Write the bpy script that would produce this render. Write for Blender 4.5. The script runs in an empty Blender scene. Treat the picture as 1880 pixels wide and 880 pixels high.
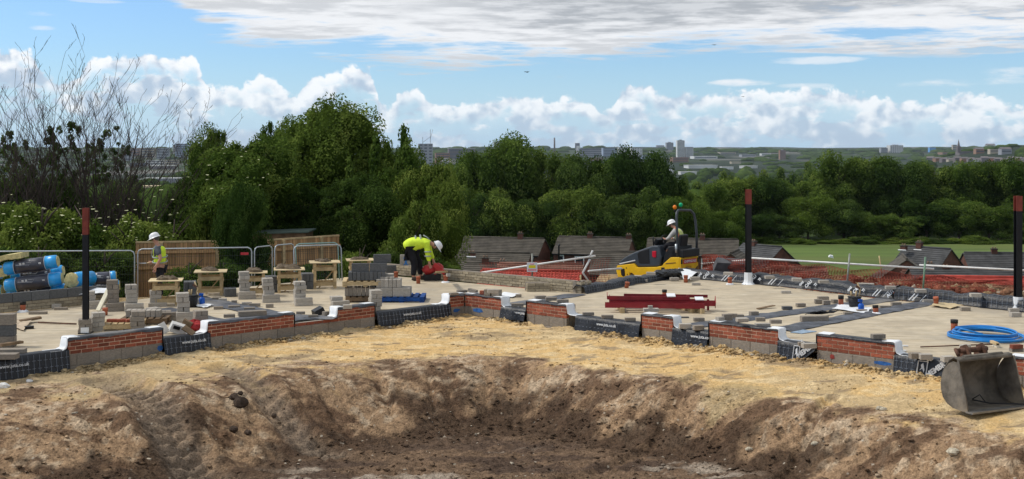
import bpy, bmesh, math, random
import numpy as np
from math import sin, cos, pi, radians, atan2, sqrt
from mathutils import Vector, Matrix, Euler
random.seed(7); np.random.seed(7)
S = bpy.context.scene
# ---------------------------------------------------------------- camera
F = 2200.0; H = 3.85                       # focal length in photo pixels, eye height above the slab
cam = bpy.data.cameras.new('camera'); camo = bpy.data.objects.new('camera', cam)
S.collection.objects.link(camo); S.camera = camo
camo.location = (0, 0, H); camo.rotation_euler = (radians(90), 0, 0)
cam.sensor_width = 36; cam.lens = 36 * F / 1880; cam.shift_y = -(440 - 275) / 1880
cam.clip_start = 0.1; cam.clip_end = 40000
# ---------------------------------------------------------------- light
SUN_DIR = Vector((-0.80, 0.12, 0.95)).normalized()
sun = bpy.data.lights.new('sun', 'SUN'); suno = bpy.data.objects.new('sun', sun)
S.collection.objects.link(suno); sun.energy = 2.4; sun.angle = radians(9); sun.color = (1.0, 0.95, 0.87)
suno.rotation_euler = SUN_DIR.to_track_quat('Z', 'Y').to_euler()
S.view_settings.view_transform = 'Standard'; S.view_settings.look = 'None'
S.view_settings.exposure = 0.12; S.view_settings.gamma = 1
S.cycles.use_denoising = True
S.cycles.max_bounces = 6; S.cycles.transparent_max_bounces = 8; S.cycles.volume_bounces = 0

# node maths as python expressions
class X:
    nt = None
    def __init__(s, sock): s.s = sock
    @staticmethod
    def op(o, *a, clamp=False):
        n = X.nt.nodes.new('ShaderNodeMath'); n.operation = o; n.use_clamp = clamp
        for i, v in enumerate(a):
            if isinstance(v, X): X.nt.links.new(v.s, n.inputs[i])
            else: n.inputs[i].default_value = v
        return X(n.outputs[0])
    def __add__(s, o): return X.op('ADD', s, o)
    __radd__ = __add__
    def __sub__(s, o): return X.op('SUBTRACT', s, o)
    def __rsub__(s, o): return X.op('SUBTRACT', o, s)
    def __mul__(s, o): return X.op('MULTIPLY', s, o)
    __rmul__ = __mul__
    def __truediv__(s, o): return X.op('DIVIDE', s, o)
def smooth(v, a, b):
    n = X.nt.nodes.new('ShaderNodeMapRange'); n.interpolation_type = 'SMOOTHSTEP'
    X.nt.links.new(v.s, n.inputs[0]); n.inputs[1].default_value = a; n.inputs[2].default_value = b
    return X(n.outputs[0])
def comb(a, b, c=0.0):
    n = X.nt.nodes.new('ShaderNodeCombineXYZ')
    for i, v in enumerate((a, b, c)):
        if isinstance(v, X): X.nt.links.new(v.s, n.inputs[i])
        else: n.inputs[i].default_value = v
    return n.outputs[0]
flat = True
def noise(vec, scale, detail=6, rough=0.55, dist=0.0):
    n = X.nt.nodes.new('ShaderNodeTexNoise'); n.noise_dimensions = '2D' if flat else '3D'; X.nt.links.new(vec, n.inputs['Vector'])
    n.inputs['Scale'].default_value = scale; n.inputs['Detail'].default_value = detail
    n.inputs['Roughness'].default_value = rough; n.inputs['Distortion'].default_value = dist
    return X(n.outputs[0])
def voro(vec, scale, detail=2.0, rough=0.5):
    n = X.nt.nodes.new('ShaderNodeTexVoronoi'); n.feature = 'F1'; n.voronoi_dimensions = '2D'; X.nt.links.new(vec, n.inputs['Vector'])
    n.inputs['Scale'].default_value = scale; n.inputs['Detail'].default_value = detail
    n.inputs['Roughness'].default_value = rough; n.normalize = True
    return X(n.outputs['Distance'])
def mixc(f, a, b):
    n = X.nt.nodes.new('ShaderNodeMix'); n.data_type = 'RGBA'
    if isinstance(f, X): X.nt.links.new(f.s, n.inputs[0])
    else: n.inputs[0].default_value = f
    for i, v in ((6, a), (7, b)):
        if isinstance(v, tuple): n.inputs[i].default_value = (*v, 1)
        else: X.nt.links.new(v, n.inputs[i])
    return n.outputs[2]
def curve(v, pts, lo, hi, ylo, yhi):
    """piecewise curve of v in [lo,hi] -> value, from (in,out) pairs"""
    n = X.nt.nodes.new('ShaderNodeFloatCurve'); c = n.mapping.curves[0]
    P_ = [((a - lo) / (hi - lo), (b - ylo) / (yhi - ylo)) for a, b in pts]
    while len(c.points) < len(P_): c.points.new(0.5, 0.5)
    for p, (a, b) in zip(c.points, P_): p.location = (a, b)
    n.mapping.update()
    t = (v - lo) * (1.0 / (hi - lo)); X.nt.links.new(t.s, n.inputs[1])
    return X(n.outputs[0]) * (yhi - ylo) + ylo

# ---------------------------------------------------------------- sky
W = bpy.data.worlds.new('World'); S.world = W; W.use_nodes = True
nt = W.node_tree; nt.nodes.clear(); X.nt = nt
out = nt.nodes.new('ShaderNodeOutputWorld'); bg = nt.nodes.new('ShaderNodeBackground')
bg.inputs[1].default_value = 0.1; nt.links.new(bg.outputs[0], out.inputs[0])
sky = nt.nodes.new('ShaderNodeTexSky'); sky.sky_type = 'NISHITA'; sky.sun_disc = False
sky.sun_elevation = math.asin(SUN_DIR.z); sky.sun_rotation = atan2(SUN_DIR.x, SUN_DIR.y)
sky.air_density = 1.0; sky.dust_density = 0.6; sky.ozone_density = 2.0; sky.altitude = 50
tc = nt.nodes.new('ShaderNodeTexCoord'); sep = nt.nodes.new('ShaderNodeSeparateXYZ')
nt.links.new(tc.outputs['Generated'], sep.inputs[0])
dx, dy, dz = (X(sep.outputs[i]) for i in range(3))
az = X.op('ARCTAN2', dx, dy); hor = X.op('SQRT', dx * dx + dy * dy); el = dz / X.op('MAXIMUM', hor, 0.001)
def AZ(px): return math.atan((px - 940) / F)
def EL(px, py): return (275 - py) / F * cos(AZ(px))
Q = comb(az, el * 1.15)                                  # angle on the sky
zc = X.op('MAXIMUM', dz, 0.0) + 0.035
PL = comb(dx / zc * 0.8, dy / zc)                            # a flat cloud deck seen from below
# cumulus line above the horizon
wq = noise(Q, 40, 3, 0.6); wq2 = noise(comb(az + 3.1, el * 1.15), 40, 3, 0.6)
QW = comb(az + (wq - 0.5) * 0.012, el * 1.15 + (wq2 - 0.5) * 0.012)
nz1 = noise(Q, 9, 4, 0.55); bil = voro(QW, 32, 2.0, 0.6); bil2 = voro(QW, 85, 1.0, 0.5); fine = noise(Q, 110, 5, 0.65)
tops = [(-150, 100), (0, 98), (45, 100), (85, 140), (130, 145), (165, 108), (230, 104), (355, 108), (385, 170), (430, 160), (490, 148), (540, 178), (556, 160), (620, 130), (680, 136), (712, 205), (735, 172), (765, 166), (790, 198), (850, 194), (950, 182), (1065, 186), (1115, 212), (1140, 168), (1180, 160), (1215, 178), (1300, 176), (1400, 172), (1520, 166), (1600, 176), (1660, 200), (1740, 188), (1790, 176), (1850, 192), (1960, 190)]
tp = curve(az, [(AZ(a), EL(a, b)) for a, b in tops], AZ(-150), AZ(1960), 0.0, 0.10)
edge = tp - el + (0.36 - bil) * 0.026 + (fine - 0.5) * 0.012 + (0.4 - bil2) * 0.010
m_cu = smooth(edge, -0.001, 0.004)
low = smooth(el, 0.030, 0.075)
gap = noise(comb(az * 1.0, el * 2.2), 16, 5, 0.6)
hole = smooth(gap + low * 0.05, 0.46, 0.57) * smooth(edge, 0.006, 0.022) * 0.9
m_cu = m_cu * (1.0 - hole)
off = comb(az + (wq - 0.5) * 0.012 - 0.006, el * 1.15 + (wq2 - 0.5) * 0.012 + 0.009)
lit = (voro(off, 32, 2.0, 0.6) - bil) * 1.5 + (nz1 - noise(comb(az - 0.006, el * 1.15 + 0.009), 9, 4, 0.55)) * 3.0 + (voro(off, 85, 1.0, 0.5) - bil2) * 0.55
bright = smooth(lit + 0.62 - smooth(edge, 0.004, 0.055) * 0.50 + (fine - 0.5) * 0.5, 0.10, 0.85)
c_cu = mixc(bright, (4.5, 5.55, 6.9), (9.3, 9.5, 9.75))
# small flat clouds
wis = noise(comb(az * 1.0, el * 4.5), 14, 6, 0.6)
def blob(px, py, rx, ry, k=1.0):
    a = (az - AZ(px)) * (F / rx); b = (el - EL(px, py)) * (F / ry)
    return smooth((wis - 0.5) * 2.6 - (a * a + b * b) + 0.6, 0.0, 0.8) * k
wm = blob(1365, 152, 75, 9)
for b in ((75, 25, 40, 8, .7), (80, 52, 30, 6, .6), (1730, 152, 110, 14, .8), (1850, 140, 90, 22, .95), (440, 72, 35, 8, .7), (590, 98, 50, 4, .45), (170, 2, 60, 4, .4), (1480, 158, 70, 7, .55), (1500, 112, 110, 9, .75)):
    wm = X.op('MAXIMUM', wm, blob(*b))
# high deck
dn = noise(PL, 0.9, 9, 0.58, 0.3); dn2 = noise(PL, 3.2, 7, 0.62)
edges = [(-9.0, .34), (AZ(-100), .30), (AZ(250), .16), (AZ(330), .118), (AZ(420), .094), (AZ(640), .082), (AZ(850), .075), (AZ(1080), .077), (AZ(1200), .088), (AZ(1420), .083), (AZ(1600), .080), (AZ(1900), .078), (1.0, .09), (3.2, .2)]
edges[0] = (-3.2, .25)
de = curve(az, edges, -3.2, 3.2, 0.0, 0.4)
m_dk = smooth(el - de + (dn - 0.5) * 0.075 + (dn2 - 0.5) * 0.035, -0.006, 0.011)
hole2 = smooth(dn2 * 0.6 + dn * 0.4, 0.53, 0.62) * smooth(az, AZ(1350), AZ(1800)) * (1.0 - smooth(el, .10, .14)) * 0.7
over = smooth(el, 0.5, 1.6) * smooth(dn, 0.52, 0.66) * 0.8
m_dk = m_dk * (1.0 - hole2) * (1.0 - over)
gy = smooth(el + (dn - 0.5) * 0.10 + (dn2 - 0.5) * 0.05, 0.088, 0.128) * smooth(az, AZ(500), AZ(1050))
gy = X.op('MAXIMUM', gy * (smooth(dn2, .36, .60) * .5 + .5), smooth((dn2 + dn) * 0.5, 0.44, 0.60) * 0.55)
c_dk = mixc(gy, (8.3, 8.5, 8.8), (4.2, 4.5, 4.9))
# haze toward the horizon
hz = 1.0 - smooth(el, -0.01, 0.085)
base = mixc(0.0, sky.outputs[0], (0, 0, 0))
nb = X.nt.nodes.new('ShaderNodeMix'); nb.data_type = 'RGBA'; nb.blend_type = 'MULTIPLY'; nb.inputs[0].default_value = 1
nt.links.new(sky.outputs[0], nb.inputs[6]); nb.inputs[7].default_value = (0.84, 1.10, 1.43, 1)
c0 = mixc(hz * 0.7, nb.outputs[2], (5.2, 7.6, 10.0))
c1 = mixc(m_cu * (1.0 - hz * 0.30), c0, c_cu)
c1 = mixc(wm * 0.85, c1, (8.6, 8.8, 9.1))
c2 = mixc(m_dk, c1, c_dk)
c2 = mixc(smooth(el, -0.05, -0.01), (1.2, 1.2, 1.0), c2)
nt.links.new(c2, bg.inputs[0])

flat = False
W.cycles.sampling_method = 'MANUAL'; W.cycles.sample_map_resolution = 512
# ---------------------------------------------------------------- helpers
def P(px, py, z=0.0):
    """the point at height z that a plumb measurement of the place gives for photo pixel (px, py)"""
    D = F * (H - z) / (py - 275); return Vector(((px - 940) / F * D, D, z))
def PD(px, py, D):
    """the point at distance D on the ray of photo pixel (px, py)"""
    return Vector(((px - 940) / F * D, D, H - (py - 275) / F * D))
COL = S.collection
def link(o, parent=None):
    COL.objects.link(o)
    if parent is not None: o.parent = parent
    return o
def tag(o, label=None, cat=None, group=None, kind=None):
    if label: o['label'] = label
    if cat: o['category'] = cat
    if group: o['group'] = group
    if kind: o['kind'] = kind
    return o
def thing(name, label, cat, loc=(0, 0, 0), rz=0.0, group=None):
    o = bpy.data.objects.new(name, None); o.location = loc; o.rotation_euler = (0, 0, rz); o.empty_display_size = 0.2
    link(o); return tag(o, label, cat, group)
def obj(name, me, parent=None, loc=(0, 0, 0), rot=(0, 0, 0), sc=(1, 1, 1), m=None):
    o = bpy.data.objects.new(name, me); o.location = loc; o.rotation_euler = rot if not isinstance(rot, float) else (0, 0, rot); o.scale = sc
    if m is not None and not me.materials: me.materials.append(m)
    return link(o, parent)
def RZ(a): return Matrix.Rotation(a, 3, 'Z')
class MB:
    def __init__(s): s.v = []; s.f = []; s.sm = []; s.mi = []; s.cur = 0
    def add(s, vs, fs, sm=False):
        n = len(s.v); s.v += [tuple(p) for p in vs]; s.f += [tuple(i + n for i in f) for f in fs]; s.sm += [sm] * len(fs); s.mi += [s.cur] * len(fs)
        return s
    def box(s, c, d, rot=None, taper=1.0):
        c = Vector(c); vs = []
        for z in (-.5, .5):
            k = taper if z > 0 else 1
            for x, y in ((-.5, -.5), (.5, -.5), (.5, .5), (-.5, .5)):
                p = Vector((x * d[0] * k, y * d[1] * k, z * d[2]))
                if rot is not None: p = rot @ p
                vs.append(c + p)
        return s.add(vs, [(3, 2, 1, 0), (4, 5, 6, 7), (0, 1, 5, 4), (1, 2, 6, 5), (2, 3, 7, 6), (3, 0, 4, 7)])
    def tube(s, pts, r, n=8, closed=False, cap=True, sm=True):
        pts = [Vector(p) for p in pts]; rs = r if isinstance(r, (list, tuple)) else [r] * len(pts)
        vs = []; fs = []; N = len(pts); up = None
        for i, p in enumerate(pts):
            a = pts[(i - 1) % N] if (i > 0 or closed) else p; b = pts[(i + 1) % N] if (i < N - 1 or closed) else p
            t = (b - a).normalized()
            if up is None: up = t.orthogonal().normalized()
            up = (up - t * up.dot(t)); up = up.normalized() if up.length > 1e-6 else t.orthogonal().normalized()
            w = t.cross(up)
            for k in range(n):
                an = 2 * pi * k / n; vs.append(p + (up * cos(an) + w * sin(an)) * rs[i])
        for i in range(N if closed else N - 1):
            j = (i + 1) % N
            for k in range(n):
                k2 = (k + 1) % n; fs.append((i * n + k, i * n + k2, j * n + k2, j * n + k))
        s.add(vs, fs, sm)
        if cap and not closed:
            o = len(s.v) - len(vs); s.f += [tuple(o + k for k in range(n))[::-1], tuple(o + (N - 1) * n + k for k in range(n))]; s.sm += [False] * 2; s.mi += [s.cur] * 2
        return s
    def cyl(s, p0, p1, r0, r1=None, n=12, sm=True): return s.tube([p0, p1], [r0, r0 if r1 is None else r1], n, sm=sm)
    def prism(s, prof, d0, d1, fn=lambda u, w, y: (u, y, w)):
        """outline in (u, w) pushed from depth d0 to d1"""
        n = len(prof); vs = [fn(u, w, d0) for u, w in prof] + [fn(u, w, d1) for u, w in prof]
        fs = [tuple(range(n)), tuple(range(n, 2 * n))[::-1]] + [(i, i + n, (i + 1) % n + n, (i + 1) % n) for i in range(n)]
        return s.add(vs, fs)
    def ball(s, c, r, n=10, m=7, sc=(1, 1, 1), jit=0.0, z0=-1.0):
        vs = []; fs = []; c = Vector(c)
        for i in range(m + 1):
            t = pi * i / m
            for k in range(n):
                a = 2 * pi * k / n; q = 1 + random.uniform(-jit, jit)
                vs.append((c.x + r * sc[0] * sin(t) * cos(a) * q, c.y + r * sc[1] * sin(t) * sin(a) * q, c.z + r * sc[2] * max(cos(t), z0) * q))
        for i in range(m):
            for k in range(n): fs.append((i * n + k, (i + 1) * n + k, (i + 1) * n + (k + 1) % n, i * n + (k + 1) % n))
        return s.add(vs, fs, jit < 0.02)
    def mesh(s, name, mats):
        me = bpy.data.meshes.new(name); me.from_pydata(s.v, [], s.f)
        for m in (mats if isinstance(mats, (list, tuple)) else [mats]): me.materials.append(m)
        me.polygons.foreach_set('use_smooth', s.sm); me.polygons.foreach_set('material_index', s.mi); me.update()
        bm = bmesh.new(); bm.from_mesh(me); bmesh.ops.recalc_face_normals(bm, faces=bm.faces); bm.to_mesh(me); bm.free()
        return me
    def build(s, name, mats, parent=None, loc=(0, 0, 0), rot=(0, 0, 0), bevel=0):
        o = obj(name, s.mesh(name, mats), parent, loc, rot)
        if bevel:
            b = o.modifiers.new('b', 'BEVEL'); b.width = bevel; b.segments = 2; b.limit_method = 'ANGLE'
        return o
MATS = {}
def mat(name, col, rough=0.85, var=0.25, scale=6.0, bump=0.15, metal=0.0, col2=None, rnd=0.12, stretch=(1, 1, 1), spec=0.3, detail=6, dist=0.02, alpha=None, dirt=None):
    """procedural surface: noise-mottled colour, per-object tint, fine relief"""
    if name in MATS: return MATS[name]
    m = bpy.data.materials.new(name); m.use_nodes = True; t = m.node_tree; X.nt = t
    b = t.nodes['Principled BSDF']; b.inputs['Roughness'].default_value = rough; b.inputs['Metallic'].default_value = metal
    b.inputs['Specular IOR Level'].default_value = spec
    tcn = t.nodes.new('ShaderNodeTexCoord'); mp = t.nodes.new('ShaderNodeMapping'); mp.inputs['Scale'].default_value = stretch
    oi = t.nodes.new('ShaderNodeObjectInfo'); rv = X(oi.outputs['Random'])
    t.links.new(tcn.outputs['Object'], mp.inputs[0]); off = comb(rv * 37.0, rv * 11.0, rv * 71.0); t.links.new(off, mp.inputs['Location'])
    nn = noise(mp.outputs[0], scale, detail, 0.6); k = smooth(nn, 0.32, 0.68)
    c2 = col2 if col2 else tuple(c * (1 + var) for c in col)
    c1 = col if col2 else tuple(c * (1 - var) for c in col)
    c = mixc(k, c1, c2)
    if dirt:
        n2 = noise(mp.outputs[0], scale * 0.35, 4, 0.6); c = mixc(smooth(n2, 0.5, 0.72) * dirt[1], c, dirt[0])
    hs = t.nodes.new('ShaderNodeHueSaturation'); t.links.new(c, hs.inputs['Color'])
    v = (rv - 0.5) * (2 * rnd) + 1.0; t.links.new(v.s, hs.inputs['Value']); t.links.new(hs.outputs[0], b.inputs['Base Color'])
    if bump:
        bn = t.nodes.new('ShaderNodeBump'); bn.inputs['Strength'].default_value = bump; bn.inputs['Distance'].default_value = dist
        n3 = noise(mp.outputs[0], scale * 4, 4, 0.6); t.links.new(n3.s, bn.inputs['Height']); t.links.new(bn.outputs[0], b.inputs['Normal'])
    MATS[name] = m; return m
# numpy value noise
def _h(ix, iy, seed):
    a = (ix.astype(np.int64) * 374761393 + iy.astype(np.int64) * 668265263 + seed * 1442695041) & 0x7fffffff
    a = ((a ^ (a >> 13)) * 1274126177) & 0x7fffffff; a = (a ^ (a >> 16)) & 0xffff
    return a / 65535.0
def vnoise(x, y, seed=0):
    ix = np.floor(x); iy = np.floor(y); fx = x - ix; fy = y - iy; fx = fx * fx * (3 - 2 * fx); fy = fy * fy * (3 - 2 * fy)
    a = _h(ix, iy, seed); b = _h(ix + 1, iy, seed); c = _h(ix, iy + 1, seed); d = _h(ix + 1, iy + 1, seed)
    return (a * (1 - fx) + b * fx) * (1 - fy) + (c * (1 - fx) + d * fx) * fy
def fbm(x, y, sc, oct=4, seed=0, gain=0.5):
    r = 0; a = 1; n = 0
    for o in range(oct): r = r + a * vnoise(x * sc + 17.3 * o, y * sc - 9.1 * o, seed + o); n += a; a *= gain; sc *= 2.03
    return r / n
def sstep(v, a, b):
    t = np.clip((v - a) / (b - a), 0, 1); return t * t * (3 - 2 * t)
# ================================================================ GROUND (one sheet to the horizon)
def spaced(lo, hi, step, far_lo, far_hi, g=1.09, s0=None):
    a = list(np.arange(lo, hi, step)); d = step; x = a[-1]
    while x < far_hi: d *= g; x += d; a.append(x)
    d = step; x = lo; b = []
    while x > far_lo: d *= g; x -= d; b.append(x)
    return np.array(b[::-1] + a)
gx = spaced(-11.5, 11.5, 0.05, -14000, 14000); gy = spaced(15.2, 30.5, 0.05, -400, 14000)
_rx = [-14, -10, -8.5, -6.3, -4.7, -2.6, 0, 3, 5, 7.5, 10, 14]
_rim = [19.5, 20.2, 20.7, 21.7, 23.2, 24.5, 24.8, 22.8, 20.7, 18.2, 16.2, 14]
_flo = [15.0, 16.0, 16.8, 17.9, 19.9, 22.1, 22.9, 20.9, 18.7, 15.9, 13.6, 12]
_fz = [-1.1, -1.3, -1.35, -1.45, -1.5, -1.5, -1.5, -1.45, -1.3, -1.15, -1.0, -1.0]
_rz = [-.45, -.45, -.45, -.45, -.45, -.45, -.45, -.5, -.52, -.5, -.45, -.45]
TRACKS = [  # wheel ruts: polyline (x, y), half width, depth
    ([(-7.3, 21.9), (-6.35, 21.2), (-5.9, 20.4), (-5.0, 19.4), (-3.9, 18.9)], .42, .16),
    ([(-5.6, 23.4), (-4.6, 22.3), (-3.9, 21.6), (-3.1, 21.0)], .30, .10),
    ([(3.6, 22.9), (2.6, 21.4), (1.4, 19.8), (.4, 19.0)], .13, .07),
    ([(5.6, 20.9), (4.7, 19.6), (3.8, 18.3)], .12, .09), ([(8.3, 18.0), (7.2, 17.2), (6.2, 16.6)], .14, .09)]
def track_d(x, y, pl):
    best = np.full(x.shape, 1e9); along = np.zeros(x.shape); L = 0
    for (x0, y0), (x1, y1) in zip(pl, pl[1:]):
        l = math.hypot(x1 - x0, y1 - y0); t = np.clip(((x - x0) * (x1 - x0) + (y - y0) * (y1 - y0)) / l ** 2, 0, 1)
        d = np.hypot(x - x0 - t * (x1 - x0), y - y0 - t * (y1 - y0)); m = d < best
        best = np.where(m, d, best); along = np.where(m, L + t * l, along); L += l
    return best, along
FAR_Y = [0, 38, 260, 420, 700, 1200, 2000, 3200, 5000, 7000, 9000, 14000]
FAR_Z = [-.35, -.35, -12, -20, -34, -46, -48, -42, -26, 2, 14, 14]
def ground_z(x, y):
    x = np.asarray(x, float); y = np.asarray(y, float)
    wob = (fbm(x, y, .5, 3, 3) - .5) * .7 + (fbm(x, y, 2.2, 3, 5) - .5) * .3
    rim = np.interp(x, _rx, _rim) + wob; flo = np.minimum(np.interp(x, _rx, _flo) + wob * .6, rim - .5)
    fz = np.interp(x, _rx, _fz); rz = np.interp(x, _rx, _rz)
    near = np.abs(x) < 40
    z = np.where(y > rim, rz + (-.32 - rz) * sstep(y, rim, rim + 3.5), 0)
    t = np.clip((rim - y) / (rim - flo), 0, 1); t = t ** 1.15; t = t * t * (3 - 2 * t) * .5 + t * .5
    z = np.where(y <= rim, rz + (fz - rz) * t, z)
    lump = sstep(t, .15, .6) * (y < 31)
    z = z + ((fbm(x, y, 1.3, 4, 11) - .5) * .05 + (fbm(x, y, 5, 4, 12, .6) - .5) * .085) * lump
    rough = np.clip(fbm(x, y, 2.5, 3, 21) - .45, 0, 1) * 4
    z = z + (vnoise(x * 9, y * 9, 31) - .5) * .05 * lump * (0.35 + rough) + (np.abs(vnoise(x * 13, y * 13, 33) - .5) - .25) * .09 * lump
    z = z + ((fbm(x, y, 1.1, 4, 14) - .5) * .07 + (fbm(x, y * 2.2, 6, 3, 15) - .5) * .035) * (y > rim) * (y < 31)
    # scrape marks of the digging bucket down the bank
    ra = np.arctan2(x - .2, np.maximum(y - 16.5, .5)) + .06 * fbm(x, y, .8, 2, 76); rr_ = np.hypot(x - .2, y - 16.5)
    z = z - (np.maximum(0, vnoise(ra * 34, rr_ * .55, 77) - .6) * .20 + np.maximum(0, vnoise(ra * 120, rr_ * .8, 74) - .5) * .11) * np.exp(-((t - .45) / .38) ** 2) * (t > -.2) * (y < 31)
    # flat ripped layers in the bank
    z = z + .05 * np.sin(y * 34 + 6 * fbm(x, y, .7, 2, 78) + 2 * vnoise(x * 4, y, 73)) * sstep(fbm(x, y, .7, 2, 79), .46, .58) * np.exp(-((t - .45) / .3) ** 2)
    for pl, hw, dp in TRACKS:
        d, al = track_d(x, y, pl)
        z = z - dp * np.exp(-(d / hw) ** 4) * (1 - .38 * np.sin(al * 26 + 5 * d)) + dp * .45 * np.exp(-((d - hw * 1.45) / (hw * .35)) ** 2)
    # small spill of sand along the foot of the walls
    w = np.minimum(np.abs((x - CX) * NR[0] + (y - CY) * NR[1]) + 9 * (x < CX - .3), np.abs((x - CX) * NL[0] + (y - CY) * NL[1]) + 9 * (x > CX + .3))
    z = z + np.exp(-(w / .28) ** 2) * (fbm(x, y, 4.5, 4, 41) - .36) * .20 * (y < 31) 
    # up to the camera's own bank
    z = np.where(y < 13, fz + (2.0 - fz) * sstep(13 - y, 0, 12), z)
    # level site behind, then the hill falls away
    zs = -.34 + (fbm(x, y, .8, 3, 51) - .5) * .12 - .62 * sstep(y, 31.6, 33.4) * sstep(-x, 3.2, 5.0) + .36 * sstep(-x, 8.3, 8.8) * sstep(y, 28.0, 28.6) * (1 - sstep(y, 31.0, 32.2))
    zs = zs + sstep(x, 5.2, 7.5) * (.28 + .55 * (fbm(x, y, .55, 3, 53) - .42)) * np.exp(-((y - np.interp(x, [5, 8, 12, 20], [38.5, 37, 33.5, 30])) / 1.3) ** 2) + (vnoise(x * 5, y * 5, 54) - .5) * .09 * sstep(x, 5, 6)
    z = np.where((y > 31) | (np.abs(x) > 16), np.where(y < 13, z, zs), z)
    edge = np.interp(x, [-60, -8, -4, -1.5, 1.5, 2.4, 3.0, 7, 12, 20, 60], [62, 56, 40.5, 37.3, 35.4, 36.4, 40.3, 41.5, 39, 34.5, 34])
    zf = -3.2 * sstep(y, edge, edge + 5) - 8.8 * sstep(y, edge + 3, edge + 44)
    z = np.where(y > edge, zs + zf, z)
    far = np.interp(y, FAR_Y, FAR_Z)
    r = np.clip((x / np.maximum(y, 1) - .30) / .12, 0, 1); r = r * r * (3 - 2 * r)
    far = far + 58 * r * np.exp(-((y - 2900) / 900) ** 2) + np.where(y > 600, (fbm(x, y, 1 / 900, 4, 61) - .5) * np.interp(y, [600, 2500, 9000], [4, 16, 46]), 0)
    z = np.where(y > 230, far + (z + 12) * 0, z)
    return z
C0 = Vector((-1.19, 30.1, 0)); CX, CY = C0.x, C0.y
DL = Vector((-.714, -.700, 0)); DR = Vector((.735, -.678, 0))       # along the two fronts, from the inner corner
NL = Vector((-.700, .714, 0)); NR = Vector((.678, .735, 0))         # inward, away from the pit
GX, GY = np.meshgrid(gx, gy); GZ = ground_z(GX, GY)
# soil colours (kinds of earth, not light)
def mixn(a, b, t): return a * (1 - t[..., None]) + np.array(b) * t[..., None]
wob = (fbm(GX, GY, .5, 3, 3) - .5) * .7 + (fbm(GX, GY, 2.2, 3, 5) - .5) * .3
rimN = np.interp(GX, _rx, _rim) + wob; floN = np.minimum(np.interp(GX, _rx, _flo) + wob * .6, rimN - .5)
tt = (rimN - GY) / (rimN - floN)
n1 = fbm(GX, GY, .7, 5, 101, .6); n2 = fbm(GX, GY, 2.4, 4, 102, .6); n3 = fbm(GX * .5, GY, 5, 4, 103, .65)
col = np.zeros(GX.shape + (3,)); col[:] = (.64, .43, .19)
col = mixn(col, (.50, .375, .21), sstep(n1, .5, .62) * .8); col = mixn(col, (.72, .55, .31), sstep(n3, .50, .66) * .8)
col = mixn(col, (.26, .19, .12), sstep(fbm(GX * .45, GY, 3.1, 4, 109, .6), .60, .68) * .75)
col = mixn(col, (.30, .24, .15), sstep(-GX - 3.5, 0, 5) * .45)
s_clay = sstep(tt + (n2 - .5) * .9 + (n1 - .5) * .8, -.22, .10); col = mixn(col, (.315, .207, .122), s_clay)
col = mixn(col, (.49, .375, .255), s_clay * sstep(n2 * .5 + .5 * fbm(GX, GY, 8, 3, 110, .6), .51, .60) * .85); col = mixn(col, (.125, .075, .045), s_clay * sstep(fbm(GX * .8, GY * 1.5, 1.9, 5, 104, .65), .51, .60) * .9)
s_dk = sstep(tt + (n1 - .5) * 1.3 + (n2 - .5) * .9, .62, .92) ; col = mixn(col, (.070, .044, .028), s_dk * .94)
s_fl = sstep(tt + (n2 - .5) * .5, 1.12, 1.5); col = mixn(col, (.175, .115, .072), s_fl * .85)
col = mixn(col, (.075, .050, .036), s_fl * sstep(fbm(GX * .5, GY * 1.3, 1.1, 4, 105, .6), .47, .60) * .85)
col = mixn(col, (.36, .30, .235), s_fl * sstep(fbm(GX * .35, GY * 1.4, 1.6, 5, 106, .62), .55, .66) * .8)
col = mixn(col, (.40, .30, .15), sstep(-((GX - 4.1) ** 2 / .6 + (GY - 21.6) ** 2 / .5) + n2 * 1.2, -.6, .1) * .6)
for pl, hw, dp in TRACKS[:2]:
    d, al = track_d(GX, GY, pl); col = mixn(col, (.24, .185, .135), np.exp(-(d / hw) ** 4) * .7)
back = sstep(GY, 30.5, 32) ; back = np.maximum(back, sstep(np.abs(GX), 15, 18)); col = mixn(col, (.19, .135, .09), back * (.5 + n1 * .4)); col = mixn(col, (.21, .070, .042), back * sstep(GX, 4.5, 6) * sstep(fbm(GX, GY, 2.5, 4, 111), .36, .5) * (1 - .6 * sstep(GX - .3 * GY, 2, 5)))
g_ = sstep(GY, 40, 46); col = mixn(col, (.045, .075, .018), g_)
farc = sstep(GY, 240, 300); nf = fbm(GX, GY, 1 / 180, 4, 107, .6); nf2 = vnoise(GX / 260 + 5, GY / 420, 108)
cf = mixn(np.zeros(GX.shape + (3,)) + np.array((.020, .033, .018)), (.055, .080, .032), sstep(nf, .54, .66) * .7)
cf = mixn(cf, (.20, .19, .17), sstep(nf2, .74, .8) * sstep(GY, 1200, 2000) * .8)
col = col * (1 - farc[..., None]) + cf * farc[..., None]
me = bpy.data.meshes.new('ground'); nx, ny = len(gx), len(gy)
me.vertices.add(nx * ny); me.vertices.foreach_set('co', np.stack([GX, GY, GZ], -1).astype(np.float32).ravel())
ii = np.arange((ny - 1) * (nx - 1)); r_, c_ = ii // (nx - 1), ii % (nx - 1); a_ = r_ * nx + c_
quads = np.stack([a_, a_ + 1, a_ + nx + 1, a_ + nx], -1).astype(np.int32)
me.loops.add(quads.size); me.loops.foreach_set('vertex_index', quads.ravel()); me.polygons.add(len(quads))
me.polygons.foreach_set('loop_start', (np.arange(len(quads)) * 4).astype(np.int32)); me.polygons.foreach_set('loop_total', np.full(len(quads), 4, np.int32))
me.polygons.foreach_set('use_smooth', np.ones(len(quads), bool)); me.update(calc_edges=True)
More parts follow.
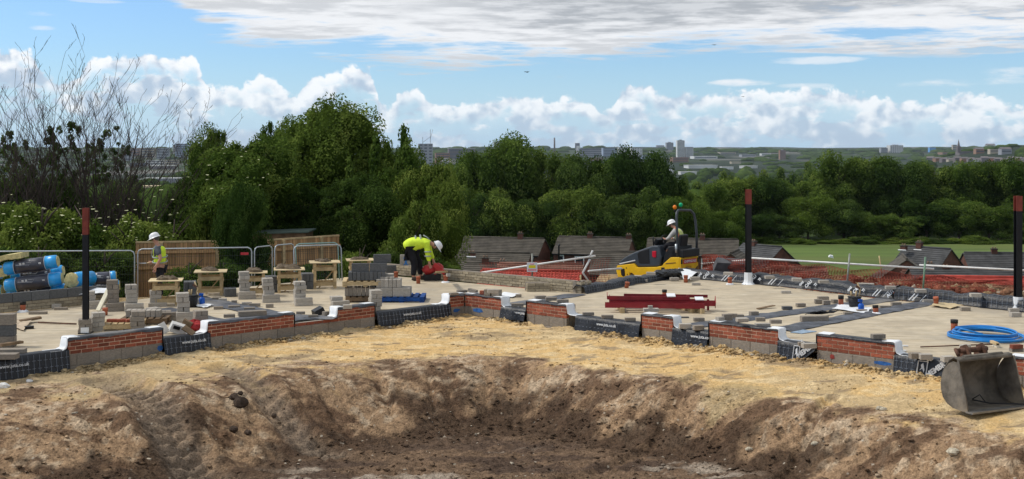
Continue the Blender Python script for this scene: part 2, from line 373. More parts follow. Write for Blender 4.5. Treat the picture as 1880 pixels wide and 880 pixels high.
ca = me.color_attributes.new('soil', 'FLOAT_COLOR', 'POINT'); ca.data.foreach_set('color', np.concatenate([np.clip(col, 0, 1), (.42 + .58 * s_clay)[..., None]], -1).astype(np.float32).ravel())
m = bpy.data.materials.new('soil'); m.use_nodes = True; t = m.node_tree; X.nt = t; b = t.nodes['Principled BSDF']; b.inputs['Roughness'].default_value = .95; b.inputs['Specular IOR Level'].default_value = .12
at = t.nodes.new('ShaderNodeVertexColor'); at.layer_name = 'soil'; ge = t.nodes.new('ShaderNodeNewGeometry'); pos = ge.outputs['Position']
f1 = noise(pos, 7, 5, .7); f2 = noise(pos, 28, 3, .65)
hs = t.nodes.new('ShaderNodeHueSaturation'); t.links.new(at.outputs[0], hs.inputs['Color'])
vc = t.nodes.new('ShaderNodeTexVoronoi'); vc.inputs['Scale'].default_value = 13; t.links.new(pos, vc.inputs['Vector']); vs_ = t.nodes.new('ShaderNodeSeparateColor'); t.links.new(vc.outputs['Color'], vs_.inputs[0])
f3 = noise(pos, 15, 2, .6)
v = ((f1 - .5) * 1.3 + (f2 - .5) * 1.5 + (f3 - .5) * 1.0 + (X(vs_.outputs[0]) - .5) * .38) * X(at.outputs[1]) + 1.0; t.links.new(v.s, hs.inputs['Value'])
sp = t.nodes.new('ShaderNodeTexVoronoi'); sp.inputs['Scale'].default_value = 5.5; t.links.new(pos, sp.inputs['Vector'])
peb = (1.0 - smooth(X(sp.outputs['Distance']), .10, .17)) * smooth(noise(pos, 1.3, 3, .6), .5, .62)
cc = mixc(peb * .8, hs.outputs[0], (.50, .44, .35)); t.links.new(cc, b.inputs['Base Color'])
bn = t.nodes.new('ShaderNodeBump'); bn.inputs['Strength'].default_value = .8; bn.inputs['Distance'].default_value = .05
hh = f1 * 1.0 + f2 * .4 + f3 * .5 + peb * .25; t.links.new(hh.s, bn.inputs['Height']); t.links.new(bn.outputs[0], b.inputs['Normal'])
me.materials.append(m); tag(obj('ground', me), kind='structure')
def gz(x, y): return float(ground_z(np.array([x]), np.array([y]))[0])

# loose clods and stones lying on the earth
def clods(name, N, fx_, sizes, seed, flat=.6, tint=1.0, par=None, sub=1):
    rg = np.random.default_rng(seed); x, y = fx_(rg, N); n = len(x); bm = bmesh.new(); bmesh.ops.create_icosphere(bm, subdivisions=sub, radius=1); iv = np.array([v.co[:] for v in bm.verts]); fc = np.array([[v.index for v in f.verts] for f in bm.faces]); bm.free()
    r = sizes[0] * (sizes[1] / sizes[0]) ** (rg.random(n) ** 2.6); z = ground_z(x, y); k = len(iv)
    d = 1 + .95 * (rg.random((n, k)) - .5); ax = np.stack([.8 + .9 * rg.random(n), .7 + .7 * rg.random(n), flat * (.6 + .6 * rg.random(n))], -1)
    V = iv[None] * d[..., None] * ax[:, None] * r[:, None, None]; a = rg.random(n) * 6.28; c_, s_ = np.cos(a)[:, None], np.sin(a)[:, None]
    V = np.stack([V[..., 0] * c_ - V[..., 1] * s_, V[..., 0] * s_ + V[..., 1] * c_, V[..., 2]], -1) + np.stack([x, y, z + r * .22], -1)[:, None]
    Fc = (fc[None] + (np.arange(n) * k)[:, None, None]).reshape(-1, 3); me = bpy.data.meshes.new(name)
    ix = np.clip(np.searchsorted(gx, x), 0, len(gx) - 1); iy = np.clip(np.searchsorted(gy, y), 0, len(gy) - 1); cc = col[iy, ix] * (tint * (.74 + .5 * rg.random((n, 1))))
    pale = rg.random(n) < .05; cc[pale] = np.array((.52, .45, .35)) * (.7 + .4 * rg.random((pale.sum(), 1)))
    me.vertices.add(n * k); me.vertices.foreach_set('co', V.astype(np.float32).ravel()); me.loops.add(Fc.size); me.loops.foreach_set('vertex_index', Fc.astype(np.int32).ravel()); me.polygons.add(len(Fc))
    me.polygons.foreach_set('loop_start', (np.arange(len(Fc)) * 3).astype(np.int32)); me.polygons.foreach_set('loop_total', np.full(len(Fc), 3, np.int32)); me.update(calc_edges=True)
    ca = me.color_attributes.new('soil', 'FLOAT_COLOR', 'POINT'); ca.data.foreach_set('color', np.concatenate([np.repeat(cc, k, 0), np.ones((n * k, 1))], -1).astype(np.float32).ravel())
    me.materials.append(bpy.data.materials['soil']); return tag(obj(name, me), kind='stuff')
def in_pit(rg, N):
    x = rg.uniform(-10.5, 10.5, N); y = rg.uniform(15.4, 26, N); rim = np.interp(x, _rx, _rim); flo = np.interp(x, _rx, _flo); t = (rim - y) / (rim - flo)
    k = (rg.random(N) < np.interp(t, [-.3, .1, .5, .9, 1.2, 1.8], [.0, .25, .5, 1, .8, .4])) & (fbm(x, y, .8, 3, 301) > rg.random(N) * .4 + .28); return x[k], y[k]
def on_sand(rg, N):
    x = rg.uniform(-10.5, 10.5, N); y = rg.uniform(17, 30, N); rim = np.interp(x, _rx, _rim); k = (y > rim - .3) & (fbm(x, y, 1.1, 3, 302) > .42 + .2 * rg.random(N)); return x[k], y[k]
def wall_foot(rg, N):
    s = rg.uniform(-14, 15, N); nn = -np.abs(rg.normal(0, .16, N)) - .03; x = np.where(s > 0, CX + s * DR.x + nn * NR.x, CX - s * DL.x + nn * NL.x); y = np.where(s > 0, CY + s * DR.y + nn * NR.y, CY - s * DL.y + nn * NL.y); k = (np.abs(x) < 11) & (fbm(x, y, .9, 2, 303) > .40); return x[k], y[k]
clods('soil_clods', 34000, in_pit, (.010, .046), 1, .5, 1.0); clods('sand_crumbs', 15000, on_sand, (.008, .032), 2, .5, .95); clods('foot_rubble', 6500, wall_foot, (.012, .055), 3, .7, .8)
def bank(rg, N):
    x = rg.uniform(5.5, 17, N); y = np.interp(x, [5, 8, 12, 20], [38.5, 37, 33.5, 30]) + rg.normal(0, 1.0, N) - .5; return x, y
clods('bank_clods', 5000, bank, (.03, .16), 4, .8, .9)
M_white_ = mat('white scrap', (.7, .7, .68), .7, .1, 5, .1)
M_clod = mat('dark clod', (.06, .042, .03), .95, .3, 12, .6)
for px, py, r, zz, lab in [(442, 762, .125, -.95, 'largest dark clod lying on the left bank of the pit'), (430, 750, .09, -.85, 'dark clod just above left of the largest one'), (441, 736, .05, -.75, 'small dark clod above the largest one'), (503, 762, .05, -1.0, 'small dark clod right of the largest one'), (429, 820, .07, -1.35, 'dark clod near the foot of the left rut'), (455, 813, .06, -1.3, 'small dark clod at the pit floor edge')]:
    p = P(px, py, zz); mb = MB(); mb.ball((0, 0, 0), r, 9, 6, (1.1, .9, .85), .16); tag(mb.build('clod', M_clod, None, (p.x, p.y, gz(p.x, p.y) + r * .45)), lab, 'clod')
M_stone = mat('pale stone', (.50, .44, .33), .9, .2, 10, .4)
for px, py, r, zz, lab in [(1615, 802, .055, -.95, 'upper pale stone on the right bank'), (1622, 804, .05, -.95, 'pale stone touching the upper one on the right bank'), (1750, 860, .08, -.95, 'large pale stone low on the right bank'), (1496, 821, .05, -1.0, 'pale stone near the dark foot of the right bank'), (1375, 804, .05, -1.0, 'pale stone on the grey part of the right bank'), (6, 711, .09, -.42, 'white bag scrap at the left edge of the sand'), (54, 703, .05, -.42, 'white scrap on the sand under the leftmost membrane')]:
    p = P(px, py, zz); mb = MB(); mb.ball((0, 0, 0), r, 9, 6, (1.3, .9, .7), .16); tag(mb.build('stone', M_stone if 'stone' in lab else M_white_, None, (p.x, p.y, gz(p.x, p.y) + r * .3)), lab, 'stone' if 'stone' in lab else 'scrap')

# ================================================================ CONCRETE FLOOR SLAB
M_slab = mat('concrete floor', (.44, .36, .245), .8, .16, 3.0, .12, stretch=(1, 1, 1), dirt=((.27, .225, .165), .6), rnd=0)
t = M_slab.node_tree; X.nt = t; b = t.nodes['Principled BSDF']; src = b.inputs['Base Color'].links[0].from_socket
mp = t.nodes.new('ShaderNodeMapping'); mp.inputs['Rotation'].default_value = (0, 0, radians(-8)); mp.inputs['Scale'].default_value = (.5, 7, 1); tcn = t.nodes.new('ShaderNodeTexCoord'); t.links.new(tcn.outputs['Object'], mp.inputs[0])
stn = noise(mp.outputs[0], 1.1, 6, .65); c = mixc(smooth(stn, .35, .66) * .7, src, (.60, .53, .405)); stk = noise(mp.outputs[0], 2.6, 4, .7)
c = mixc(smooth(stk, .54, .72) * .5, c, (.26, .21, .15))
pz = t.nodes.new('ShaderNodeNewGeometry').outputs['Position']; c = mixc(smooth(noise(pz, .55, 5, .6), .50, .64) * .45, c, (.33, .275, .20)); c = mixc(smooth(noise(pz, 1.9, 4, .7), .60, .70) * .5, c, (.63, .58, .48)); c = mixc(smooth(noise(pz, .22, 3, .5), .52, .62) * .3, c, (.30, .27, .225)); t.links.new(c, b.inputs['Base Color'])
T = .30
def fl(s, n, z=0.0): p = C0 + DL * s + NL * n; return Vector((p.x, p.y, z))
def fr(s, n, z=0.0): p = C0 + DR * s + NR * n; return Vector((p.x, p.y, z))
rear = [P(-250, 600), P(215, 555), P(420, 530), P(690, 504), P(1067, 539), P(1245, 510), P(1375, 520), P(1640, 552), P(1880, 570), P(2260, 606)]
corner_in = Vector((CX, CY + T * 1.4, 0))
pl = [fl(16.5, T), corner_in, fr(20.5, T)] + [p for p in rear[::-1]]
mb = MB(); mb.prism([(p.x, p.y) for p in pl], 0.0, -.2, fn=lambda u, w, y: (u, w, y))
tag(mb.build('concrete_floor', M_slab), kind='structure')

# ================================================================ BRICK FRONT WALLS
M_brick = mat('red brick', (.21, .058, .034), .8, .0, 5, .3, col2=(.34, .095, .052), rnd=.38, dirt=((.30, .14, .085), .3))
M_mort = mat('mortar', (.60, .43, .31), .95, .15, 10, .2)
M_mortg = mat('grey mortar', (.33, .29, .24), .95, .15, 10, .2)
M_block = mat('grey concrete block', (.26, .225, .185), .95, .16, 9, .35, rnd=.14, dirt=((.36, .31, .25), .4))
M_blockd = mat('dark concrete block', (.115, .118, .12), .95, .18, 9, .35, rnd=.14)
M_blockl = mat('pale concrete block', (.40, .365, .315), .95, .14, 9, .35, rnd=.14, dirt=((.26, .235, .2), .4))
M_dpc = mat('black polythene', (.007, .009, .014), .45, .3, 4, .5, dist=.03, spec=.5, rnd=.1)
M_white = mat('white sheet', (.78, .80, .82), .5, .05, 3, .3, dist=.02, rnd=.02)
M_grey = mat('grey strip', (.075, .082, .098), .55, .45, 2.2, .6, dist=.04, rnd=.2, dirt=((.26, .24, .21), .7))
M_print = mat('white print', (.62, .64, .66), .6, .05, 4, 0, rnd=.02)
bm_ = MB().box((0, 0, 0), (1, 1, 1)); ME_brick = bm_.mesh('brick', M_brick); ME_block = bm_.mesh('block', M_block); ME_blockd = bm_.mesh('block_dark', M_blockd); ME_blockl = bm_.mesh('block_pale', M_blockl)
def chamfer(me_):
    bm = bmesh.new(); bm.from_mesh(me_); bmesh.ops.bevel(bm, geom=[e for e in bm.edges], offset=.035, segments=1, affect='EDGES'); bm.to_mesh(me_); bm.free()
for q in (ME_brick, ME_block, ME_blockd, ME_blockl): chamfer(q)
BW, BD, BH, BJ = .213, .1025, .061, .013
def sx(px, side):
    d = DL if side == 'L' else DR; t = (px - 940) / F
    return (t * CY - CX) / (d.x - t * d.y)
def frame(side):
    return (DL, NL, fl) if side == 'L' else (DR, NR, fr)
def course(parent, side, s0, s1, z, shift, base_s, name='brick', me_=ME_brick, L=BW, h=BH, depth=BD, n0=0.0, keep=None):
    """one course of separate bricks between s0 and s1, cut at the ends; coordinates relative to the parent thing"""
    d, n, f = frame(side); k = math.floor((s0 - shift) / (L + BJ)); a = k * (L + BJ) + shift; ang = atan2(d.y, d.x)
    while a < s1 - .02:
        u, v = max(a, s0), min(a + L, s1); a += L + BJ
        if v - u < .03 or (keep and not keep((u + v) / 2)): continue
        j = random.uniform(-.003, .003)
        p = f((u + v) / 2, n0 + depth / 2 + j, z + h / 2) - f(base_s, 0, 0)
        obj(name, me_, parent, p, (0, 0, ang + random.uniform(-.008, .008)), ((v - u), depth, h + random.uniform(-.003, .003)))
def pier(side, x0, x1, label, courses=4, low=None, flap0=False, flap1=False, flapc=True, zb=-.075):
    d, n, f = frame(side); sa, sb = sorted((sx(x0, side), sx(x1, side))); o = thing('brick_wall', label, 'brick wall', f(sa, 0, 0), 0, 'unfinished brick walls round the floor')
    for c in range(courses):
        course(o, side, sa, sb, zb + c * .075 + .005, (.1125 if c % 2 else 0) + .03, sa)
    if low:      # part of the wall that is only one course high
        l0, l1 = sorted((sx(low[0], side), sx(low[1], side))); course(o, side, l0, l1, zb + .005, .03, sa)
    a0, a1 = (min(sa, l0), max(sb, l1)) if low else (sa, sb)
    course(o, side, a0, a1, zb - .225, .1, sa, 'block', ME_block, .44, .215, .10); course(o, side, a0, a1, zb - .45, .32, sa, 'block', ME_block, .44, .215, .10)
    mb = MB(); R = RZ(atan2(d.y, d.x)); rel = lambda s, nn, z: f(s, nn, z) - f(sa, 0, 0)
    mb.box(rel((sa + sb) / 2, .058, zb + courses * .0375 - .001), (sb - sa - .006, .100, courses * .075 - .004), R)
    mb.build('mortar', M_mort, o)
    mb = MB(); mb.box(rel((a0 + a1) / 2, .058, zb - .225), (a1 - a0 - .006, .088, .45), R)
    if low: mb.box(rel((l0 + l1) / 2, .058, zb + .037), (l1 - l0, .088, .07), R)
    mb.build('block_mortar', M_mortg, o)
    mb = MB(); mb.box(rel((sa + sb) / 2, .215, zb + courses * .0375 - .12), (sb - sa - .01, .16, courses * .075 + .2), R); mb.build('inner_leaf', M_block, o)
    # damp proof sheet folded over the top, sagging edge
    top = zb + courses * .075; mb = MB(); N = max(4, int((sb - sa) / .12)); vs = []; fs = []
    for i in range(N + 1):
        s = sa - .01 + (sb - sa + .02) * i / N; j = random.uniform(-.012, .012); hang = .012 + random.random() * (.04 if side == 'L' else .022)
        for nn, z in ((-.012 + j * .3, top - hang), (-.014, top + .006), (.05, top + .012 + abs(j)), (.18, top + .008 + abs(j)), (.31, top + .004), (.315, top - .1)): vs.append(rel(s, nn, z))
    for i in range(N):
        for k in range(5): fs.append((i * 6 + k, i * 6 + k + 1, i * 6 + k + 7, i * 6 + k + 6))
    mb.add(vs, fs, True); mb.build('damp_proof_sheet', M_dpc if side == 'R' else M_grey, o)
    for flag, s, sg in ((flap0, sa, -1), (flap1, sb, 1)):
        if not flag: continue
        mb = MB(); e = s + sg * .018
        prof = [(s - sg * .24, top + .022), (s - sg * .02, top + .030), (e, top + .012), (e + sg * .01, top - .12), (e + sg * .03, .05), (e + sg * .10, .022), (e + sg * .34, .018)]
        vs = []; fs = []
        for (q, z), tw in zip(prof, (.0, .0, 0, 0, 0, .02, .05)):
            for k in range(5):
                nn = -.016 + (.30 + tw) * k / 4; vs.append(rel(q + (random.uniform(-.01, .01)), nn, z + random.uniform(-.006, .006)))
        for i in range(len(prof) - 1):
            for k in range(4): fs.append((i * 5 + k, i * 5 + k + 1, i * 5 + k + 6, i * 5 + k + 5))
        mb.add(vs, fs, True); w = mb.build('white_flap', M_white, o); sm = w.modifiers.new('s', 'SOLIDIFY'); sm.thickness = .006
    for flag, s, sg in ((not flap0, sa, -1), (not flap1, sb, 1)):
        if flag and flapc:
            mb = MB(); e = s + sg * .012; mb.box(rel(e, .14, .075), (.01, .31, .32), R); mb.build('end_sheet', M_dpc, o)
            mb = MB(); mb.box(rel(s - sg * .12, .16, top + .022), (.26, .24, .008), R @ Matrix.Rotation(.03, 3, 'X')); mb.build('white_patch', M_white, o)
    return o
W = {}
W['L0'] = pier('L', 826, 853, 'short left leg of the brick wall at the inside corner', flap1=True)
W['R0'] = pier('R', 853, 920, 'right leg of the brick wall at the inside corner, white flap at its right end', flap1=True)
W['L1'] = pier('L', 620, 688, 'brick wall with a one-course step, left of the blue pallet', low=(540, 620), flap1=True)
W['L2'] = pier('L', 383, 540, 'long brick wall with a grey block lying on top, right of the rubbish', flap1=True)
W['L3'] = pier('L', 125, 298, 'leftmost brick wall, in front of the left black post', flap1=True)
W['R1'] = pier('R', 967, 1040, 'brick wall with three loose blocks on top, first right of the inside corner', flap1=True)
W['R2'] = pier('R', 1178, 1235, 'narrow square brick wall in front of the red steel beams', flap1=True)
W['R3'] = pier('R', 1302, 1428, 'long brick wall under a row of loose blocks, right of the steel beams', flap1=True)
W['R4'] = pier('R', 1500, 1642, 'brick wall with a blue sprayed mark on its base', flap1=True)
W['R5'] = pier('R', 1853, 2100, 'brick wall cut by the right edge, behind the digger bucket')

# ---- membranes draped over the door openings
def text_mesh(txt, size, name='lettering', m=None, weight=.0):
    cu = bpy.data.curves.new('t', 'FONT'); cu.body = txt; cu.size = size; cu.offset = weight; cu.extrude = .001; cu.align_x = 'CENTER'; cu.resolution_u = 2
    o = bpy.data.objects.new('t', cu); COL.objects.link(o); bpy.context.view_layer.update()
    me_ = bpy.data.meshes.new_from_object(o.evaluated_get(bpy.context.evaluated_depsgraph_get())); bpy.data.objects.remove(o); me_.name = name; me_.materials.clear()
    me_.materials.append(m or M_print); return me_
def basis(xd, yd, o):
    """matrix with local x along xd, local y along yd"""
    xd = Vector(xd).normalized(); yd = Vector(yd).normalized(); zd = xd.cross(yd).normalized()
    M = Matrix((xd, yd, zd)).transposed().to_4x4(); M.translation = o; return M
M_grid = mat('grid print', (.22, .25, .30), .5, .1, 5, 0, rnd=.05)
def membrane(side, x0, x1, label, text=None, drop=.34, grid=True, logo=False, lift=(0, 0), tx=.7, dash=False):
    d, n, f = frame(side); sa, sb = sorted((sx(x0, side), sx(x1, side))); L = sb - sa; o = thing('membrane_sheet', label, 'plastic membrane', f(sa, 0, 0), 0, 'black membrane draped over door openings')
    rel = lambda s, nn, z: f(s, nn, z) - f(sa, 0, 0)
    N = max(6, int(L / .09)); sh = lambda u, w: .012 * sin(u * 9 + 2 * w) + .008 * sin(u * 23)
    def surf(u, w):   # u metres along, w 0..1 down
        bot = drop - lift[0] * max(0, 1 - u / L * 2.2) - lift[1] * max(0, (u / L - .55) * 2.2)
        return rel(sa + u, -.03 - .07 * w + sh(u, w), .012 - bot * w)
    mb = MB(); vs = []; fs = []; K = 9
    for i in range(N + 1):
        u = L * i / N
        vs += [rel(sa + u, .34, .006), rel(sa + u, .20, .022 + sh(u, 0) * .4), rel(sa + u, .03, .03)] + [surf(u, k / 5) for k in range(6)]
    for i in range(N):
        for k in range(K - 1): fs.append((i * K + k, i * K + k + 1, (i + 1) * K + k + 1, (i + 1) * K + k))
    mb.add(vs, fs, True); mb.build('sheet', M_dpc, o)
    up = Vector((0, 0, 1)); out = -n
    if grid:
        g = MB(); w = .0045
        rows = (.28, .62) if not dash else (.62,)
        nL = int(L / .105)
        for k in range(nL):
            u = (k + .5) * L / nL
            if logo and u > L * .42: break
            if dash:
                a, b_ = surf(u - .02, .60), surf(u + .02, .60); g.tube([a + out * .01, b_ + out * .01], w, 4, sm=False)
                if k % 2: g.tube([surf(u, .12) + out * .01, surf(u, .4) + out * .01], w * .6, 4, sm=False)
            else:
                g.tube([surf(u, q) + out * .008 for q in (0.02, .33, .66, .9)], w * .8, 4, sm=False)
                for rw in rows: g.tube([surf(u - .035, rw) + out * .009, surf(u + .035, rw) + out * .009], w, 4, sm=False)
        tag(g.build('printed_grid', M_grid, o), kind='stuff')
    xd = d if side == 'R' else -d
    if text:
        c = surf(L * tx, .42 if not dash else .40) + out * .022 ; me_ = text_mesh(text, .088, weight=.002); q = obj('lettering', me_, o); q.matrix_local = basis(xd, up + n * .15, c)
    if logo:
        a, b_ = L * .46, L * .62; g = MB(); cs = [surf(a, .12), surf(b_, .12), surf(b_ - .02, .86), surf(a - .015, .86)]
        for i in range(4): g.tube([cs[i] + out * .014, cs[(i + 1) % 4] + out * .014], .011, 4, sm=False)
        m0 = (cs[0] + cs[2]) / 2 + out * .014; wv = (cs[1] - cs[0]) * .3; hv = (cs[3] - cs[0]) * .36
        g.add([m0 - wv * .6 - hv * .6, m0 + wv * .2 - hv, m0 + wv * .9 + hv * .3, m0 + wv * .7 + hv * .9, m0 + wv * .1 + hv * .1, m0 - wv * .9 + hv * .5, m0 - wv * .3 - hv * .05], [tuple(range(7))])
        g.build('emblem', M_print, o)
        ang = radians(38); xr = xd * cos(ang) + up * sin(ang); yr = up * cos(ang) - xd * sin(ang)
        for tx_, fr_, ww in (('MEMBR', .80, .62), ('AS', .68, .05)):
            q = obj('lettering', text_mesh(tx_, .13, weight=.006), o); q.matrix_local = basis(xr, yr, surf(L * fr_, ww) + out * .03)
    return o
mem = [membrane('L', 690, 826, 'long low black membrane in front of the blue pallet', 'www.juta.co.uk', tx=.55, drop=.31),
 membrane('L', 298, 385, 'black membrane in front of the white and red rubbish', 'www.juta.co.uk', tx=.38, drop=.33),
 membrane('L', -180, 126, 'leftmost black membrane with a printed grid', 'www.juta.co.uk', tx=.36, drop=.42),
 membrane('R', 921, 966, 'short black membrane right of the inside corner wall', 'www.juta', tx=.8, dash=True, drop=.26),
 membrane('R', 1058, 1177, 'black membrane below the left end of the steel beams', 'www.juta.co.uk', tx=.5, dash=True),
 membrane('R', 1236, 1301, 'black membrane between the narrow wall and the long brick wall', 'www.juta.co', tx=.8, dash=True),
 membrane('R', 1429, 1499, 'loose black membrane with a white emblem and lifted corner', None, logo=True, drop=.40, lift=(0, .30)),
 membrane('R', 1643, 1745, 'torn black membrane with white lettering beside the digger bucket', None, logo=True, drop=.34, lift=(0, .05)),
 membrane('R', 1745, 1853, 'black membrane hidden mostly behind the digger bucket', None, drop=.34)]
# sprayed marks on the wall bases
def spray(side, px, z, w, h, m_, parent):
    d, n, f = frame(side); s = sx(px, side); g = MB(); pts = []
    for k in range(14):
        a = 2 * pi * k / 14; r = random.uniform(.75, 1.1); pts.append(f(s + cos(a) * w * r, -.004, z + sin(a) * h * r) - Vector(parent.location))
    g.add(pts, [tuple(range(14))]); g.build('spray_mark', m_, parent)
M_blue = mat('blue spray', (.03, .12, .36), .8, .3, 8, 0); M_rsp = mat('red spray', (.30, .05, .04), .8, .3, 8, 0)
spray('R', 1620, -.17, .19, .042, M_blue, W['R4']); spray('R', 1528, -.17, .05, .05, M_rsp, W['R4']); spray('R', 878, -.15, .2, .06, M_blue, W['R0']); spray('L', 838, -.16, .12, .05, M_blue, W['L0']); spray('L', 294, -.17, .07, .06, M_blue, W['L3'])
# ================================================================ THINGS ON THE SLAB
M_orange = mat('orange clay pipe', (.34, .095, .045), .6, .15, 8, .1)
M_soot = mat('black cap', (.015, .014, .013), .6, .2, 8, .1)
M_wood = mat('pale timber', (.50, .375, .205), .8, .2, 5, .2, stretch=(1, 1, 1), rnd=.18, dirt=((.26, .18, .10), .4))
M_woodd = mat('weathered timber', (.17, .115, .068), .85, .3, 5, .2, rnd=.25)
M_ply = mat('plywood', (.58, .46, .27), .8, .12, 4, .1, dirt=((.36, .30, .22), .4))
M_mud = mat('wet mortar', (.15, .115, .078), .95, .3, 9, .9, dist=.03)
M_blackp = mat('black paint', (.010, .010, .012), .45, .2, 5, .05)
M_redox = mat('red oxide paint', (.27, .022, .028), .38, .22, 3, .08, rnd=.12, dirt=((.26, .07, .06), .35))
M_redtop = mat('red primer', (.19, .040, .028), .7, .2, 6, .1)
M_bluep = mat('blue pipe plastic', (.015, .19, .52), .35, .08, 5, .02)
M_bluew = mat('blue painted timber', (.008, .055, .22), .7, .3, 6, .15, rnd=.12)
M_steel = mat('worn bucket steel', (.155, .135, .108), .7, .4, 3.2, .45, metal=.15, dirt=((.36, .29, .20), .8), spec=.4)
M_galv = mat('galvanised steel', (.42, .46, .48), .42, .12, 6, .05, metal=.5)
M_rust = mat('rusty steel', (.11, .055, .035), .7, .4, 8, .3)
M_white2 = mat('white paint', (.72, .71, .68), .55, .06, 6, .05, dirt=((.50, .33, .28), .35))
M_blackr = mat('black rubber', (.016, .016, .017), .6, .2, 6, .1)
M_bluepl = mat('blue plastic', (.010, .09, .42), .35, .1, 6, .03)
M_redr = mat('red rubbish', (.42, .03, .03), .5, .15, 5, .2)
M_bristle = mat('pale bristles', (.62, .56, .45), .9, .15, 20, .4)

def pipe_stub(px, py, h, label, col='o', tilt=0.0, r=.058, z=0.0, white=False):
    p = P(px, py, z); o = thing('drain_pipe', label, 'drain pipe', p, random.random() * 6, 'orange drain pipes standing up out of the floor')
    mb = MB(); R = Matrix.Rotation(tilt, 3, 'Y'); mb.cyl((0, 0, 0), R @ Vector((0, 0, h)), r, n=14); mb.build('pipe', M_orange, o)
    mb = MB(); mb.cyl(R @ Vector((0, 0, h * .72)), R @ Vector((0, 0, h + .012)), r * 1.12, n=14); mb.build('collar', M_soot if col == 'b' else M_orange, o)
    if white:
        mb = MB(); mb.ball((0, 0, .0), r * 2.1, 10, 6, (1, 1, .45), .12); mb.build('sealing_tape', M_white, o)
    return o
for a in [(42, 573, .24, 'orange drain pipe with torn white tape at the foot of the far left wall', 'b', 0, .062, 0, True), (193, 579, .16, 'short orange drain pipe at the foot of the leaning white board'), (727, 512, .20, 'orange drain pipe behind the pile of pale blocks'),
          (768, 521, .20, 'orange drain pipe in front of the bending worker'), (818, 519, .20, 'drain pipe with white tape beside the far brick wall', 'o', 0, .058, 0, True), (1150, 529, .16, 'tilted drain pipe by the black kerb left of the roller', 'o', -.25), (1220, 547, .2, 'drain pipe with black cap behind the steel beams', 'b'),
          (1259, 519, .2, 'drain pipe in front of the white sheet by the roller'), (1340, 523, .2, 'drain pipe with white tape left of the middle black post', 'o', 0, .058, 0, True), (1544, 563, .26, 'drain pipe in a white sleeve on the grey strip', 'b', 0, .062, 0, True), (1608, 577, .2, 'leaning drain pipe right of the black bucket of tools', 'b', .12, .062, 0, True),
          (1719, 562, .22, 'leaning drain pipe beside a torn sheet near the kerb', 'o', -.2), (1752, 607, .22, 'drain pipe with black cap standing alone above the blue coil', 'b', 0, .07), (1823, 562, .19, 'drain pipe with white tape left of the right black post', 'o', .06, .058, 0, True)]:
    pipe_stub(*a)

# ---- loose blocks and stacks of coursing blocks
def blk(px, py, z, d, rz, label, group, me_=None, D=None, pos=None, tilt=(0, 0), name='block', cat='block'):
    p = pos if pos is not None else P(px, py, z)
    o = obj(name, me_ or ME_block, None, (p[0], p[1], p[2] + d[2] / 2), (tilt[0], tilt[1], rz), d)
    return tag(o, label, cat, group)
def stack(px, py, n, label, base=2, rz=.42, me_=None, lw=.265, side=1, top=.0):
    """a free-standing column of loose coursing blocks, two to a layer, with a couple of longer ones at its foot"""
    me_ = me_ or ME_blockl; p = P(px, py); g = 'loose blocks: ' + label; R = RZ(rz); z = 0
    lab = 'block in ' + label
    for k in range(n):
        h = random.uniform(.088, .112); a = (k % 2) * pi / 2; j = Vector((random.uniform(-.022, .022), random.uniform(-.022, .022), 0))
        for q in (-1, 1):
            o_ = RZ(rz + a) @ Vector((0, q * lw / 4 * 1.02, 0)) + j
            blk(0, 0, 0, (lw * random.uniform(.95, 1.04), lw / 2 - .006, h - .003), rz + a + random.uniform(-.06, .06), lab, g, me_, pos=(p.x + o_.x, p.y + o_.y + .14, z))
        z += h
    z = 0
    for k in range(base):
        o_ = R @ Vector((.07 * side, -.17, 0)); h = .098
        blk(0, 0, 0, (.44 if k < 1 else .42, .115, h - .003), rz + random.uniform(-.06, .06), 'long block under ' + label, 'long foot ' + g, me_, pos=(p.x + o_.x, p.y + o_.y + .1, z)); z += h
for a in [(152, 613, 3, 'the low stack behind the left black post', 0, .3, ME_block), (176, 609, 4, 'the rough stack just right of the left black post', 0, .5, ME_blockl, .26), (160, 567, 4, 'the low stack left of the leaning board', 2, .3), (203, 571, 7, 'the tall stack right of the leaning board', 2, .3, ME_block),
          (238, 572, 6, 'the tall pale stack below the fence joint', 2, .35), (281, 563, 4, 'the stack in front of the left worker', 1, .35), (299, 589, 2, 'the low stack right of the tumbled blocks', 2, .3, ME_block), (333, 597, 7, 'the tall stack in front of the trestle with olive mortar', 3, .3),
          (366, 607, 4, 'the stack just behind the rubbish heap', 0, .45, ME_block, .27), (250, 607, 4, 'the stack behind the middle of the leftmost brick wall', 0, .3, ME_block, .29), (279, 590, 3, 'the tumbled stack left of centre', 1, .8, ME_blockl, .25),
          (446, 549, 7, 'the tall stack in front of the second trestle', 2, .3), (490, 555, 6, 'the stack between the second and third trestles', 2, .3), (549, 561, 6, 'the stack standing alone on the open floor', 2, .35), (616, 567, 3, 'the low stack left of the wooden pallets', 2, .4), (687, 571, 5, 'the stack at the right end of the stepped wall', 0, .35, ME_blockl, .27),
          (1002, 0, 0, '', 0)]:
    if a[1]: stack(*a)
# three dark bundles by the trestles
for i, (px, py, lab) in enumerate([(420, 545, 'dark block standing in the bundle left of the tall stack'), (495, 537, 'dark block standing in the bundle behind the second trestle'), (562, 531, 'dark block standing in the bundle right of the third trestle'), (346, 548, 'dark block standing behind the black tool bucket')]):
    p = P(px, py); R = RZ(.3)
    for r in range(2 if i != 0 else 1):
        for k in range(3):
            o_ = R @ Vector(((k - 1) * .104, 0, 0)); blk(0, 0, 0, (.1, .40, .213), .3 + random.uniform(-.03, .03), lab, 'dark bundle ' + str(i + 1), ME_blockd, pos=(p.x + o_.x, p.y + o_.y + .15, r * .215))

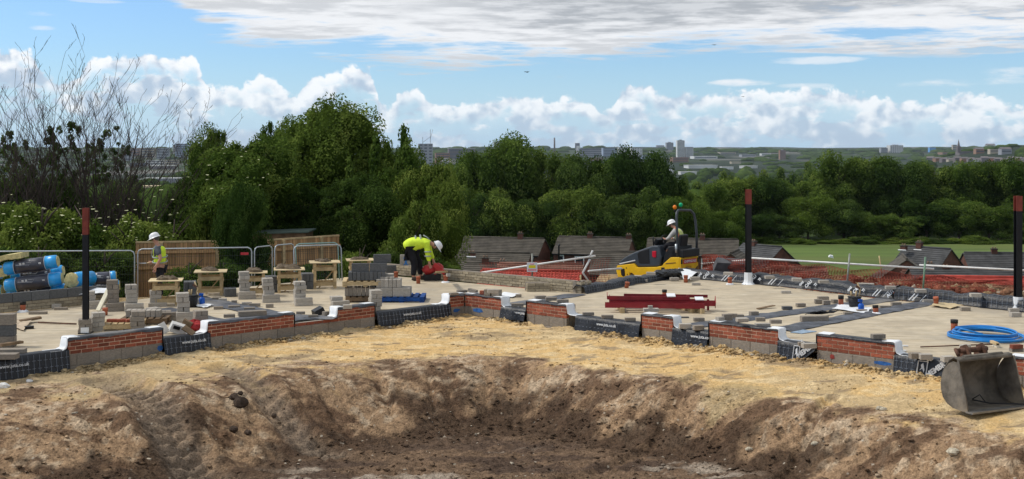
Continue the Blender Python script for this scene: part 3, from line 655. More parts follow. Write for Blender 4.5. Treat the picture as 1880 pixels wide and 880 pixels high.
def pallet(p, rz, label, m_, size=(1.2, 1.0)):
    o = thing('pallet', label, 'pallet', p, rz); L, Wd = size
    for k in range(3): MB().box((0, (k - 1) * (Wd / 2 - .05), .075), (L, .09, .085)).build('bearer', m_, o)
    for k in range(7): MB().box(((k - 3) * (L - .1) / 6, 0, .131), (.105, Wd, .022)).build('board', m_, o)
    for k in range(3): MB().box(((k - 1) * (L - .1) / 2, 0, .011), (.11, Wd, .022)).build('board', m_, o)
    return o
PB = P(737, 556); PB.y += .45
pallet(PB, -.0, 'blue pallet carrying pale grey blocks', M_bluew, (1.12, .9))
g = 'pale blocks on the blue pallet'; R = RZ(0)
for k in range(2):
    for q in range(3): blk(0, 0, 0, (.44, .1, .213), 0, 'pale block lying long in the bottom row on the blue pallet', g + ' bottom', ME_blockl, pos=(PB.x - .46 + k * .45, PB.y - .33 + q * .22, .145))
for k in range(6): blk(0, 0, 0, (.098, .44, .213), 0, 'pale block standing end-on in the upper row on the blue pallet', g + ' upper', ME_blockl, pos=(PB.x - .60 + k * .103, PB.y - .12, .36))
for k in range(2): blk(0, 0, 0, (.1, .44, .213), 0, 'pale block at the left edge of the blue pallet pile', g + ' edge', ME_blockl, pos=(PB.x - .75, PB.y + .03, .145 + k * .215))
for k, (ox, rz_) in enumerate([(-.62, 0), (-.36, .1)]): blk(0, 0, 0, (.22, .3, .10), rz_, ('left' if k == 0 else 'right') + ' small block on the very top of the pile on the blue pallet', None, ME_blockl, pos=(PB.x + ox, PB.y + .1, .575))
for k in range(3): blk(0, 0, 0, (.14, .1, .05), k, 'broken piece of block on top of the pile on the blue pallet', 'broken pieces', ME_blockl, pos=(PB.x - .48 + k * .1, PB.y - .2, .575), name='broken_block')
PW = P(668, 556); PW.y += .55
pallet(PW, .12, 'lower wooden pallet under the dark block pile', M_woodd, (1.05, 1.0)); pallet(PW + Vector((-.02, .02, .39)), .10, 'upper wooden pallet between layers of dark blocks', M_wood, (1.15, 1.0))
for k in range(10): blk(0, 0, 0, (.098, .44, .213), .12, 'block in the lower layer between the two wooden pallets', 'lower layer between the pallets', ME_block, pos=(PW.x - .47 + k * .104, PW.y - .24 + k * .012, .15))
for k in range(9): blk(0, 0, 0, (.098, .44, .213), .10, 'dark block standing in the middle layer of the pallet pile', 'middle layer of the pallet pile', ME_blockd, pos=(PW.x - .38 + k * .104, PW.y - .2 + k * .010, .54))
for k in range(2): blk(0, 0, 0, (.44, .1, .213), .10, 'dark block lying long on top of the pallet pile', 'upper layer of the pallet pile', ME_blockd, pos=(PW.x - .12 + k * .45, PW.y - .30 + k * .045, .755))
blk(0, 0, 0, (.44, .1, .213), .2, 'topmost dark block of the pallet pile', None, ME_blockd, pos=(PW.x + .42, PW.y - .15, .97))
# left edge blocks
p = P(8, 640)
for k in range(3): blk(0, 0, 0, (.44, .215, .213), .12, ['bottom', 'middle', 'top'][k] + ' block of the grey pile cut by the left edge', None, [ME_block, ME_blockd, ME_block][k], pos=(p.x - .1, p.y + .2, .0 + k * .216))
blk(22, 650, 0, (.5, .2, .1), .1, 'flat grey block nearest the left edge', None); blk(10, 659, 0, (.44, .215, .1), .05, 'flat block just behind the leftmost membrane', None)
# dark + pale blocks round the far corner
p = P(722, 505); blk(0, 0, 0, (.44, .1, .3), .1, 'dark block standing on the far wall left of the bending worker', None, ME_blockd, pos=(p.x - .0, p.y, .0))
p = P(744, 506); bb = blk(0, 0, 0, (.36, .12, .62), .1, 'pale standing block marked with a blue cross behind the bending worker', None, ME_blockl, pos=(p.x, p.y + .2, .0))
mb = MB(); mb.box((-.0, -.54, .15), (.55, .02, .09), Matrix.Rotation(.9, 3, 'Y')); mb.box((-.0, -.55, .15), (.55, .02, .09), Matrix.Rotation(-.9, 3, 'Y')); mb.build('blue_cross', mat('blue crayon', (.05, .22, .55), .8, .1, 5, 0), bb)

# ---- loose blocks lying about
def rowof(lst):
    for px, py, z, L, rz, label, *r in lst:
        w, h, me_, tl = (r + [None] * 4)[:4] if r else (None,) * 4
        blk(px, py, z, (L, w or .1, h or .07), rz, label, None, me_, tilt=tl or (0, 0))
TOP = .235
rowof([(992, 549, TOP, .26, .3, 'first loose block on the wall right of the inside corner', .12, .08), (1012, 552, TOP, .27, .1, 'second loose block on the wall right of the inside corner', .12, .08), (1033, 556, TOP, .27, .15, 'third loose block on the wall right of the inside corner', .12, .08),
 (833, 542, TOP, .22, .5, 'loose block at the left end of the corner wall', .11, .06), (848, 537, TOP, .26, .3, 'loose dark block over the inside corner', .12, .06, ME_block), (868, 537, TOP + .02, .24, -.5, 'tilted loose block on the right leg of the corner wall', .12, .08, ME_block, (0, .18)), (885, 541, TOP, .1, -.3, 'small red brick stub on the corner wall', .1, .1, ME_brick),
 (897, 543, TOP, .17, -.4, 'left of two side by side blocks on the corner wall', .2, .16), (912, 544, TOP, .2, -.4, 'right of two side by side blocks on the corner wall', .2, .16), (905, 538, TOP + .165, .26, .1, 'pale block on top of the pair on the corner wall', .14, .09, ME_blockl),
 (1195, 572, TOP, .34, .0, 'pale block on the narrow wall in front of the beams', .16, .07, ME_blockl), (1194, 566, TOP + .075, .1, .0, 'small stub on the pale block over the narrow wall', .08, .06, ME_blockl),
 (1322, 590, TOP, .16, .5, 'leftmost loose block on the long right wall', .12, .09, ME_blockl), (1335, 588, TOP, .2, .3, 'second loose block on the long right wall', .12, .13), (1362, 591, TOP, .24, .1, 'lower of two stacked blocks on the long right wall', .13, .09, ME_blockl), (1363, 590, TOP + .095, .25, .2, 'upper of two stacked blocks on the long right wall', .13, .06, ME_blockl), (1345, 583, TOP, .2, -.2, 'loose dark block behind the long right wall', .12, .08),
 (1400, 600, TOP - .02, .3, .1, 'pale block near the white flap of the long right wall', .13, .07, ME_blockl), (1396, 590, TOP - .1, .2, .0, 'loose block behind the pale block on the long right wall', .12, .08), (1424, 594, TOP - .12, .24, .05, 'dark block right of the long right wall', .12, .08),
 (1612, 622, TOP, .26, .2, 'loose block on the wall with the blue mark', .12, .09), (1866, 646, TOP, .22, .1, 'grey block under a red brick at the right edge', .12, .07), (1866, 640, TOP + .075, .21, .2, 'red brick on a grey block at the right edge', .1, .07, ME_brick),
 (463, 580, TOP, .60, .35, 'large grey block lying on top of the long left wall', .2, .11, ME_block), (421, 583, .2, .24, .3, 'small block left of the large grey block', .12, .07), (638, 567, TOP, .20, .2, 'small block beside the white flap of the stepped wall', .14, .09, ME_blockl),
 (617, 573, .0, .12, .6, 'loose block in the step of the left wall', .12, .1), (575, 583, .02, .22, .2, 'loose block near the low part of the stepped wall', .1, .06), (598, 580, .02, .14, .8, 'grey lump beside the open black box', .1, .1), (552, 577, .02, .2, .1, 'flat block near the right end of the long left wall', .1, .06),
 (398, 551, .0, .22, .2, 'left of two loose blocks on the left grey strip', .1, .07), (409, 553, .0, .2, .3, 'right of two loose blocks on the left grey strip', .1, .07, ME_blockl), (430, 556, .0, .14, .2, 'small dark block on the left grey strip', .1, .06), (401, 568, .0, .22, .3, 'loose block on the pale floor between the grey strips', .12, .07), (430, 566, .0, .28, .3, 'loose block on the middle of the left grey strip', .12, .07), (453, 560, .0, .24, .3, 'loose block below the tall stack on the grey strip', .1, .07, ME_blockl), (468, 563, .0, .26, .1, 'fourth loose block along the left grey strip', .1, .08), (458, 570, .0, .26, .2, 'loose block nearest the large grey block', .12, .07), (495, 565, .0, .18, .3, 'dark loose block at the right end of the grey strip', .12, .09),
 (70, 577, .0, .4, .1, 'loose flat block near the far left pipe', .12, .06), (104, 566, .0, .2, .0, 'upper of two loose blocks before the far left wall', .12, .1, ME_blockl), (112, 569, .0, .3, .1, 'lower of two loose blocks before the far left wall', .1, .06),
 (950, 563, .02, .3, .0, 'loose block behind the short membrane by the corner', .12, .08), (952, 546, .0, .14, .2, 'small loose block on the grey strip by the far wall', .1, .08), (1080, 579, .02, .26, .1, 'first loose block behind the membrane under the beams', .12, .07), (1115, 585, .02, .27, .0, 'second loose block behind the membrane under the beams', .12, .08), (1157, 590, .02, .24, .0, 'third loose block behind the membrane under the beams', .12, .08),
 (1258, 603, .03, .26, .0, 'pinkish loose block between the narrow and the long wall', .14, .1, ME_blockl), (1282, 606, .03, .22, .2, 'grey loose block between the narrow and the long wall', .14, .1), (1283, 590, .0, .24, .1, 'loose block on the floor behind the right membrane', .12, .08), (1255, 584, .0, .24, .0, 'thin dark offcut on the floor right of the narrow wall', .06, .03, ME_blockd),
 (1485, 639, .03, .27, .2, 'loose block resting on the emblem membrane', .14, .09, ME_blockl), (1470, 635, .02, .1, .0, 'small red-grey stub on the emblem membrane', .1, .07), (1681, 658, .02, .22, .1, 'left loose block on the torn membrane', .14, .1), (1699, 660, .02, .22, .0, 'middle loose block on the torn membrane', .14, .1, ME_blockl), (1740, 664, .02, .22, .2, 'loose block left of the digger bucket', .14, .1, ME_blockl), (1772, 645, .0, .18, .3, 'loose block on the floor above the digger bucket', .12, .13, ME_blockl),
 (1278, 524, .0, .24, .0, 'loose block on the open floor in front of the roller', .1, .07, ME_blockl), (1443, 539, .0, .26, .0, 'loose block on the open floor below the kerb', .1, .07, ME_blockl), (1772, 571, .0, .22, .0, 'loose block on the right floor near the kerb', .12, .09), (1861, 574, .0, .22, .0, 'upper loose block by the right black post', .14, .1, ME_blockl), (1864, 582, .0, .24, .1, 'lower loose block by the right black post', .14, .1, ME_blockl),
 (1384, 580, .01, .2, .3, 'first loose block along the right grey strip', .12, .1), (1357, 584, .01, .2, .1, 'loose block where the grey strip starts', .12, .08), (1445, 568, .01, .24, .1, 'dark loose block halfway along the right grey strip', .12, .07, ME_blockd), (1470, 563, .01, .22, .2, 'loose block halfway along the right grey strip', .12, .08), (1503, 557, .01, .2, .0, 'left of a cluster of blocks on the grey strip', .12, .1), (1511, 553, .01, .28, .1, 'topmost of a cluster of blocks on the grey strip', .12, .12), (1517, 559, .01, .18, .1, 'front of a cluster of blocks on the grey strip', .12, .1), (1532, 556, .01, .14, .4, 'right of a cluster of blocks on the grey strip', .12, .08),
 (1495, 590, .01, .62, .12, 'long grey block lying on the lower grey strip', .16, .12), (1557, 578, .01, .2, .1, 'loose block right of the long grey block', .1, .06), (1582, 573, .01, .24, .1, 'loose block left of the leaning drain pipe', .1, .06), (1625, 566, .01, .26, .0, 'loose block right of the leaning drain pipe', .12, .06), (1645, 561, .01, .24, .1, 'second loose block right of the leaning drain pipe', .12, .08), (1560, 553, .01, .22, .1, 'loose block behind the white pipe sleeve', .1, .07), (1652, 548, .02, .3, .0, 'loose block at the foot of the kerb beside the lettering', .12, .12, ME_blockl), (1665, 551, .02, .14, .1, 'dark stub at the foot of the kerb', .1, .1, ME_blockd), (1688, 553, .02, .3, .0, 'pale block at the foot of the kerb right of the lettering', .14, .1, ME_blockl), (1705, 556, .02, .3, .0, 'second pale block at the foot of the kerb', .14, .08, ME_blockl)])
# blocks on the kerbs
for i, (px, py, lab) in enumerate([(1195, 505, 'left of two stones on the kerb before the roller'), (1172, 511, 'stone at the foot of the kerb below the roller drum'), (1180, 518, 'second stone at the foot of the kerb before the roller'), (1238, 515, 'stone in the shade of the crumpled sheet'), (1276, 514, 'stone on the kerb right of the white sheet'), (1337, 505, 'stone on the kerb left of the middle black post'), (1413, 512, 'first stone on the kerb right of the middle black post'), (1463, 516, 'second stone on the kerb right of the middle black post'), (1512, 520, 'third stone on the kerb right of the middle black post'), (1635, 531, 'stone on the kerb right of the tool bucket'), (1690, 537, 'stone on the kerb at the green rail post'), (1791, 545, 'stone on the kerb left of the right black post')]):
    blk(px, py, .27 if i not in (1, 2, 3) else .02, (.26, .16, .08), random.uniform(-.3, .1), lab, None, ME_blockl)

# ---- grey damp-proof strips across the floor
def strip(a, b, w, label, z=.006):
    p, q = P(*a), P(*b); d = (q - p); L = d.length; d.normalize(); n = Vector((-d.y, d.x, 0)); N = int(L / .25); mb = MB(); vs = []; fs = []
    for i in range(N + 1):
        for k in range(5): vs.append(p + d * (L * i / N) + n * ((k / 4 - .5) * w + random.uniform(-.025, .025)) + Vector((0, 0, z + random.random() * .022 + (.012 if k in (1, 2, 3) else -.006))))
    for i in range(N):
        for k in range(4): fs.append((i * 5 + k, i * 5 + k + 1, i * 5 + k + 6, i * 5 + k + 5))
    mb.add(vs, fs, False); o = mb.build('damp_proof_strip', M_grey); tag(o, label, 'damp proof strip', 'grey strips across the floor'); return o
strip((925, 562), (1062, 541), .55, 'grey strip from the corner wall to the far wall'); strip((1246, 602), (1640, 549), .62, 'long upper grey strip across the right floor'); strip((1432, 607), (1706, 556), .60, 'long lower grey strip across the right floor', .010)
strip((345, 546), (560, 590), .75, 'grey strip behind the long left wall'); strip((300, 568), (410, 592), .45, 'short grey strip in front of the tall stack', .012); strip((505, 580), (620, 586), .45, 'crumpled grey strip behind the stepped wall', .014)
def sheet(name, pts, m_, label, cat, z=.03, jit=.03, sub=5):
    """crumpled sheet between four corner points"""
    a, b, c, d = [Vector(p) for p in pts]; mb = MB(); vs = []; fs = []
    for i in range(sub + 1):
        for k in range(sub + 1):
            u, v = i / sub, k / sub; p = a * (1 - u) * (1 - v) + b * u * (1 - v) + c * u * v + d * (1 - u) * v
            vs.append(p + Vector((random.uniform(-jit, jit), random.uniform(-jit, jit), random.uniform(0, jit))))
    for i in range(sub):
        for k in range(sub): fs.append((i * (sub + 1) + k, i * (sub + 1) + k + 1, (i + 1) * (sub + 1) + k + 1, (i + 1) * (sub + 1) + k))
    o = mb.add(vs, fs, False).build(name, m_); s_ = o.modifiers.new('s', 'SOLIDIFY'); s_.thickness = .006; return tag(o, label, cat)
sheet('plastic_sheet', [P(1528, 567, .03), P(1590, 575, .03), P(1600, 566, .04), P(1545, 560, .04)], M_white, 'white sheet spread round the pipe sleeve on the grey strip', 'plastic sheet')
sheet('plastic_sheet', [P(1708, 562, .03), P(1745, 567, .02), P(1768, 561, .04), P(1725, 556, .05)], M_ply, 'torn tan sheet on the floor beside the leaning pipe', 'plastic sheet')
sheet('plastic_sheet', [P(1475, 580, .03), P(1520, 577, .03), P(1545, 571, .05), P(1500, 574, .1)], M_dpc, 'crumpled black sheet on the lower grey strip', 'plastic sheet', jit=.05)
sheet('plastic_sheet', [P(359, 563, .02), P(378, 566, .02), P(392, 561, .02), P(372, 558, .02)], M_white, 'white sheet under the small blue spray bottle', 'plastic sheet')
sheet('plastic_sheet', [PD(1257, 516, 34.7), PD(1264, 513, 34.8), PD(1282, 499, 35.7), PD(1246, 493, 36.0)], M_white, 'white sheet hanging over the kerb behind the roller', 'plastic sheet', jit=.015)
sheet('plastic_sheet', [P(905, 543, .03), P(940, 546, .03), P(955, 541, .03), P(925, 537, .05)], M_white, 'white sheet lying by the far wall above the corner wall', 'plastic sheet', jit=.015)
sheet('plastic_sheet', [P(18, 598, .03), P(45, 608, .02), P(56, 590, .04), P(30, 588, .05)], mat('tan paper', (.45, .36, .26), .9, .15, 5, .2), 'torn brown paper on the floor near the left edge', 'paper')
# ---- timber bits
def plank(name, a, b, w, h, m_, label, cat='plank'):
    a, b = Vector(a), Vector(b); d = b - a; q = d.to_track_quat('X', 'Z').to_matrix()
    o = MB().box((0, 0, 0), (d.length, w, h)).build(name, m_, None, (a + b) / 2, q.to_euler()); return tag(o, label, cat)
a = P(180, 572); plank('board', a + Vector((0, 0, .02)), a + Vector((.22, .25, .60)), .17, .03, mat('white board', (.62, .58, .45), .8, .1, 5, .1), 'white board leaning against the tall stack', 'board')
plank('plank', P(36, 590, .05), P(75, 583, .1), .18, .05, M_woodd, 'weathered plank lying near the left edge'); plank('pole', P(70, 592, .03), P(140, 595, .03), .03, .03, M_rust, 'thin rusty rod on the floor near the left post', 'rod')
plank('plank', P(45, 602, .03), P(62, 601, .03), .12, .06, M_blackp, 'short black offcut near the left edge', 'offcut'); plank('plank', P(0, 634, .1), P(40, 628, .1), .12, .05, M_woodd, 'timber strip under the left edge blocks')
plank('plank', P(1391, 567, .02), P(1421, 561, .06), .1, .02, M_woodd, 'thin warped strip on the floor between beams and strip', 'wood strip')
plank('plank', P(800, 500, .30), P(822, 499, .3), .06, .05, M_wood, 'pale timber on the far wall right of the red bag')
plank('plank', P(822, 505, .25), P(824, 505, .5), .09, .09, M_blockl, 'short upright stub on the far wall', 'stub')
# low pallets and bricks behind the left wall
p = P(217, 606); pallet(p + Vector((0, .3, 0)), .2, 'broken pale pallet behind the leftmost brick wall', M_wood, (.9, .8))
p = P(262, 596); pallet(p + Vector((0, .3, 0)), .1, 'reddish pallet under dark blocks left of centre', M_woodd, (1.0, .8))
for k in range(7): blk(0, 0, 0, (.098, .3, .15), .15, 'block standing on edge on the reddish pallet', 'blocks on the reddish pallet', ME_blockl, pos=(p.x - .38 + k * .11, p.y + .25, .145))
for k in range(3): blk(0, 0, 0, (.2, .1, .06), .3 * k, 'reddish brick on the broken pale pallet', 'bricks on the pale pallet', ME_brick, pos=(P(217, 606).x - .2 + k * .2, P(217, 606).y + .2, .145), name='brick')
# ---- trestle mortar tables
def trestle(px, ytop, label, w=.82, mortar=1.0, lab2='', rz=.2, h=.62):
    D = F * (H - h) / (ytop - 275); x = (px - 940) / F * D; o = thing('mortar_table', label, 'table', (x, D, 0), rz, 'mortar tables in a row')
    MB().box((0, 0, h), (w, w * .9, .022)).build('tabletop', M_ply, o)
    for sx_ in (-1, 1):
        for sy in (-1, 1): MB().box((sx_ * w * .33, sy * w * .3, h / 2 - .01), (.075, .05, h - .02)).build('leg', M_wood, o)
    for sy in (-1, 1):
        for z in (.13, h - .17): MB().box((0, sy * (w * .3 + .03), z), (w * .72, .02, .1)).build('cross_board', M_wood, o)
    for sx_ in (-1, 1): MB().box((sx_ * (w * .33 + .045), 0, h * .62), (.02, w * .66, .07)).build('side_board', M_wood, o)
    MB().box((.05, .02, h * .35), (.03, .04, h * .9), Matrix.Rotation(.7, 3, 'Y')).build('brace', M_wood, o)
    mb = MB(); rs = random.Random(int(px))
    for k in range(7):
        a = rs.random() * 6.28; r = rs.random() * .14; mb.ball((cos(a) * r * 1.4, sin(a) * r, h + .012), .17 * mortar * rs.uniform(.6, 1), 9, 6, (1.3, 1, .75), .16, 0)
    tag(mb.build('mortar_heap', M_mud, None, (x, D, 0)), lab2, 'mortar', 'mortar heaps on the tables')
trestle(305, 514, 'nearest mortar table, right of the left worker', .80, .8, 'low olive mortar heap spread on the nearest table'); trestle(387, 498, 'second mortar table, with wide pale boards', .84, .9, 'mortar heap on the second table'); trestle(469, 500, 'mortar table partly behind the tall stack', .62, 1.0, 'mortar heap on the table behind the tall stack')
trestle(531, 494, 'mortar table between two dark bundles', .82, 1.0, 'peaked mortar heap between the dark bundles'); trestle(596, 481, 'tallest mortar table, in front of the leaning fence panel', .84, .7, 'flat mortar heap before the leaning fence panel', h=.72); trestle(661, 477, 'farthest mortar table behind the dark block pile', .80, .7, 'mortar heap on the farthest table')
# ---- posts
def post(px, pyb, pyt, label, wrap, w=.13, redh=.28, z=0.0):
    p = P(px, pyb, z); D = p.y; top = H - (pyt - 275) / F * D; o = thing('steel_post', label, 'steel post', (p.x, p.y, 0), .1, 'steel posts standing in the floor')
    def hsec(m, z0, z1, g):
        for s in (-1, 1): m.box((0, s * w * .46, (z0 + z1) / 2), (w + g, w * .09, z1 - z0))
        m.box((0, 0, (z0 + z1) / 2), (w * .16 + g, w * .84, z1 - z0))
    m_ = MB(); hsec(m_, .02, top - redh, 0); m_.build('shaft', M_blackp, o); m_ = MB(); hsec(m_, top - redh, top, .004); m_.build('red_top', M_redtop, o)
    m_ = MB().box((0, 0, .01), (.26, .26, .02)); m_.build('base_plate', M_blackp, o)
    if wrap == 1: MB().box((0, -.0, .07), (.16, .2, .12)).build('white_base', M_white, o)
    if wrap == 2:
        mb = MB(); mb.tube([(0, 0, .0), (.0, 0, .05), (0, 0, .12), (0, 0, .34)], [.20, .14, .12, .115], 9, cap=False, sm=False); mb.build('white_wrap', M_white, o)
post(157.5, 612, 382, 'leftmost black steel post with a dark red top', 1, .115, .56); post(1374, 522, 348, 'middle black steel post with a dark red top, right of the roller', 2, .145, .42); post(1869, 571, 360, 'rightmost black steel post with a dark red top', 2, .145, .36)
# ---- red steel beams
BO = P(1110, 570)
def beam(a, b, sec, label, plate0=None, plate1=None, web=True):
    a, b = Vector(a), Vector(b); d = b - a; o = thing('steel_beam', label, 'steel beam', a, atan2(d.y, d.x)); L = d.length; w, h = sec
    MB().box((L / 2, 0, h * .5), (L, w, h * .09)).build('web', M_redox, o)
    for s in (-1, 1): MB().box((L / 2, s * w / 2, h * .5), (L - .01, w * .09, h)).build('flange', M_redox, o)
    for pl_, x in ((plate0, 0), (plate1, L)):
        if pl_: MB().box((x, 0, h * .5 + pl_[1]), (.015, pl_[0], pl_[0]), Matrix.Rotation(pl_[2], 3, 'X')).build('end_plate', M_redox, o)
    return o
y0 = BO.y
beam((BO.x - .02, y0 - .32, .11), (BO.x + 2.32, y0 - .52, .11), (.11, .12), 'front red steel beam, lying lowest and furthest left')
beam((BO.x + .12, y0 + .05, .13), (BO.x + 2.62, y0 - .18, .13), (.12, .12), 'second red steel beam, ending in a diamond plate at the right', (.17, .06, .6), (.21, .03, .785))
beam((BO.x + .06, y0 - .02, .265), (BO.x + 2.02, y0 - .16, .245), (.10, .08), 'red steel beam resting on the lower two, notched at the left', (.12, .05, .5), None)
beam((BO.x + .48, y0 + .26, .30), (BO.x + 2.48, y0 + .04, .30), (.07, .065), 'uppermost thin red beam at the back of the pile')
beam((BO.x + .30, y0 + .34, .12), (BO.x + 2.30, y0 + .20, .12), (.12, .12), 'rearmost red steel beam on the bearers')
for k, (xx, yy_) in enumerate([(1.98, -.02), (2.47, -.05)]): tag(MB().box((0, 0, 0), (.05, .05, .26)).build('steel_upright', M_redox, None, (BO.x + xx, y0 + yy_, .24 - .10 * k)), ['red upright cleat near the middle right of the beams', 'short red upright at the right end of the beams'][k], 'steel offcut')
for k, (ox, oy) in enumerate([(.38, 0), (2.0, -.1), (2.12, -.35)]): tag(MB().box((0, 0, .06), (.1, 1.1 if k < 2 else .4, .12)).build('timber_bearer', M_wood, None, (BO.x + ox, y0 + oy, .0), (0, 0, [.0, .5, -.9][k])), ['timber bearer under the left end of the beams', 'timber bearer under the right end of the beams', 'crossed timber offcut under the beams'][k], 'timber')
for k, ox in enumerate((1.55, 2.22)): tag(MB().box((0, 0, .0), (.20, .16, .02), Matrix.Rotation(.35, 3, 'X')).build('paper_label', M_white, None, (BO.x + ox, y0 - .30, .40 - .08 * k)), ('left' if k == 0 else 'right') + ' white label lying on the red beams', 'label')
# ---- blue coil of pipe
cc_ = P(1808, 621); mb = MB(); pts = []
for i in range(6 * 40):
    a = 2 * pi * i / 40 + 2.4; rr = .70 + .055 * sin(i * .031) - .022 * (i // 40) + .01 * sin(a * 3 + i * .1); pts.append((cc_.x + cos(a) * rr + .04 * sin(i // 40 * 2.0), cc_.y + sin(a) * rr, .03 + .021 * (i / 40) + .01 * sin(a * 2)))
e = pts[-1]; pts += [(e[0] + .2, e[1] - .10, .1), (e[0] + .45, e[1] - .3, .05)]
tag(MB().tube(pts, .021, 7).build('pipe_coil', M_bluep), 'coil of bright blue plastic pipe lying on the right floor', 'pipe coil')
# ---- broom
o = thing('broom', 'broom with a thin brown handle lying above the digger bucket', 'broom', P(1690, 640)); e = P(1822, 637) - P(1690, 640)
MB().cyl((0, 0, .03), e + Vector((0, 0, .05)), .014, n=6).build('handle', M_rust, o); MB().box(e + Vector((.04, 0, .08)), (.06, .3, .05)).build('head', M_wood, o); MB().box(e + Vector((.06, 0, .035)), (.07, .3, .09)).build('bristles', M_bristle, o)
for k, (px, py) in enumerate([(1657, 646), (1662, 637)]): tag(MB().box((0, 0, .02), (.14 - .04 * k, .05, .02)).build('plastic_scrap', M_white, None, P(px, py)), ['white scrap on the floor right of the blue marked wall', 'small dark ringed scrap behind the white one'][k], 'scrap')
sheet('spray_mark', [P(1450, 611, .006), P(1472, 613, .006), P(1500, 609, .006), P(1474, 606, .006)], mat('faint blue spray', (.25, .33, .42), .9, .3, 6, 0), 'faint blue sprayed mark on the floor behind the long right wall', 'spray mark', jit=.003)
# ---- buckets of tools
def tool_bucket(px, py, label, blue, lab2):
    p = P(px, py); o = thing('tool_bucket', label, 'bucket', p); mb = MB(); mb.tube([(0, 0, 0), (0, 0, .3)], [.12, .16], 14); mb.build('body', M_blackr, o)
    mb = MB(); mb.tube([(.16 * cos(a), .16 * sin(a), .29) for a in [2 * pi * k / 14 for k in range(14)]], .012, 5, True); mb.build('rim', M_blackr, o)
    MB().tube([(.1, .0, .25), (.14, .02, .45), (.07, .0, .62)], .018, 6).build('wooden_handle', M_wood, o); MB().cyl((-.05, .04, .25), (-.08, .05, .42), .022, n=6).build('wooden_handle', M_wood, o)
    MB().cyl((.0, -.06, .25), (.02, -.08, .44), .02, n=6).build('wooden_handle', M_wood, o); MB().box((.08, .0, .52), (.12, .03, .05), Matrix.Rotation(.6, 3, 'Y')).build('hammer_head', M_rust, o)
    b = thing('spray_bottle', lab2, 'bottle', P(*blue)); MB().tube([(0, 0, 0), (0, 0, .16), (0, 0, .2)], [.07, .07, .03], 12).build('body', M_bluepl, b); MB().box((-.02, 0, .26), (.1, .05, .06)).build('trigger', M_bluepl, b); MB().cyl((0, 0, .2), (0, 0, .25), .02).build('neck', M_bluepl, b)
tool_bucket(352, 564, 'black bucket of wooden handled tools among the left stacks', (371, 560), 'blue plastic bottle right of the left tool bucket'); tool_bucket(1569, 567, 'black bucket of tools on the right grey strip', (1581, 572), 'blue plastic bottle beside the right tool bucket')
# ---- rubbish by the left membrane
p = P(326, 612)
o = thing('rubbish_box', 'crushed white box among the rubbish behind the left membrane', 'box', p); MB().box((0, 0, .11), (.32, .22, .18), Euler((.2, .35, .4)).to_matrix(), .9).build('box_body', M_white2, o); MB().box((.02, -.13, .13), (.14, .01, .07), Euler((.2, .35, .4)).to_matrix()).build('dark_window', M_blackp, o); MB().box((-.3, -.05, .1), (.2, .02, .24), Euler((.1, -.5, .2)).to_matrix()).build('flap', M_white2, o)
o = thing('red_bag', 'torn red bag on the rubbish behind the left membrane', 'bag', P(357, 608)); mb = MB(); mb.ball((0, 0, .08), .2, 9, 6, (1.2, .7, .8), .2, -.4); mb.ball((.2, 0, .04), .14, 9, 6, (1.2, .7, .7), .2, -.4); mb.build('bag_body', M_redr, o); MB().box((-.12, -.1, .18), (.2, .06, .12), Euler((.3, .5, 0)).to_matrix()).build('cardboard', M_woodd, o)
tag(MB().box((0, 0, .1), (.26, .2, .02), Euler((.3, .6, 0)).to_matrix()).build('cardboard', M_woodd, None, P(346, 616)), 'brown cardboard flap between white box and red bag', 'cardboard')
tag(MB().box((0, 0, .08), (.26, .2, .14), Euler((.1, -.4, .6)).to_matrix(), .9).build('open_box', M_dpc, None, P(584, 578)), 'open black box on the strip behind the stepped wall', 'box')
# ---- digger bucket
lip0 = P(1779, 757, -.36); ang = math.atan2(.50, 1.08)
DB = thing('digger_bucket', 'wide worn steel digger bucket lying on the sand, mouth toward the viewer', 'digger bucket', lip0 + Vector((0, 0, -.01)), ang)
prof = [(0, 0), (.16, -.0), (.32, .015), (.45, .07), (.545, .17), (.585, .30), (.59, .43), (.56, .56), (.50, .68), (.42, .78), (.33, .83), (.255, .82), (.235, .77)]
BWd = 1.22
mb = MB(); vs = []; fs = []
for k in range(9):
    for (v, w) in prof: vs.append((BWd * k / 8, v, w))
prof = [(v, w * .93) for v, w in prof]
n = len(prof)
for k in range(8):
    for i in range(n - 1): fs.append((k * n + i, k * n + i + 1, (k + 1) * n + i + 1, (k + 1) * n + i))
mb.add(vs, fs, True); sh_ = mb.build('shell', M_steel, DB); so = sh_.modifiers.new('s', 'SOLIDIFY'); so.thickness = .018; so.offset = 0
for x in (-.008, BWd + .008):
    pr = [(0.0, 0.0)] + prof[1:-1] + [(.215, .80), (.17, .62), (.085, .31)]
    MB().prism([(v, w) for v, w in pr], x - .012, x + .012, fn=lambda u, w, y: (y, u, w)).build('side_plate', M_steel, DB)
    MB().tube([(x, -.005, .0), (x, .085, .31), (x, .17, .62), (x, .225, .80)], .013, 6).build('edge_bar', M_steel, DB)
MB().box((BWd / 2, -.03, .006), (BWd + .06, .15, .028)).build('cutting_edge', mat('bright worn edge', (.30, .29, .27), .4, .2, 8, .2, metal=.6), DB)
for x in (.40, .76):
    MB().prism([(.40, .76), (.62, .60), (.62, .82), (.56, .96), (.46, 1.0), (.38, .93), (.34, .83)], x - .02, x + .02, fn=lambda u, w, y: (y, u, w)).build('hitch_ear', M_rust, DB)
MB().cyl((.28, .48, .90), (.88, .48, .90), .045).build('pin', M_rust, DB); MB().cyl((.36, .58, .72), (.80, .58, .72), .035).build('pin', M_rust, DB); MB().tube([(.2, .42, .84), (.22, .50, .92), (.30, .48, .90)], .035, 7).build('pin_end', M_rust, DB)
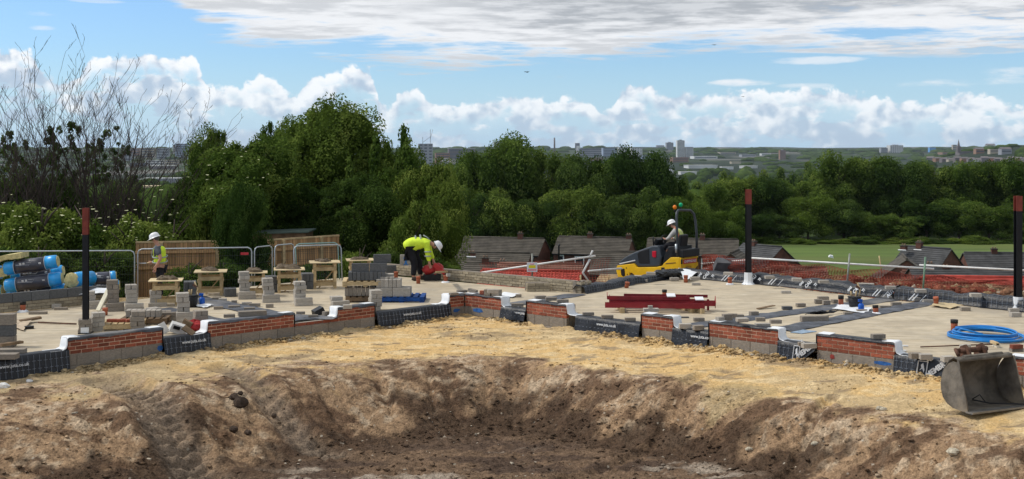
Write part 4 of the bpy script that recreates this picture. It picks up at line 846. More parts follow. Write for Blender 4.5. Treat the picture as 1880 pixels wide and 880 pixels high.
MB().tube([(BWd * .15, .30, .83), (BWd * .85, .30, .83)], .035, 8).build('top_roll', M_steel, DB)
q = thing('iron_bar', 'thin black iron bar with a hooked end lying in the digger bucket', 'bar', DB.location, ang); MB().tube([(.38, .30, .13), (.50, .26, .20), (.56, .20, .09)], .010, 6).build('hook', M_blackp, q); MB().tube([(.38, .30, .12), (.62, .15, .07), (1.08, -.03, .05), (1.22, -.1, .05)], .013, 6).build('shaft', M_blackp, q)

# ================================================================ REAR WALLS AND KERBS
M_buff = mat('buff coursing brick', (.27, .225, .155), .9, .0, 5, .4, col2=(.40, .345, .25), rnd=.28)
bmq = MB().box((0, 0, 0), (1, 1, 1)); ME_buff = bmq.mesh('buff_brick', M_buff); chamfer(ME_buff)
def rear_wall(a, b, courses, label, blocks=0, th=.1):
    a, b = Vector(a), Vector(b); d = b - a; L = d.length; an = atan2(d.y, d.x); o = thing('low_wall', label, 'low wall', a, an)
    MB().box((L / 2, th / 2 + .012, courses * .0375), (L - .02, th, courses * .075)).build('mortar', mat('brown mortar', (.22, .18, .13), .95, .2, 9, .3), o)
    for c in range(courses):
        x = -.11 if c % 2 else 0
        while x < L - .05:
            u, v = max(0, x), min(L, x + .213); x += .225
            if v - u > .04: obj('brick', ME_buff, o, ((u + v) / 2, th / 2 + random.uniform(-.006, .006), c * .075 + .036), (0, 0, random.uniform(-.02, .02)), (v - u, th, .063 + random.uniform(-.004, .003)))
    if blocks:
        x = 0
        while x < L - .05:
            obj('block', ME_blockd, o, (min(x + .22, L - .1), th / 2, courses * .075 + .113), (0, 0, random.uniform(-.01, .01)), (.437, th, .215)); x += .448
    MB().box((L / 2, th + .12, courses * .075 * .5), (L, .1, courses * .075)).build('inner_leaf', M_block, o)
    return o
rear_wall(P(-200, 594), P(212, 555), 3, 'far left low wall with a course of dark blocks on stone coloured bricks', 1)
rear_wall(P(700, 502.5), P(1067, 539), 4, 'far low wall of buff bricks behind the bending worker')
a = P(1067, 539); rear_wall(a, a + (P(1090, 535) - a).normalized() * .5, 4, 'short buff return at the right end of the far wall')
p = P(968, 536); rear_wall(p, p + Vector((.62, .1, 0)), 3, 'small buff brick pier standing before the far wall', th=.2)
# kerb wrapped in printed membrane
def kerb(pts, label, h=.27, lets=()):
    pts = [Vector(p) for p in pts]; o = thing('kerb_membrane', label, 'plastic membrane', pts[0], 0, 'black membrane wrapped along the far kerbs'); P0 = pts[0]
    mb = MB(); vs = []; fs = []; rows = 0; K = 7; L = 0; path = []
    for a, b in zip(pts, pts[1:]):
        d = b - a; l = d.length; N = max(2, int(l / .12)); dn_ = d.normalized(); n = Vector((-dn_.y, dn_.x, 0)); n = n if n.y > 0 else -n
        for i in range(N + (b is pts[-1])):
            s = l * i / N; path.append((a + dn_ * s, n, dn_, L + s))
        L += l
    for p, n, d_, s in path:
        w1 = .02 * sin(s * 7) + .012 * sin(s * 19) + random.uniform(-.008, .008); hh = h + .022 * sin(s * 3.1) + .014 * sin(s * 11)
        for nn, z in ((-.10 + w1, .012), (-.035 + w1, .035), (-.025 + w1 * .8, hh * .5), (.0 + w1 * .5, hh * .93), (.06, hh), (.28, hh * 1.02 + w1), (.36, hh * .5)): vs.append(p - P0 + n * nn + Vector((0, 0, z)))
    for i in range(len(path) - 1):
        for k in range(K - 1): fs.append((i * K + k, i * K + k + 1, (i + 1) * K + k + 1, (i + 1) * K + k))
    mb.add(vs, fs, True); mb.build('sheet', M_dpc, o)
    g = MB()
    for i in range(1, len(path) - 1, 1):
        if any(abs(path[i][3] - (path[0][3] + l0)) < 1.0 for l0, _ in lets): continue
        g.tube([Vector(vs[i * K + k]) - path[i][1] * .012 for k in (1, 2, 3, 4)], .0035, 3, sm=False)
    for k in (2, 3): g.tube([Vector(vs[i * K + k]) - path[i][1] * .012 for i in range(len(path))], .0035, 3, sm=False)
    tag(g.build('printed_grid', M_grid, o), kind='stuff')
    for l0, what in lets:
        i = min(range(len(path)), key=lambda j: abs(path[j][3] - l0)); p, n, dn_, s = path[i]; dn_ = dn_ if dn_.x > 0 else -dn_
        an = radians(48); up = (Vector((0, 0, 1)) + n * .18).normalized(); xr = dn_ * cos(an) + up * sin(an); yr = up * cos(an) - dn_ * sin(an)
        for w_, ox, sz in what:
            q = obj('lettering', text_mesh(w_, sz, weight=.006), o); q.matrix_local = basis(xr, yr, p - P0 - n * .085 + dn_ * ox + Vector((0, 0, h * .48)))
        for ox in (.62, .72, .95):
            c_ = p - P0 - n * .08 + dn_ * ox; obj('print_stripe', MB().box((0, 0, 0), (.24, .026 if ox < .9 else .012, .003)).mesh('print_stripe', M_print), o).matrix_local = basis(xr, yr, c_ + Vector((0, 0, h * .48)))
GC = [('GAS', -.18, .085), ('CAU', .05, .125), ('TI', .27, .10)]
k1 = [P(1072, 540), P(1160, 523), P(1245, 510)]; kerb(k1, 'black gridded membrane kerb running up to the roller', .19, lets=((4.9, GC),))
k2 = [P(1245, 510), P(1374, 520.5)]; kerb(k2, 'printed membrane kerb between roller and middle post', .25, lets=((.95, GC),))
k3 = [P(1378, 521), P(1500, 533), P(1640, 550)]; kerb(k3, 'long printed membrane kerb right of the middle post', .28, lets=((.12, GC[1:]), (1.95, GC), (3.55, GC), (5.3, [('AUT', .0, .13)])))
k4 = [P(1642, 551), P(1760, 560), P(1869, 572), P(2240, 606)]; kerb(k4, 'plain gridded membrane kerb toward the right edge', .30)
for k, (a, b) in enumerate([((1214, 517), (1250, 514)), ]):
    mb = MB()
    for i in range(9): q = P(a[0] + (b[0] - a[0]) * i / 8, a[1] + (b[1] - a[1]) * i / 8); mb.ball((q.x, q.y + .3, .20), .17, 9, 6, (1, .8, .6), .25)
    tag(mb.build('crumpled_sheet', mat('crumpled black sheet', (.03, .033, .036), .35, .4, 4, .8, spec=.6)), 'heap of crumpled black sheet on the kerb in front of the roller', 'plastic sheet')
blk(1590, 541, 0, (.42, .2, .30), -.3, 'tan block set in the kerb behind the tool bucket', None, ME_blockl)
p = P(1360, 515); tag(MB().box((0, 0, .36), (1.0, .35, .32), Euler((.5, .05, -.1)).to_matrix(), .8).build('felt_sheet', mat('grey felt', (.085, .085, .09), .9, .2, 5, .2), None, (p.x - .15, p.y + .9, 0)), 'folded grey felt sheet leaning behind the middle black post', 'felt sheet')
# ================================================================ INSULATION ROLLS
M_bag = mat('bright blue wrap', (.018, .36, .80), .32, .15, 5, .35, dist=.02, spec=.6)
M_bagd = mat('dark grey wrap', (.050, .052, .072), .32, .25, 5, .35, dist=.02, spec=.6)
M_wool = mat('yellow wool', (.60, .52, .25), .95, .2, 14, .9, dist=.03)
def roll(pl, pr, r, label, D=30.3, yaw=.0, end=None):
    a = PD(pl[0], pl[1], D); b = PD(pr[0], pr[1], D + yaw); d = b - a; L = d.length; o = thing('insulation_roll', label, 'insulation roll', a)
    o.rotation_euler = d.to_track_quat('X', 'Z').to_euler(); rs = lambda k: r * k * random.uniform(.96, 1.04)
    MB().tube([(0, 0, 0), (.03, 0, 0), (L * .2, 0, 0)], [r * .82, rs(1), rs(1)], 14).build('blue_end', M_bag, o)
    MB().tube([(L * .2, 0, 0), (L * .35, 0, .01), (L * .6, 0, -.01), (L * .78, 0, 0)], [rs(.99), rs(1.01), rs(1.0), rs(1.0)], 14).build('dark_wrap', M_bagd, o)
    MB().tube([(L * .78, 0, 0), (L - .03, 0, 0), (L, 0, 0)], [rs(1.0), rs(1), r * .82], 14).build('blue_end', M_bag, o)
    MB().cyl((-.015, 0, 0), (.0, 0, 0), r * .8, n=14).build('wool_end', M_wool, o); MB().cyl((L, 0, 0), (L + .015, 0, 0), r * .8, n=14).build('wool_end', M_wool, o)
    for x in (L * .2, L * .78): MB().tube([(x, r * 1.012 * cos(t), r * 1.012 * sin(t)) for t in [2 * pi * k / 14 for k in range(14)]], .008, 4, True).build('white_band', M_print, o)
    for k, x in enumerate((.34, .40, .70)):
        MB().box((L * x, -r * .97, r * .35 - .05 * (k == 2)), (.05 if k < 2 else .06, .012, .07), Matrix.Rotation(.35, 3, 'X')).build('white_mark', M_print, o)
    MB().tube([(L * .25, -r * .95, r * .35), (L * .5, -r * 1.0, r * .1), (L * .54, -r * .9, r * .45), (L * .3, -r * .8, r * .6)], .006, 4).build('white_line', M_print, o)
    return o
for a in [((9, 494), (106, 480), .172, 'topmost blue and dark insulation roll of the pile at the left edge', 30.0, .1), ((22, 509), (116, 497), .15, 'insulation roll at the back of the pile, half hidden in the middle', 30.6, .1), ((10, 525), (114, 511), .172, 'front insulation roll of the pile with a cream wool end', 29.9, .2),
          ((14, 541), (120, 531), .15, 'lowest insulation roll of the pile, just above the dark blocks', 30.2, .1), ((-60, 541), (4, 535), .17, 'insulation roll cut by the left edge', 30.0, .1), ((-70, 505), (5, 500), .17, 'upper insulation roll cut by the left edge', 30.3, .1),
          ((164, 513), (213, 508), .155, 'upper insulation roll to the right of the left black post', 30.6, .2), ((160, 529), (219, 524), .155, 'lower insulation roll to the right of the left black post', 30.7, .2)]: roll(*a)
o = thing('insulation_roll', 'insulation roll with its shaggy yellow end facing the viewer', 'insulation roll', PD(133, 514, 30.0)); MB().ball((0, -.06, 0), .19, 16, 9, (1, .35, .98), .05).build('wool_end', M_wool, o); MB().tube([(.02, 0, 0), (.12, .16, 0), (.32, .5, 0)], [.175, .19, .17], 14).build('blue_wrap', M_bag, o)
o = MB(); 
for (px, py, L, w, t, n) in [(14, 475, .62, .5, .13, 'yellow insulation batt bent over the top left of the pile'), (-2, 508, .4, .4, .22, 'yellow wool lump at the left edge beneath the bent batt')]:
    mb = MB(); vs = []; fs = []
    for i in range(9):
        u = i / 8; x = (u - .5) * L * 1.4; z = .10 * u - .22 * max(0, .45 - u)
        for (yy, zz) in ((-w / 2, 0), (w / 2, 0), (w / 2, t), (-w / 2, t)): vs.append((x, yy, z + zz + random.uniform(-.01, .01)))
    for i in range(8):
        for k in range(4): fs.append((i * 4 + k, i * 4 + (k + 1) % 4, i * 4 + 4 + (k + 1) % 4, i * 4 + 4 + k))
    fs += [(0, 1, 2, 3), (32, 33, 34, 35)]
    tag(mb.add(vs, fs, False).build('insulation_batt', M_wool, None, PD(px, py + 5, 30.1)), n, 'insulation')
for k, (px, py) in enumerate([(175, 538), (120, 545)]): sheet('plastic_sheet', [PD(px - 30, py + 3, 29.6), PD(px + 30, py, 29.7), PD(px + 28, py - 8, 29.9), PD(px - 25, py - 7, 29.9)], M_white if k == 0 else M_bag, ['pale sheet over the low wall behind the left black post', 'loose blue wrapping at the foot of the roll pile'][k], 'plastic sheet')

# ================================================================ TEMPORARY FENCE
def heras(a, b, zt, label, zb=-.97, lean=0.0, col_=None):
    a = Vector((a[0], a[1], zb)); b = Vector((b[0], b[1], zb)); d = b - a; L = d.length; o = thing('site_fence', label, 'fence panel', a, atan2(d.y, d.x), 'wire mesh site fence panels'); h = zt - zb; m_ = col_ or M_galv
    o.rotation_euler.x = lean
    pts = [(0.03, 0, 0), (0.03, 0, h - .12), (.06, 0, h - .04), (.14, 0, h), (L - .14, 0, h), (L - .06, 0, h - .04), (L - .03, 0, h - .12), (L - .03, 0, 0)]
    MB().tube(pts, .019, 6).build('frame', m_, o); MB().tube([(.03, 0, .15), (L - .03, 0, .15)], .015, 6).build('rail', m_, o)
    g = MB(); n = int(L / .065)
    for k in range(n): x = (k + .5) * L / n; g.add([(x - .003, 0, .05), (x + .003, 0, .05), (x + .003, 0, h - .02), (x - .003, 0, h - .02)], [(0, 1, 2, 3)])
    for k in range(1, 9): z = h * k / 9; g.tube([(.03, 0, z), (L - .03, 0, z)], .0035, 3, sm=False)
    tag(g.build('wire_mesh', mat('fence wire', (.035, .045, .045), .5, .1, 5, 0, metal=.3), o), kind='stuff')
    for x in (0.05, L - .05): MB().box((x, 0, .06), (.22, .6, .12)).build('foot', M_blackr, o)
def fx(px, D): return ((px - 940) / F * D, D)
heras(fx(-95, 33.2), fx(249, 33.6), 1.02, 'long wire fence panel behind the insulation rolls'); heras(fx(251, 33.6), fx(464, 34.2), 1.06, 'wire fence panel behind the left worker with a red plate')
heras(fx(466, 34.2), fx(501, 34.9), 1.06, 'narrow looking fence panel turned away left of the timber fence'); heras(fx(503, 34.9), fx(541, 35.6), 1.06, 'second turned fence panel in front of the timber fence')
heras(fx(541, 34.6), fx(632, 35.2), 1.06, 'leaning wire fence panel behind the tallest mortar table', lean=-.12); heras(fx(546, 34.9), fx(628, 35.5), 1.10, 'greenish fence panel leaning behind the leaning one', lean=-.15, col_=mat('green tinted steel', (.18, .30, .28), .5, .1, 5, .05, metal=.3))
tag(MB().box((0, 0, 0), (.22, .02, .07)).build('fence_plate', mat('red plate', (.50, .04, .05), .5, .1, 5, 0), None, PD(449, 466, 34.0)), 'small red and white plate on the fence panel behind the worker', 'sign')
# timber fences: every board a part
M_fence = mat('larch boards', (.43, .26, .125), .85, .25, 4, .25, rnd=.28, stretch=(3, 3, .6), dirt=((.20, .12, .06), .3))
bmq = MB().box((0, 0, 0), (1, 1, 1)); ME_fb = bmq.mesh('board', M_fence)
def timber_fence(a, b, zt0, zt1, label, zb=-1.0):
    a = Vector((a[0], a[1], zb)); b = Vector((b[0], b[1], zb)); d = b - a; L = d.length; o = thing('timber_fence', label, 'timber fence', a, atan2(d.y, d.x)); n = int(L / .118)
    for k in range(n): x = (k + .5) * L / n; h = zt0 + (zt1 - zt0) * x / L - zb - .06; obj('board', ME_fb, o, (x, random.uniform(-.004, .004) - .01 * (k % 2), h / 2), (0, 0, .05), (.112, .018, h + random.uniform(-.015, .015)))
    ang_ = atan2(zt1 - zt0, L); MB().box((L / 2, 0, (zt0 + zt1) / 2 - zb - .03), (L, .06, .05), Matrix.Rotation(-ang_, 3, 'Y')).build('capping_rail', M_wood, o)
    for z in (.35, .85): MB().box((L / 2, -.05, (zt0 + zt1) / 2 - zb - z), (L, .05, .08), Matrix.Rotation(-ang_, 3, 'Y')).build('rail', M_fence, o)
    for k in range(int(L / 1.8) + 1): x = min(L - .05, k * 1.8 + .8); MB().box((x, -.07, (zt0 - zb) / 2), (.1, .1, zt0 + (zt1 - zt0) * x / L - zb - .1)).build('post', M_wood, o)
timber_fence(fx(249, 38), fx(402, 38.4), .94, .95, 'timber board fence behind the left worker'); timber_fence(fx(484, 37.5), fx(622, 40.5), 1.04, .98, 'timber board fence climbing to the right of the ivy tree')
o = thing('shed', 'low shed roof just above the right timber fence', 'shed', (fx(520, 43)[0], 43, -1)); MB().box((0, 0, .95), (1.9, 1.5, 1.9)).build('wall', M_woodd, o); MB().box((0, 0, 1.92), (2.1, 1.7, .05), Matrix.Rotation(-.03, 3, 'Y')).build('roof', mat('green felt', (.07, .10, .085), .9, .2, 4, .2), o)

# ================================================================ PEOPLE
M_skin = mat('skin', (.48, .25, .17), .6, .12, 9, .05, rnd=0); M_hat = mat('white hard hat', (.80, .80, .80), .3, .03, 5, 0, rnd=0, spec=.5)
M_viz = mat('yellow high visibility cloth', (.62, .80, .045), .75, .12, 9, .4, dist=.02, rnd=0); M_refl = mat('grey reflective tape', (.30, .33, .32), .5, .1, 8, .05, rnd=0)
M_tee = mat('grey shirt', (.085, .095, .11), .9, .2, 10, .3, rnd=0); M_trs = mat('black trousers', (.012, .012, .016), .9, .3, 8, .4, dist=.02, rnd=0); M_boot = mat('brown boots', (.055, .042, .034), .8, .3, 10, .3, rnd=0); M_lgrey = mat('pale grey sleeve', (.42, .42, .40), .9, .15, 9, .4, rnd=0); M_hair = mat('grey hair', (.10, .09, .08), .9, .2, 12, .3, rnd=0)
def skin(name, chains, m_, parent, root=0, sub=2):
    """connected joints with a radius each, grown to one smooth surface"""
    vs = []; rad = []; ed = []; idx = {}
    for ch in chains:
        prev = None
        for it in ch:
            if isinstance(it, int) or isinstance(it, str): cur = idx[it]
            else:
                key, p, r = it; cur = len(vs); idx[key] = cur; vs.append(p); rad.append(r if isinstance(r, tuple) else (r, r))
            if prev is not None: ed.append((prev, cur))
            prev = cur
    me_ = bpy.data.meshes.new(name); me_.from_pydata(vs, ed, []); me_.materials.append(m_); o = obj(name, me_, parent)
    s_ = o.modifiers.new('skin', 'SKIN'); s_.use_smooth_shade = True; s_.use_x_symmetry = False
    for i, r in enumerate(rad): me_.skin_vertices[0].data[i].radius = r
    me_.skin_vertices[0].data[root].use_root = True
    if sub: b = o.modifiers.new('sub', 'SUBSURF'); b.levels = b.render_levels = sub
    return o
def hand(key, w, dirv, side):
    """five finger chains fanning from the end of the palm"""
    d = Vector(dirv).normalized(); s = Vector(side).normalized(); palm = Vector(w) + d * .07; out = [[key, (key + 'p', tuple(palm), (.034, .022))]]
    for k in range(4):
        b_ = palm + s * (k - 1.5) * .021 + d * .022; l = (.062, .072, .068, .052)[k]; nrm = d.cross(s).normalized()
        out.append([key + 'p', (key + 'f%d' % k, tuple(b_), .010), (key + 'g%d' % k, tuple(b_ + d * l * .5 + nrm * .012), .009), (key + 'h%d' % k, tuple(b_ + d * l * .8 + nrm * .034), .008)])
    t_ = Vector(w) + d * .02 + s * -.034; out.append([key, (key + 't', tuple(t_), .012), (key + 'u', tuple(t_ + d * .035 - s * .018), .010), (key + 'v', tuple(t_ + d * .062 - s * .012), .008)])
    return out
def head_bits(o, c, fwd, up, hair=True):
    f = Vector(fwd).normalized(); u = Vector(up).normalized(); s = f.cross(u).normalized(); M = Matrix((f, -s, u)).transposed(); c = Vector(c)
    at = lambda a, b_, z: c + f * a + s * b_ + u * z
    MB().add(*cap_mesh()).build('hard_hat', M_hat, o, at(.0, 0, .045), M.to_euler())
    if hair: mb = MB(); mb.ball((0, 0, 0), .104, 12, 8, (.95, .84, .9)); mb.build('hair', M_hair, o, at(-.018, 0, .02), M.to_euler())
    mb = MB(); mb.add([(.092, .016, -.005), (.092, -.016, -.005), (.118, 0, -.03), (.09, 0, .03)], [(0, 2, 3), (2, 1, 3), (0, 1, 2)]); mb.build('nose', M_skin, o, c, M.to_euler())
    for sg in (-1, 1):
        mb = MB(); mb.ball((0, 0, 0), .024, 8, 5, (.7, .35, 1.1)); mb.build('ear', M_skin, o, at(-.005, sg * .083, -.005), M.to_euler())
        mb = MB(); mb.ball((0, 0, 0), .011, 6, 4); mb.build('eye', M_blackp, o, at(.086, sg * .032, .02), M.to_euler())
    mb = MB(); mb.ball((0, 0, 0), .018, 8, 4, (.4, 1.2, .3)); mb.build('mouth', mat('lips', (.30, .10, .08), .6, .1, 5, 0, rnd=0), o, at(.086, 0, -.048), M.to_euler())
def cap_mesh():
    vs = []; fs = []; n = 18; prof = [(.150, -.012, .0), (.132, .004, 0), (.124, .02, 0), (.120, .055, 0), (.100, .095, 0), (.060, .120, 0), (.0, .130, 0)]
    for r, z, _ in prof:
        for k in range(n): a = 2 * pi * k / n; q = 1 + (.30 * max(0, cos(a)) ** 3 if z < .003 else 0); vs.append((r * q * cos(a) * 1.06, r * q * sin(a) * .88, z))
    for i in range(len(prof) - 1):
        for k in range(n): fs.append((i * n + k, i * n + (k + 1) % n, (i + 1) * n + (k + 1) % n, (i + 1) * n + k))
    return vs, fs, True
def band(name, pts, w, m_, o, t=.012): return MB().tube(pts, w, 6, sm=True).build(name, m_, o)
# -- worker A: standing, looking down, trowel in hand
A = thing('person', 'man in white hard hat and yellow vest standing at the fence', 'person', (P(289, 556).x, P(289, 556).y + .2, 0.0), -.12)
pe = (0.0, 0, .90)
body = [[('pe', pe, (.13, .12)), ('sp', (.01, 0, 1.06), (.125, .11)), ('ch', (-.01, 0, 1.27), (.15, .12)), ('nk', (-.055, 0, 1.43), .056), ('nk2', (-.085, 0, 1.475), .054), ('hd', (-.115, 0, 1.555), (.085, .078)), ('hd2', (-.12, 0, 1.60), (.082, .078))],
        ['ch', ('s1', (.0, -.17, 1.345), .062), ('e1', (.135, -.25, 1.12), .044), ('w1', (.015, -.27, .91), .028)], ['ch', ('s2', (-.02, .17, 1.345), .062), ('e2', (-.06, .25, 1.10), .044), ('w2', (-.24, .17, .985), .028)],
        ['pe', ('h1', (.03, -.09, .85), .09), ('k1', (.045, -.11, .48), .058), ('a1', (.06, -.12, .10), .045), ('t1', (-.10, -.13, .045), .04)], ['pe', ('h2', (-.01, .09, .85), .09), ('k2', (-.05, .11, .48), .058), ('a2', (-.01, .12, .10), .045), ('t2', (-.17, .13, .045), .04)]]
body += hand('w1', (.015, -.27, .91), (-.35, 0, -1), (.9, .3, -.3)) + hand('w2', (-.24, .17, .985), (-1, -.15, -.1), (0, .2, 1))
skin('body', body, M_skin, A)
skin('trousers', [[('pe', (0, 0, .93), (.155, .14)), ('h1', (.03, -.09, .83), .105), ('k1', (.045, -.11, .48), .078), ('a1', (.06, -.12, .13), .066)], ['pe', ('h2', (-.01, .09, .83), .105), ('k2', (-.05, .11, .48), .078), ('a2', (-.01, .12, .13), .066)]], M_trs, A)
skin('shirt', [[('pe', (0, 0, .98), (.15, .135)), ('sp', (.01, 0, 1.08), (.145, .13)), ('ch', (-.01, 0, 1.27), (.165, .145)), ('nk', (-.045, 0, 1.40), .08)], ['ch', ('s1', (.0, -.17, 1.345), .078), ('e1', (.10, -.235, 1.18), .064)], ['ch', ('s2', (-.02, .17, 1.345), .078), ('e2', (-.05, .235, 1.18), .064)]], M_tee, A)
skin('vest', [[('pe', (0, 0, .93), (.172, .165)), ('sp', (.01, 0, 1.08), (.165, .155)), ('ch', (-.008, 0, 1.24), (.18, .165)), ('sh', (-.012, 0, 1.34), (.155, .17)), ('nk', (-.035, 0, 1.41), .095)]], M_viz, A)
for z, r in ((1.02, .177), (1.15, .177)): band('reflective_band', [(.005 + r * cos(a) * 1.04, r * .96 * sin(a), z + .03 * sin(a)) for a in [2 * pi * k / 20 for k in range(21)]], .016, M_refl, A)
for s_ in (-1, 1): band('reflective_band', [(-.05, s_ * .10, 1.44), (-.14, s_ * .11, 1.33), (-.175, s_ * .10, 1.16)], .014, M_refl, A)
for x, y, in ((.035, -.12), (-.035, .12)): MB().tube([(x - .13, y, .05), (x - .03, y, .06), (x + .06, y, .08)], [.045, .055, .05], 8).build('boot', M_boot, A)
head_bits(A, (-.12, 0, 1.585), (-.93, 0, -.38), (-.38, 0, .93))
T_ = thing('trowel', 'trowel held out by the standing worker', 'trowel', A.location, -.12); MB().cyl((-.26, .16, .97), (-.40, .14, .965), .014, n=8).build('handle', M_wood, T_); MB().prism([(-.40, -.01), (-.44, -.06), (-.62, 0), (-.44, .06)], .953, .960, fn=lambda u, w, y: (u, w + .14, y)).build('blade', M_galv, T_)
# -- worker B: bent double over a red bag
pb = P(766, 515); Bp = thing('person', 'man in yellow high visibility jacket bending over a red bag', 'person', (pb.x, pb.y, 0), .0); Bp.scale = (1.08, 1.08, 1.08)
body = [[('pe', (-.20, 0, .88), .12), ('sp', (-.03, 0, 1.02), .11), ('ch', (.20, 0, 1.07), .12), ('nk', (.36, 0, 1.02), .058), ('nk2', (.41, 0, .99), .054), ('hd', (.49, 0, .935), (.085, .08)), ('hd2', (.53, 0, .905), (.08, .078))],
        ['ch', ('s1', (.27, -.17, 1.0), .066), ('e1', (.30, -.20, .72), .045), ('w1', (.35, -.17, .49), .029)], ['ch', ('s2', (.27, .17, 1.0), .066), ('e2', (.34, .20, .74), .045), ('w2', (.44, .12, .52), .029)],
        ['pe', ('h1', (-.17, -.10, .82), .1), ('k1', (-.06, -.12, .46), .06), ('a1', (-.10, -.13, .10), .045), ('t1', (.06, -.13, .04), .04)], ['pe', ('h2', (-.15, .10, .82), .1), ('k2', (.06, .12, .46), .06), ('a2', (.08, .13, .10), .045), ('t2', (.22, .13, .04), .04)]]
body += hand('w1', (.35, -.17, .49), (.2, .1, -1), (1, .2, .2)) + hand('w2', (.44, .12, .52), (.4, -.1, -1), (1, .2, .3))
skin('body', body, M_skin, Bp)
skin('trousers', [[('pe', (-.22, 0, .82), .21), ('h1', (-.17, -.10, .78), .125), ('k1', (-.06, -.12, .46), .098), ('a1', (-.10, -.13, .12), .082)], ['pe', ('h2', (-.13, .10, .78), .125), ('k2', (.05, .12, .46), .098), ('a2', (.08, .13, .12), .082)]], M_trs, Bp)
skin('jacket', [[('p0', (-.33, 0, .84), .19), ('pe', (-.22, 0, .93), .22), ('sp', (-.05, 0, 1.02), .22), ('ch', (.16, 0, 1.06), .22), ('nk', (.335, 0, 1.04), .085)], ['ch', ('s1', (.27, -.18, 1.0), .095), ('e1', (.30, -.205, .72), .075), ('w1', (.342, -.178, .53), .055)], ['ch', ('s2', (.27, .18, 1.0), .095), ('e2', (.34, .205, .74), .075), ('w2', (.43, .13, .56), .055)]], M_viz, Bp)
for x, z, r in ((.0, 1.03, .185), (.13, 1.05, .185)): band('reflective_band', [(x - .28 * r * sin(a), -r * cos(a), z + r * sin(a)) for a in [-.7 + (pi + 1.4) * k / 18 for k in range(19)]], .020, M_refl, Bp)
band('reflective_band', [(.17, -.06, 1.235), (.26, -.08, 1.19), (.34, -.09, 1.12)], .018, M_refl, Bp)
for z, r in ((.80, .088), (.68, .078)): band('reflective_band', [(.30 + r * cos(a), -.20 + r * sin(a), z) for a in [2 * pi * k / 12 for k in range(13)]], .018, M_refl, Bp)
for x, y in ((-.05, -.13), (.13, .13)): MB().tube([(x - .08, y, .08), (x, y, .06), (x + .12, y, .045)], [.06, .06, .045], 8).build('boot', M_boot, Bp)
head_bits(Bp, (.515, 0, .92), (.55, 0, -.83), (.83, 0, .55))
o = thing('red_bag', 'open bright red tool bag under the bending worker', 'bag', (pb.x, pb.y, 0)); mb = MB(); mb.ball((.34, 0, .32), .17, 12, 8, (1.15, .9, .85), .07); mb.build('bag_body', M_redr, o); mb = MB(); mb.ball((.60, .05, .36), .17, 12, 8, (1.0, .9, .9), .08); mb.build('bag_side', M_redr, o)
MB().box((.66, -.1, .35), (.42, .05, .12), Matrix.Rotation(.7, 3, 'Y')).build('flap', M_redr, o); MB().tube([(.25, -.05, .2), (.35, -.1, .05), (.55, -.1, .2)], .02, 6).build('strap', M_redr, o); MB().box((.44, 0, .10), (.5, .3, .16)).build('base', M_blackr, o)
# -- ROLLER
rb = P(1247.6, 521, -.30); RW = atan2(.66, -.75)
RO = thing('road_roller', 'yellow and dark grey ride-on roller with a roll bar', 'road roller', rb, RW)
M_yel = mat('yellow machine paint', (.72, .43, .012), .4, .1, 4, .05, rnd=0, dirt=((.30, .20, .05), .3)); M_dk = mat('dark grey panels', (.035, .045, .058), .42, .15, 4, .05, rnd=0, spec=.5); M_blk = mat('black panels', (.012, .013, .015), .5, .15, 5, .05, rnd=0)
def sd(zx, zy):      # side view measurement -> (forward, up)
    u = (690 - zx) / 262; return (u, (885 - 29 * u - zy) / (349 * (1 - .017 * u)))
def side(pts, y0_, y1_, name, m_, par=None, bevel=.015):
    pr = [sd(*q) for q in pts]; return MB().prism([(u, w) for u, w in pr], y0_, y1_, fn=lambda u, w, y: (u, y, w)).build(name, m_, par or RO, bevel=bevel)
# local y: +y is the side toward the viewer; rear corner sits at y=0, body spans y 0 .. -1
side([(66, 668), (84, 630), (112, 606), (160, 575), (228, 540), (330, 500), (415, 472), (468, 470), (488, 520), (505, 600), (490, 690), (462, 702), (268, 702), (232, 660)], -.06, -.94, 'hood', M_dk, bevel=.04)
side([(262, 560), (285, 530), (380, 503), (384, 665), (280, 660)], -.045, -.10, 'side_window', M_blk); side([(412, 530), (452, 530), (452, 600), (424, 600), (412, 585)], -.04, -.08, 'red_light', mat('red lamp', (.45, .01, .03), .3, .1, 5, 0, rnd=0))
side([(75, 657), (240, 622), (242, 634), (80, 668)], -.05, -.07, 'white_stripe', M_print)
side([(54, 688), (60, 680), (232, 662), (262, 704), (462, 704), (462, 785), (340, 800), (262, 812), (215, 765), (188, 762), (188, 818), (80, 822), (66, 800), (50, 740)], -.02, -.14, 'front_frame', M_yel, bevel=.02)
side([(54, 688), (60, 680), (232, 662), (262, 704), (462, 704), (462, 785), (340, 800), (262, 812), (215, 765), (188, 762), (188, 818), (80, 822), (66, 800), (50, 740)], -.86, -.98, 'front_frame', M_yel, bevel=.02)
side([(98, 722), (136, 712), (142, 790), (120, 800), (104, 780)], .0, -.05, 'tow_bracket', M_blk)
for k, (a_, b_) in enumerate([((62, 712), (78, 722)), ((150, 700), (150, 712)), ((160, 770), (160, 782))]): side([(a_[0], a_[1]), (a_[0] + 10, a_[1]), (b_[0] + 10, b_[1]), (b_[0], b_[1])], -.0, -.03, 'bolt', M_blk)
side([(462, 702), (520, 690), (530, 668), (600, 600), (686, 600), (690, 612), (690, 790), (640, 800), (545, 800), (520, 790), (462, 790)], .0, -1.0, 'rear_body', M_yel, bevel=.025)
side([(555, 662), (655, 655), (655, 663), (555, 670)], .012, .0, 'body_groove', M_rust); side([(512, 708), (545, 708), (545, 790), (512, 790)], .012, .0, 'step_recess', M_blk)
MB().box((-.02, -.5, .52), (.06, .99, .56)).build('rear_plate', M_yel, RO, bevel=.02)
